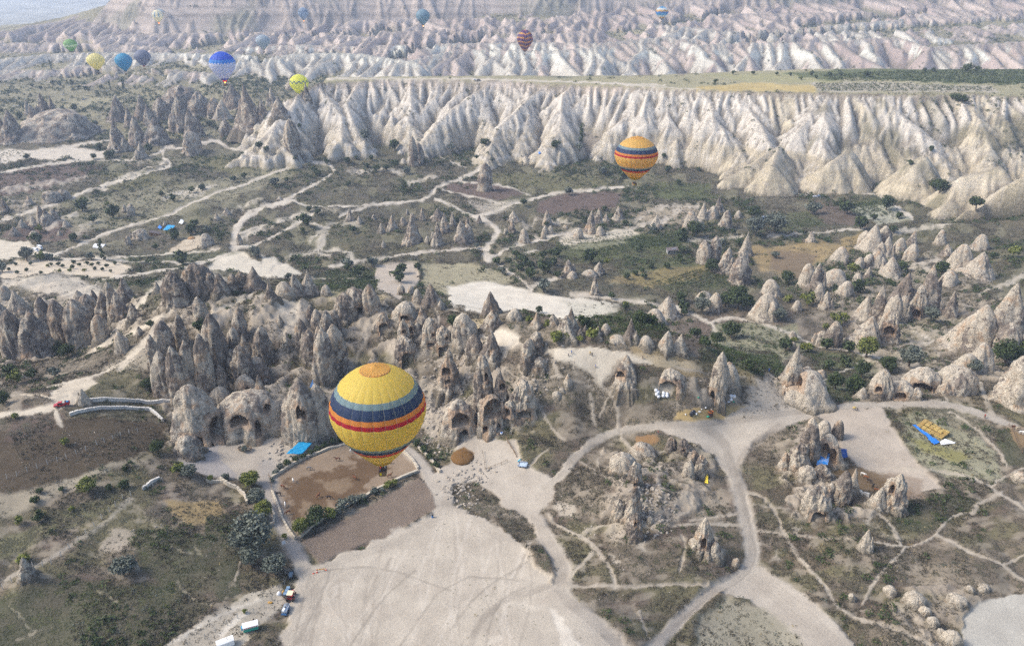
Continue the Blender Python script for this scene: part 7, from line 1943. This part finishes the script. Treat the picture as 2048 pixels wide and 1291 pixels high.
CONC = flat("concrete_post", (.42, .41, .39), .9); WOOD = flat("weathered_wood", (.16, .115, .075), .9, .3, 5)
def fence(pts_px, h, r_, mat, label, rails=(), wire=True, name="fence", lean=.0):
    W3 = []
    for p in pts_px:
        x, y, z = hit(*p); W3.append((x, y, z))
    x0, y0, z0 = W3[0]; root = empty(name, (x0, y0, z0)); tag(root, label, "fence")
    b = MB(); b.tube((0, 0, -.3), (0, 0, h), r_, r_ * .9, 6); me = b.mesh("post", (mat,))
    q = random.Random(int(pts_px[0][0]))
    for x, y, z in W3: add("post", me, root, (), (x - x0, y - y0, z - z0), (q.uniform(-lean, lean), q.uniform(-lean, lean), 0))
    if rails:
        for i in range(len(W3) - 1):
            for k in rails:
                a, c = Vector(W3[i]) - Vector((x0, y0, z0 - k)), Vector(W3[i + 1]) - Vector((x0, y0, z0 - k))
                b = MB(); b.tube(a, c, .06, None, 5); add("rail", b.mesh("rail", (mat,)), root)
    elif wire:
        b = MB()
        for i in range(len(W3) - 1):
            for k in (.5, 1.0, 1.4):
                b.tube(Vector(W3[i]) - Vector((x0, y0, z0 - k)), Vector(W3[i + 1]) - Vector((x0, y0, z0 - k)), .012, None, 3)
        add("wire", b.mesh("wire", (flat("wire_steel", (.25, .25, .25), .5),)), root)
fence(P("14,957 34,951 55,943 75,936 95,928 115,922 133,916 153,908 172,901 194,889 209,884 226,878 242,872 259,868 276,864"), 1.9, .10, CONC, "upper line of pale concrete fence posts across the dark field", lean=.06)
fence(P("6,1178 24,1164 66,1134 86,1133 103,1127 122,1112 139,1096 157,1081 172,1068 189,1052 204,1037 220,1023 231,1012 246,996 262,991"), 1.9, .10, CONC, "lower line of pale concrete posts above the green meadow", lean=.08)
fence(P("287,980 306,972 325,962"), 1.8, .09, CONC, "three concrete posts beside the broken white wall")
fence(P("572,1146 578,1158 569,1168 560,1180 545,1200 528,1215 508,1226"), 2.2, .07, flat("fence_steel", (.26, .28, .29), .6), "bent wire fence beside the olive grove and the parked tractor", lean=.15)
fence(P("476,1236 455,1250 431,1264 410,1277"), 2.0, .07, flat("fence_steel", (.26, .28, .29), .6), "wire fence behind the green and white trailer", lean=.1)
fence(P("538,953 541,960 543,972 545,984"), 1.6, .09, WOOD, "dark gate posts at the paddock entrance", rails=(.5, 1.0, 1.4), name="gate")
fence(P("1011,876 1016,886 1022,895 1028,905 1033,914"), 1.2, .09, WOOD, "rough wooden rail fence beside the carved stable yard", rails=(.4, .8, 1.1))
fence(P("965,905 968,920 970,938 978,938 990,933 1003,928 1014,923"), 1.1, .07, WOOD, "thin post and rail corral marking in the stable yard", rails=(.8,))
fence(P("2017,852 2025,862 2030,876 2036,892 2044,906"), 1.3, .10, WOOD, "wooden fence around the horses at the track bend", rails=(.5, 1.1))
fence(P("1690,912 1699,920 1707,928 1711,934 1700,933 1686,929"), 1.3, .09, WOOD, "wooden rails beside the ragged blue shelters", rails=(.5, 1.0))
fence(P("325,500 340,497 360,494 378,492 388,484 382,478 365,480 345,484 330,488 325,492 325,500"), 1.3, .09, WOOD, "wooden corral of the valley farm", rails=(.5, 1.1))
fence(P("288,500 300,498 312,498"), 1.3, .09, WOOD, "short wooden fence along the farm lane", rails=(.6, 1.1))

# ------------------------------------------------------------------ tarps, tents, bales, small things
def sheet(name, pts_px, hts, mat, label, cat, seed=1, n=12, thick=.04, sag=.25):
    """a draped sheet over four ground corners given in order, each with its own height"""
    C3 = []
    for (p, h) in zip(pts_px, hts):
        x, y, z = hit(*p); C3.append(Vector((x, y, z + h)))
    o0 = sum(C3, Vector()) / 4; q = random.Random(seed); V = []
    for i in range(n + 1):
        for j in range(n + 1):
            u, v = i / n, j / n
            p = (C3[0] * (1 - u) + C3[1] * u) * (1 - v) + (C3[3] * (1 - u) + C3[2] * u) * v
            p = p - o0
            p.z += -sag * 4 * u * (1 - u) * (1 if hts[0] > 1 else -.6) * (v * (1 - v) * 4 + .2) * .5 + .13 * math.sin(u * 17 + seed) * math.sin(v * 13 + u * 4) + q.uniform(-.04, .04)
            p.x += q.uniform(-.08, .08); p.y += q.uniform(-.08, .08)
            V.append(p)
    m = n + 1; Q = [(i * m + j, (i + 1) * m + j, (i + 1) * m + j + 1, i * m + j + 1) for i in range(n) for j in range(n)]
    me = bpy.data.meshes.new(name); me.from_pydata(V, [], Q); me.materials.append(mat); me.polygons.foreach_set("use_smooth", [True] * len(Q))
    o = add(name, me, None, (), o0); md = o.modifiers.new("solid", 'SOLIDIFY'); md.thickness = thick
    return tag(o, label, cat)
TB = flat("tarp_blue", (.015, .16, .55), .45, .2, 1.0, 0, .4); TT = flat("tarp_turquoise", (.01, .26, .50), .45, .2, 1.0, 0, .4); TW = flat("tarp_white", (.68, .70, .72), .6, .1, 1.0); TS = flat("tarp_worn", (.02, .20, .58), .5, .2, .7, 0, .4, dirt=(.34, .30, .26)); TD = flat("tarp_deep_blue", (.012, .07, .28), .5)
def poles(root_xy, label): pass
sheet("tarpaulin", P("573,914 600,893 626,894 604,912"), (1.6, 2.2, 1.9, .9), TT, "bright turquoise tarp stretched beside the paddock hedge", "tarpaulin", 3)
sheet("awning", P("384,877 402,870 410,882 392,884"), (2.2, 2.8, 2.2, 1.8), TD, "deep blue awning below the cave mouth of the yard", "awning", 4)
sheet("tarpaulin", P("1631,939 1634,915 1658,918 1654,938"), (1.9, 2.8, 2.6, 1.8), TS, "torn blue shelter roof between the rocks of the cattle pen", "tarpaulin", 5, 14)
sheet("tarpaulin", P("1678,923 1680,908 1691,909 1694,920"), (1.3, 2.4, 2.4, 1.3), TD, "small crumpled navy tarp on a frame above the cattle pen", "tarpaulin", 6)
sheet("tarpaulin", P("1824,850 1830,850 1875,882 1869,887"), (.3, .3, .3, .3), TB, "long blue tarp laid along the foot of the hay stack", "tarpaulin", 7, 16, sag=-.2)
sheet("tarpaulin", P("1855,878 1868,876 1880,885 1868,890"), (.3, .4, .3, .3), TB, "bunched blue tarp end at the hay stack corner", "tarpaulin", 17, 10, sag=-.2)
sheet("tarpaulin", P("1879,884 1890,879 1913,886 1882,890"), (.3, .5, .2, .2), TW, "crumpled white sheet at the near corner of the hay stack", "tarpaulin", 8, sag=-.3)
sheet("tarpaulin", P("327,465 337,456 352,457 342,467"), (2.4, 3.0, 2.8, 2.2), TT, "big turquoise farm tarp on poles", "tarpaulin", 9)
sheet("tarpaulin", P("316,458 320,454 325,458 321,461"), (1.5, 2, 1.8, 1.3), TB, "small round blue tarp beside the big turquoise one", "tarpaulin", 10)
sheet("tarpaulin", P("358,450 363,443 369,446 365,451"), (1.8, 2.4, 2.2, 1.5), TW, "white tarp behind the turquoise farm roof", "tarpaulin", 11)
sheet("awning", P("620,780 626,768 632,770 628,782"), (1.4, 2, 2, 1.2), flat("awning_blue", (.03, .10, .24), .7), "small blue awning on the slope beside the balloon", "awning", 12)
sheet("awning", P("505,1050 512,1040 518,1043 512,1054"), (1.6, 2, 2, 1.4), TD, "blue awning with pink edge under the yellow-green tree", "awning", 13)
sheet("tarpaulin", P("1409,966 1412,952 1415,956 1416,968"), (.3, 1.5, 1.3, .3), flat("tarp_yellow", (.72, .55, .05), .6), "yellow cloth hanging from the rock edge by the road", "cloth", 14)
# white farm tent
r = car_root("tent", 201, 494, -12, "white ridge tent on the farm edge beside the white track", "tent")
b = MB(); b.prism([(-3.2, 0), (-2.6, 1.6), (0, 2.7), (2.6, 1.6), (3.2, 0)], -4.6, 4.6); b.v = [(y, x, z) for x, y, z in b.v]; add("canvas", b.mesh("canvas", (TW,)), r)
b = MB()
for x in (-4.7, 4.7): b.tube((x, 0, 0), (x, 0, 2.8), .08, None, 6)
add("pole", b.mesh("pole", (WOOD,)), r)
def bale(px, py, label, sc=1.0):
    x, y, z = hit(px, py); b = MB(); b.tube((0, 0, 0), (0, 0, 1.15), .62, None, 14); b.v = [(a * (1 + .06 * math.sin(7 * c + k)), c2 * (1 + .05 * math.cos(5 * a + k)), c) for k, (a, c2, c) in enumerate(b.v)]
    me = b.mesh("bale", (TW,), True); bm = bmesh.new(); bm.from_mesh(me); bmesh.ops.bevel(bm, geom=[e for e in bm.edges if e.calc_face_angle(0) > 1], offset=.16, segments=2, affect='EDGES'); bm.to_mesh(me); bm.free()
    o = add("bale", me, None, (), (x, y, z), (.05 * math.sin(px), .05 * math.cos(px), 0), (sc, sc, sc)); tag(o, label, "bale", "white wrapped bales")
NM = ["upper outer", "upper inner", "lower outer", "lower inner"]
for (px, py), lb in zip([(1312, 783), (1316, 786), (1313, 791), (1317, 795)], NM): bale(px, py, f"white wrapped bale, {lb} one of the four under the low cave")
for (px, py), lb in zip([(1327, 788), (1334, 789), (1326, 794), (1334, 794)], NM): bale(px, py, f"white wrapped bale, {lb} one of the four clear of the cave")
bale(1462, 794, "white sack farther up of the pair past the tall crag"); bale(1468, 795, "white sack nearest the road past the tall crag"); bale(1462, 801, "white sack below the pair past the tall crag", .9)
def blob(px, py, s, mat, name, label, cat, squash=.6, k=3, group=None):
    x, y, z = hit(px, py); q = random.Random(int(px * 7 + py)); b = MB()
    for i in range(k): b.ball((q.uniform(-.5, .5) * s[0], q.uniform(-.5, .5) * s[1], s[2] * .4), (s[0] * q.uniform(.5, .8), s[1] * q.uniform(.5, .8), s[2] * q.uniform(.5, 1)), 9, 6)
    o = add(name, b.mesh(name, (mat,), True), None, (), (x, y, z)); return tag(o, label, cat, group)
GT = flat("net_green", (.02, .26, .17), .7); BK = flat("black_plastic", (.015, .018, .03), .35, .1, 1, 0, .5)
blob(1385, 828, (1.2, 1.3, 1.2), BK, "plastic_heap", "black plastic heap on the yellow straw below the crag", "plastic heap", k=4)
blob(1392, 828, (.5, .6, .5), TW, "sack", "white sack touching the black plastic heap", "sack"); blob(1371, 829, (.35, .35, .4), TW, "sack", "small white sack on its own at the straw edge", "sack")
blob(1399, 823, (.5, .3, .3), TW, "sack", "white sack between the heap and the orange drum", "sack"); blob(1411, 815, (.5, .4, .3), TW, "sack", "white sack at the foot of the cave door", "sack"); blob(1403, 819, (.25, .25, .3), TW, "sack", "smallest white sack on the straw", "sack")
blob(1415, 833, (.9, .5, .3), GT, "net", "green net lying under the orange drum", "net"); blob(1467, 803, (.4, .9, .3), GT, "net", "green net beside the white sacks", "net"); blob(1397, 795, (.4, .4, .3), GT, "net", "scrap of green net by the crag wall", "net")
blob(1457, 803, (.7, .5, .3), TW, "sack", "flattened white sacks spilled below the bales", "sack", k=5)
x, y, z = hit(1421, 831); b = MB(); b.tube((0, 0, 0), (0, 0, 1.6), .85, None, 18); o = empty("drum", (x, y, z)); tag(o, "rusty orange-topped drum standing on the straw", "drum")
add("shell", b.mesh("shell", (flat("rust_dark", (.05, .02, .015), .8),)), o)
b = MB(); b.tube((0, 0, 1.6), (0, 0, 1.95), .9, None, 18); b.f = b.f[:18]; b.m = b.m[:18]; add("lid", b.mesh("lid", (flat("rust_orange", (.42, .13, .03), .8),)), o)
bpy.data.objects[o.name]
# straw heap
x, y, z = hit(925, 915); b = MB(); b.ball((0, 0, 0), (4.2, 4.4, 1.5), 26, 12); q = random.Random(3); b.v = [(a + q.uniform(-.15, .15), c + q.uniform(-.15, .15), d * q.uniform(.85, 1.1)) for a, c, d in b.v]
tag(add("straw_heap", b.mesh("straw_heap", (flat("old_straw", (.14, .075, .025), .95, .35, 4),), True), None, (), (x, y, z + .1)), "dark brown heap of old straw in the stable yard", "straw heap")
x, y, z = hit(383, 477); b = MB(); b.ball((0, 0, 0), (3.2, 2.6, 1.6), 18, 9); tag(add("straw_heap", b.mesh("straw_heap", (flat("straw", (.34, .20, .09), .95, .3, 4),), True), None, (), (x, y, z)), "orange straw heap in the farm corral", "straw heap")
# hay stack built of single bales
x, y, z = hit(1862, 872)
x1_, y1_, _ = hit(1833, 852); x2_, y2_, _ = hit(1888, 880); x3_, y3_, _ = hit(1855, 841); 
ux = Vector((x2_ - x1_, y2_ - y1_, 0)); Ln = ux.length; ux.normalize(); uy = Vector((-ux.y, ux.x, 0)); Wd = abs((Vector((x3_ - x1_, y3_ - y1_, 0))).dot(uy)) * .85
root = empty("hay_stack", (x1_, y1_, gz(x1_, y1_))); tag(root, "long stack of golden hay bales edged with a blue tarp", "hay stack")
hb = MB(); hb.box((0, 0, 0), (1.5, .82, .62)); HAY = [flat("hay_bale_a", (.40, .29, .10), .95, .3, 6), flat("hay_bale_b", (.33, .23, .085), .95, .3, 6)]
hms = [hb.mesh("hay_bale", (m,)) for m in HAY]
q = random.Random(9); cnt = 0
na_, nb_ = int(Ln / 1.62), max(3, int(Wd / .92)); rz = math.atan2(ux.y, ux.x)
for lev in range(3):
    for i in range(na_):
        for j in range(lev // 2, nb_ - lev // 2):
            if lev < 2 and 0 < i < na_ - 1 and lev // 2 < j < nb_ - 1 - lev // 2: continue
            if lev == 2 and q.random() < .12: continue
            p = ux * (i * 1.62 + .8 + .3 * lev) + uy * (j * .92 + .45)
            zz = gz(x1_ + p.x, y1_ + p.y) - root.location.z + .31 + lev * .64
            if lev: zz += 0
            if cnt < 290:
                cnt += 1; add("hay_bale", q.choice(hms), root, (), (p.x, p.y, zz), (q.uniform(-.04, .04), q.uniform(-.04, .04), rz + q.uniform(-.12, .12)))
# bin, barrier, cones, signs
x, y, z = hit(865, 1034); r = empty("barrel", (x, y, z)); tag(r, "dark blue barrel standing at the corner of the ploughed strip", "barrel")
b = MB(); b.tube((0, 0, 0), (0, 0, .95), .34, None, 14); add("shell", b.mesh("shell", (BL,)), r); b = MB(); b.tube((0, 0, .95), (0, 0, 1.05), .36, None, 14); add("lid", b.mesh("lid", (RUB,)), r)
def cone(px, py, lb):
    x, y, z = hit(px, py); r = empty("traffic_cone", (x, y, z)); tag(r, lb, "traffic cone", "cones by the road barrier")
    o_ = flat("cone_orange", (.62, .10, .04), .6)
    b = MB(); b.box((0, 0, .03), (.5, .5, .06)); b.tube((0, 0, .06), (0, 0, .8), .2, .04, 10); add("body", b.mesh("body", (o_,)), r)
    b = MB(); b.tube((0, 0, .35), (0, 0, .55), .145, .105, 10); add("band", b.mesh("band", (TW,)), r)
cone(627, 1146, "orange cone standing off on its own from the road barrier"); cone(634, 1144, "orange cone against the near end of the road barrier"); cone(652, 1139, "orange cone past the far end of the road barrier")
x, y, z = hit(642, 1142); r = empty("road_barrier", (x, y, z), .22); tag(r, "striped road barrier at the end of the ploughed strip", "barrier")
b = MB()
for i in range(6): b.cur = i % 2; b.box((-1.05 + i * .42, 0, .85), (.42, .06, .3))
add("board", b.mesh("board", (flat("cone_orange", (.62, .10, .04), .6), flat("barrier_yellow", (.7, .55, .1), .6))), r)
b = MB()
for s in (-1, 1): b.tube((s * 1.0, -.3, 0), (s * 1.0, 0, .9), .035, None, 5); b.tube((s * 1.0, .3, 0), (s * 1.0, 0, .9), .035, None, 5)
add("leg", b.mesh("leg", (RUB,)), r)
x, y, z = hit(569, 1094); r = empty("sign_board", (x, y, z), .5); tag(r, "blank white sign board on a post at the driveway edge", "sign")
b = MB(); b.box((0, 0, 1.9), (1.0, .06, 1.2)); add("board", b.mesh("board", (TW,)), r); b = MB(); b.tube((0, 0, 0), (0, 0, 1.9), .04, None, 6); add("post", b.mesh("post", (RUB,)), r)
x, y, z = hit(597, 1079); r = empty("tyre", (x, y, z + .3)); tag(r, "old pale tyre lying at the wall end by the driveway", "tyre")
b = MB()
for i in range(16):
    a0, a1 = 2 * math.pi * i / 16, 2 * math.pi * (i + 1) / 16; b.tube((.6 * math.cos(a0), 0.0, .6 * math.sin(a0) + .3), (.6 * math.cos(a1), 0.0, .6 * math.sin(a1) + .3), .17, None, 6)
add("tread", b.mesh("tread", (flat("dusty_rubber", (.22, .2, .18), .9),)), r)
for px, py, s, m, lb in [(556, 1189, (.9, .6, .9), TW, "pale boulder-like sack nearest the wire fence"), (567, 1184, (.5, .8, .5), flat("ochre_sack", (.45, .26, .06), .8), "ochre sack between the pale sack and the blue crates"), (539, 1205, (.9, .5, .4), flat("ochre_sack", (.45, .26, .06), .8), "long ochre sack by the bent fence")]:
    blob(px, py, s, m, "sack", lb, "sack", k=2)
x, y, z = hit(572, 1186); 
for i in range(3):
    b = MB(); b.box((0, 0, .35), (1.0, .9, .7)); tag(add("crate", b.mesh("crate", (flat("crate_blue", (.16, .26, .38), .6),)), None, (), (x + i * .12, y + i * 1.15 - .6, z), (0, 0, .15)), ["grey-blue crate nearest the water tanker", "middle grey-blue crate beside the tractor", "grey-blue crate level with the tractor bonnet"][i], "crate", "crates beside the tractor")
# ladder and doorway things at the stable
x, y, z = hit(1021, 868); r = empty("ladder", (x, y, z)); tag(r, "long wooden ladder leaning by the carved stable", "ladder"); LW = flat("ladder_wood", (.5, .45, .38), .8)
b = MB()
for s in (-.3, .3): b.tube((s, 0, 0), (s + .8, 1.6, 3.8), .05, None, 5)
add("rail", b.mesh("rail", (LW,)), r)
b = MB(); b.tube((-.3, 0, 0), (.3, 0, 0), .045, None, 5); me = b.mesh("rung", (LW,))
for i in range(1, 10): add("rung", me, r, (), (.8 * i / 10, 1.6 * i / 10, 3.8 * i / 10))
x, y, z = hit(1003, 867); r = empty("basin", (x, y, z)); tag(r, "white basin with blue water barrel at the stable mouth", "basin"); b = MB(); b.tube((0, 0, 0), (0, 0, .6), .45, .55, 12); add("shell", b.mesh("shell", (TW,)), r); b = MB(); b.tube((0, 0, .55), (0, 0, .62), .4, None, 12); add("water", b.mesh("water", (TB,)), r)
# pergola, tables and clutter in the left yard
r = car_root("pergola", 487, 864, 0, "dark timber pergola with cluttered tables below the cave windows", "pergola")
b = MB()
for sx in (-1.9, 1.9):
    for sy in (-1, 1): b.tube((sx, sy, 0), (sx, sy, 1.9), .07, None, 5)
add("post", b.mesh("post", (WOOD,)), r)
b = MB()
for i in range(9): b.box((-2 + i * .5, 0, 1.95), (.12, 2.3, .1))
add("roof_slat", b.mesh("roof_slat", (WOOD,)), r)
b = MB(); b.box((0, 0, .75), (2.6, .9, .07)); b.box((0, -.8, .45), (2.6, .35, .06)); add("table", b.mesh("table", (WOOD,)), r)
r = car_root("tree_bench", 490, 899, 0, "ring of dark benches around the small yard tree", "bench")
b = MB()
for i in range(10):
    a = i * math.pi / 5; b.box((2.2 * math.cos(a), 1.2 * math.sin(a), .45), (.9, .4, .1), rz=a + 1.57); b.box((2.4 * math.cos(a), 1.35 * math.sin(a), .8), (.9, .08, .5), rz=a + 1.57)
add("seat", b.mesh("seat", (WOOD,)), r)
tree(491, 903, 13, 's')
for px, py, c, lb in [(405, 897, (.65, .5, .15), "yellow mat on the concrete yard"), (412, 896, (.3, .45, .65), "pale blue mat on the concrete yard"), (417, 902, (.03, .08, .15), "navy mat on the concrete yard"), (387, 912, (.5, .5, .5), "grey bundle at the edge of the concrete yard")]:
    blob(px, py, (.9, .6, .25), flat("mat_%d" % px, c, .8), "mat", lb, "mat", k=2)
# valley buildings
r = car_root("farm_shed", 310, 470, 8, "long brown shed with flat roof beside the farm rocks", "shed")
b = MB(); b.box((0, 0, 1.3), (8.5, 3.2, 2.6)); add("wall", b.mesh("wall", (flat("shed_brown", (.30, .17, .07), .9),)), r); b = MB(); b.box((0, .1, 2.72), (9, 3.8, .22)); add("roof", b.mesh("roof", (flat("shed_roof", (.12, .10, .10), .9),)), r)
r = car_root("orchard_house", 1344, 505, 4, "low grey house with white boards among orchard trees", "house")
b = MB(); b.box((0, 0, 1.6), (8, 4.5, 3.2)); add("wall", b.mesh("wall", (flat("house_grey", (.30, .30, .29), .9),)), r)
b = MB(); b.box((0, 0, 3.3), (8.6, 5, .25)); add("roof", b.mesh("roof", (flat("shed_roof", (.12, .10, .10), .9),)), r)
q_ = MB(); q_.box((0, 0, 0), (1.1, .12, 1.1)); wm = q_.mesh("window", (GLASS,))
for x_ in (-2.8, -.9, 1.1, 2.9): add("window", wm, r, (), (x_, -2.27, 1.8))
q_ = MB(); q_.box((1.0, -1.0, 3.9), (3.0, .1, 1.0)); add("signboard", q_.mesh("signboard", (TW,)), r)
r = car_root("hut", 1528, 438, 0, "tiny hut with light blue sheet wall beside the green garden", "hut")
b = MB(); b.box((0, 0, 1.1), (3.2, 2.4, 2.2)); add("wall", b.mesh("wall", (flat("hut_blue", (.12, .26, .45), .7),)), r); b = MB(); b.box((0, 0, 2.3), (3.6, 2.8, .16)); add("roof", b.mesh("roof", (TW,)), r)
sheet("tarpaulin", P("1076,309 1078,306 1082,307 1080,310"), (1, 1.5, 1.5, 1), TB, "dot of blue tarp at the foot of the pale cliff", "tarpaulin", 21, 5)
# ------------------------------------------------------------------ morning haze
def make_haze():
    x0, x1, y0, y1, z0, z1 = -9000, 9000, -200, 9800, -90, 172
    V = [(x, y, z) for z in (z0, z1) for y in (y0, y1) for x in (x0, x1)]
    Q = [(0, 2, 3, 1), (4, 5, 7, 6), (0, 1, 5, 4), (2, 6, 7, 3), (0, 4, 6, 2), (1, 3, 7, 5)]
    me = mesh_np("haze", V, Q, False)
    m = bpy.data.materials.new("haze"); m.use_nodes = True; n = m.node_tree; n.nodes.clear()
    o = n.nodes.new("ShaderNodeOutputMaterial"); v = n.nodes.new("ShaderNodeVolumePrincipled")
    v.inputs["Color"].default_value = (0.62, 0.76, 1.0, 1); v.inputs["Density"].default_value = HAZE
    v.inputs["Anisotropy"].default_value = 0.1
    n.links.new(v.outputs[0], o.inputs["Volume"])
    me.materials.append(m)
    ob = bpy.data.objects.new("haze", me); ob["kind"] = "stuff"; ob["label"] = "pale blue morning haze lying over the whole valley"
    COL.objects.link(ob)
HAZE = 0.00012
make_haze()
finish_labels()
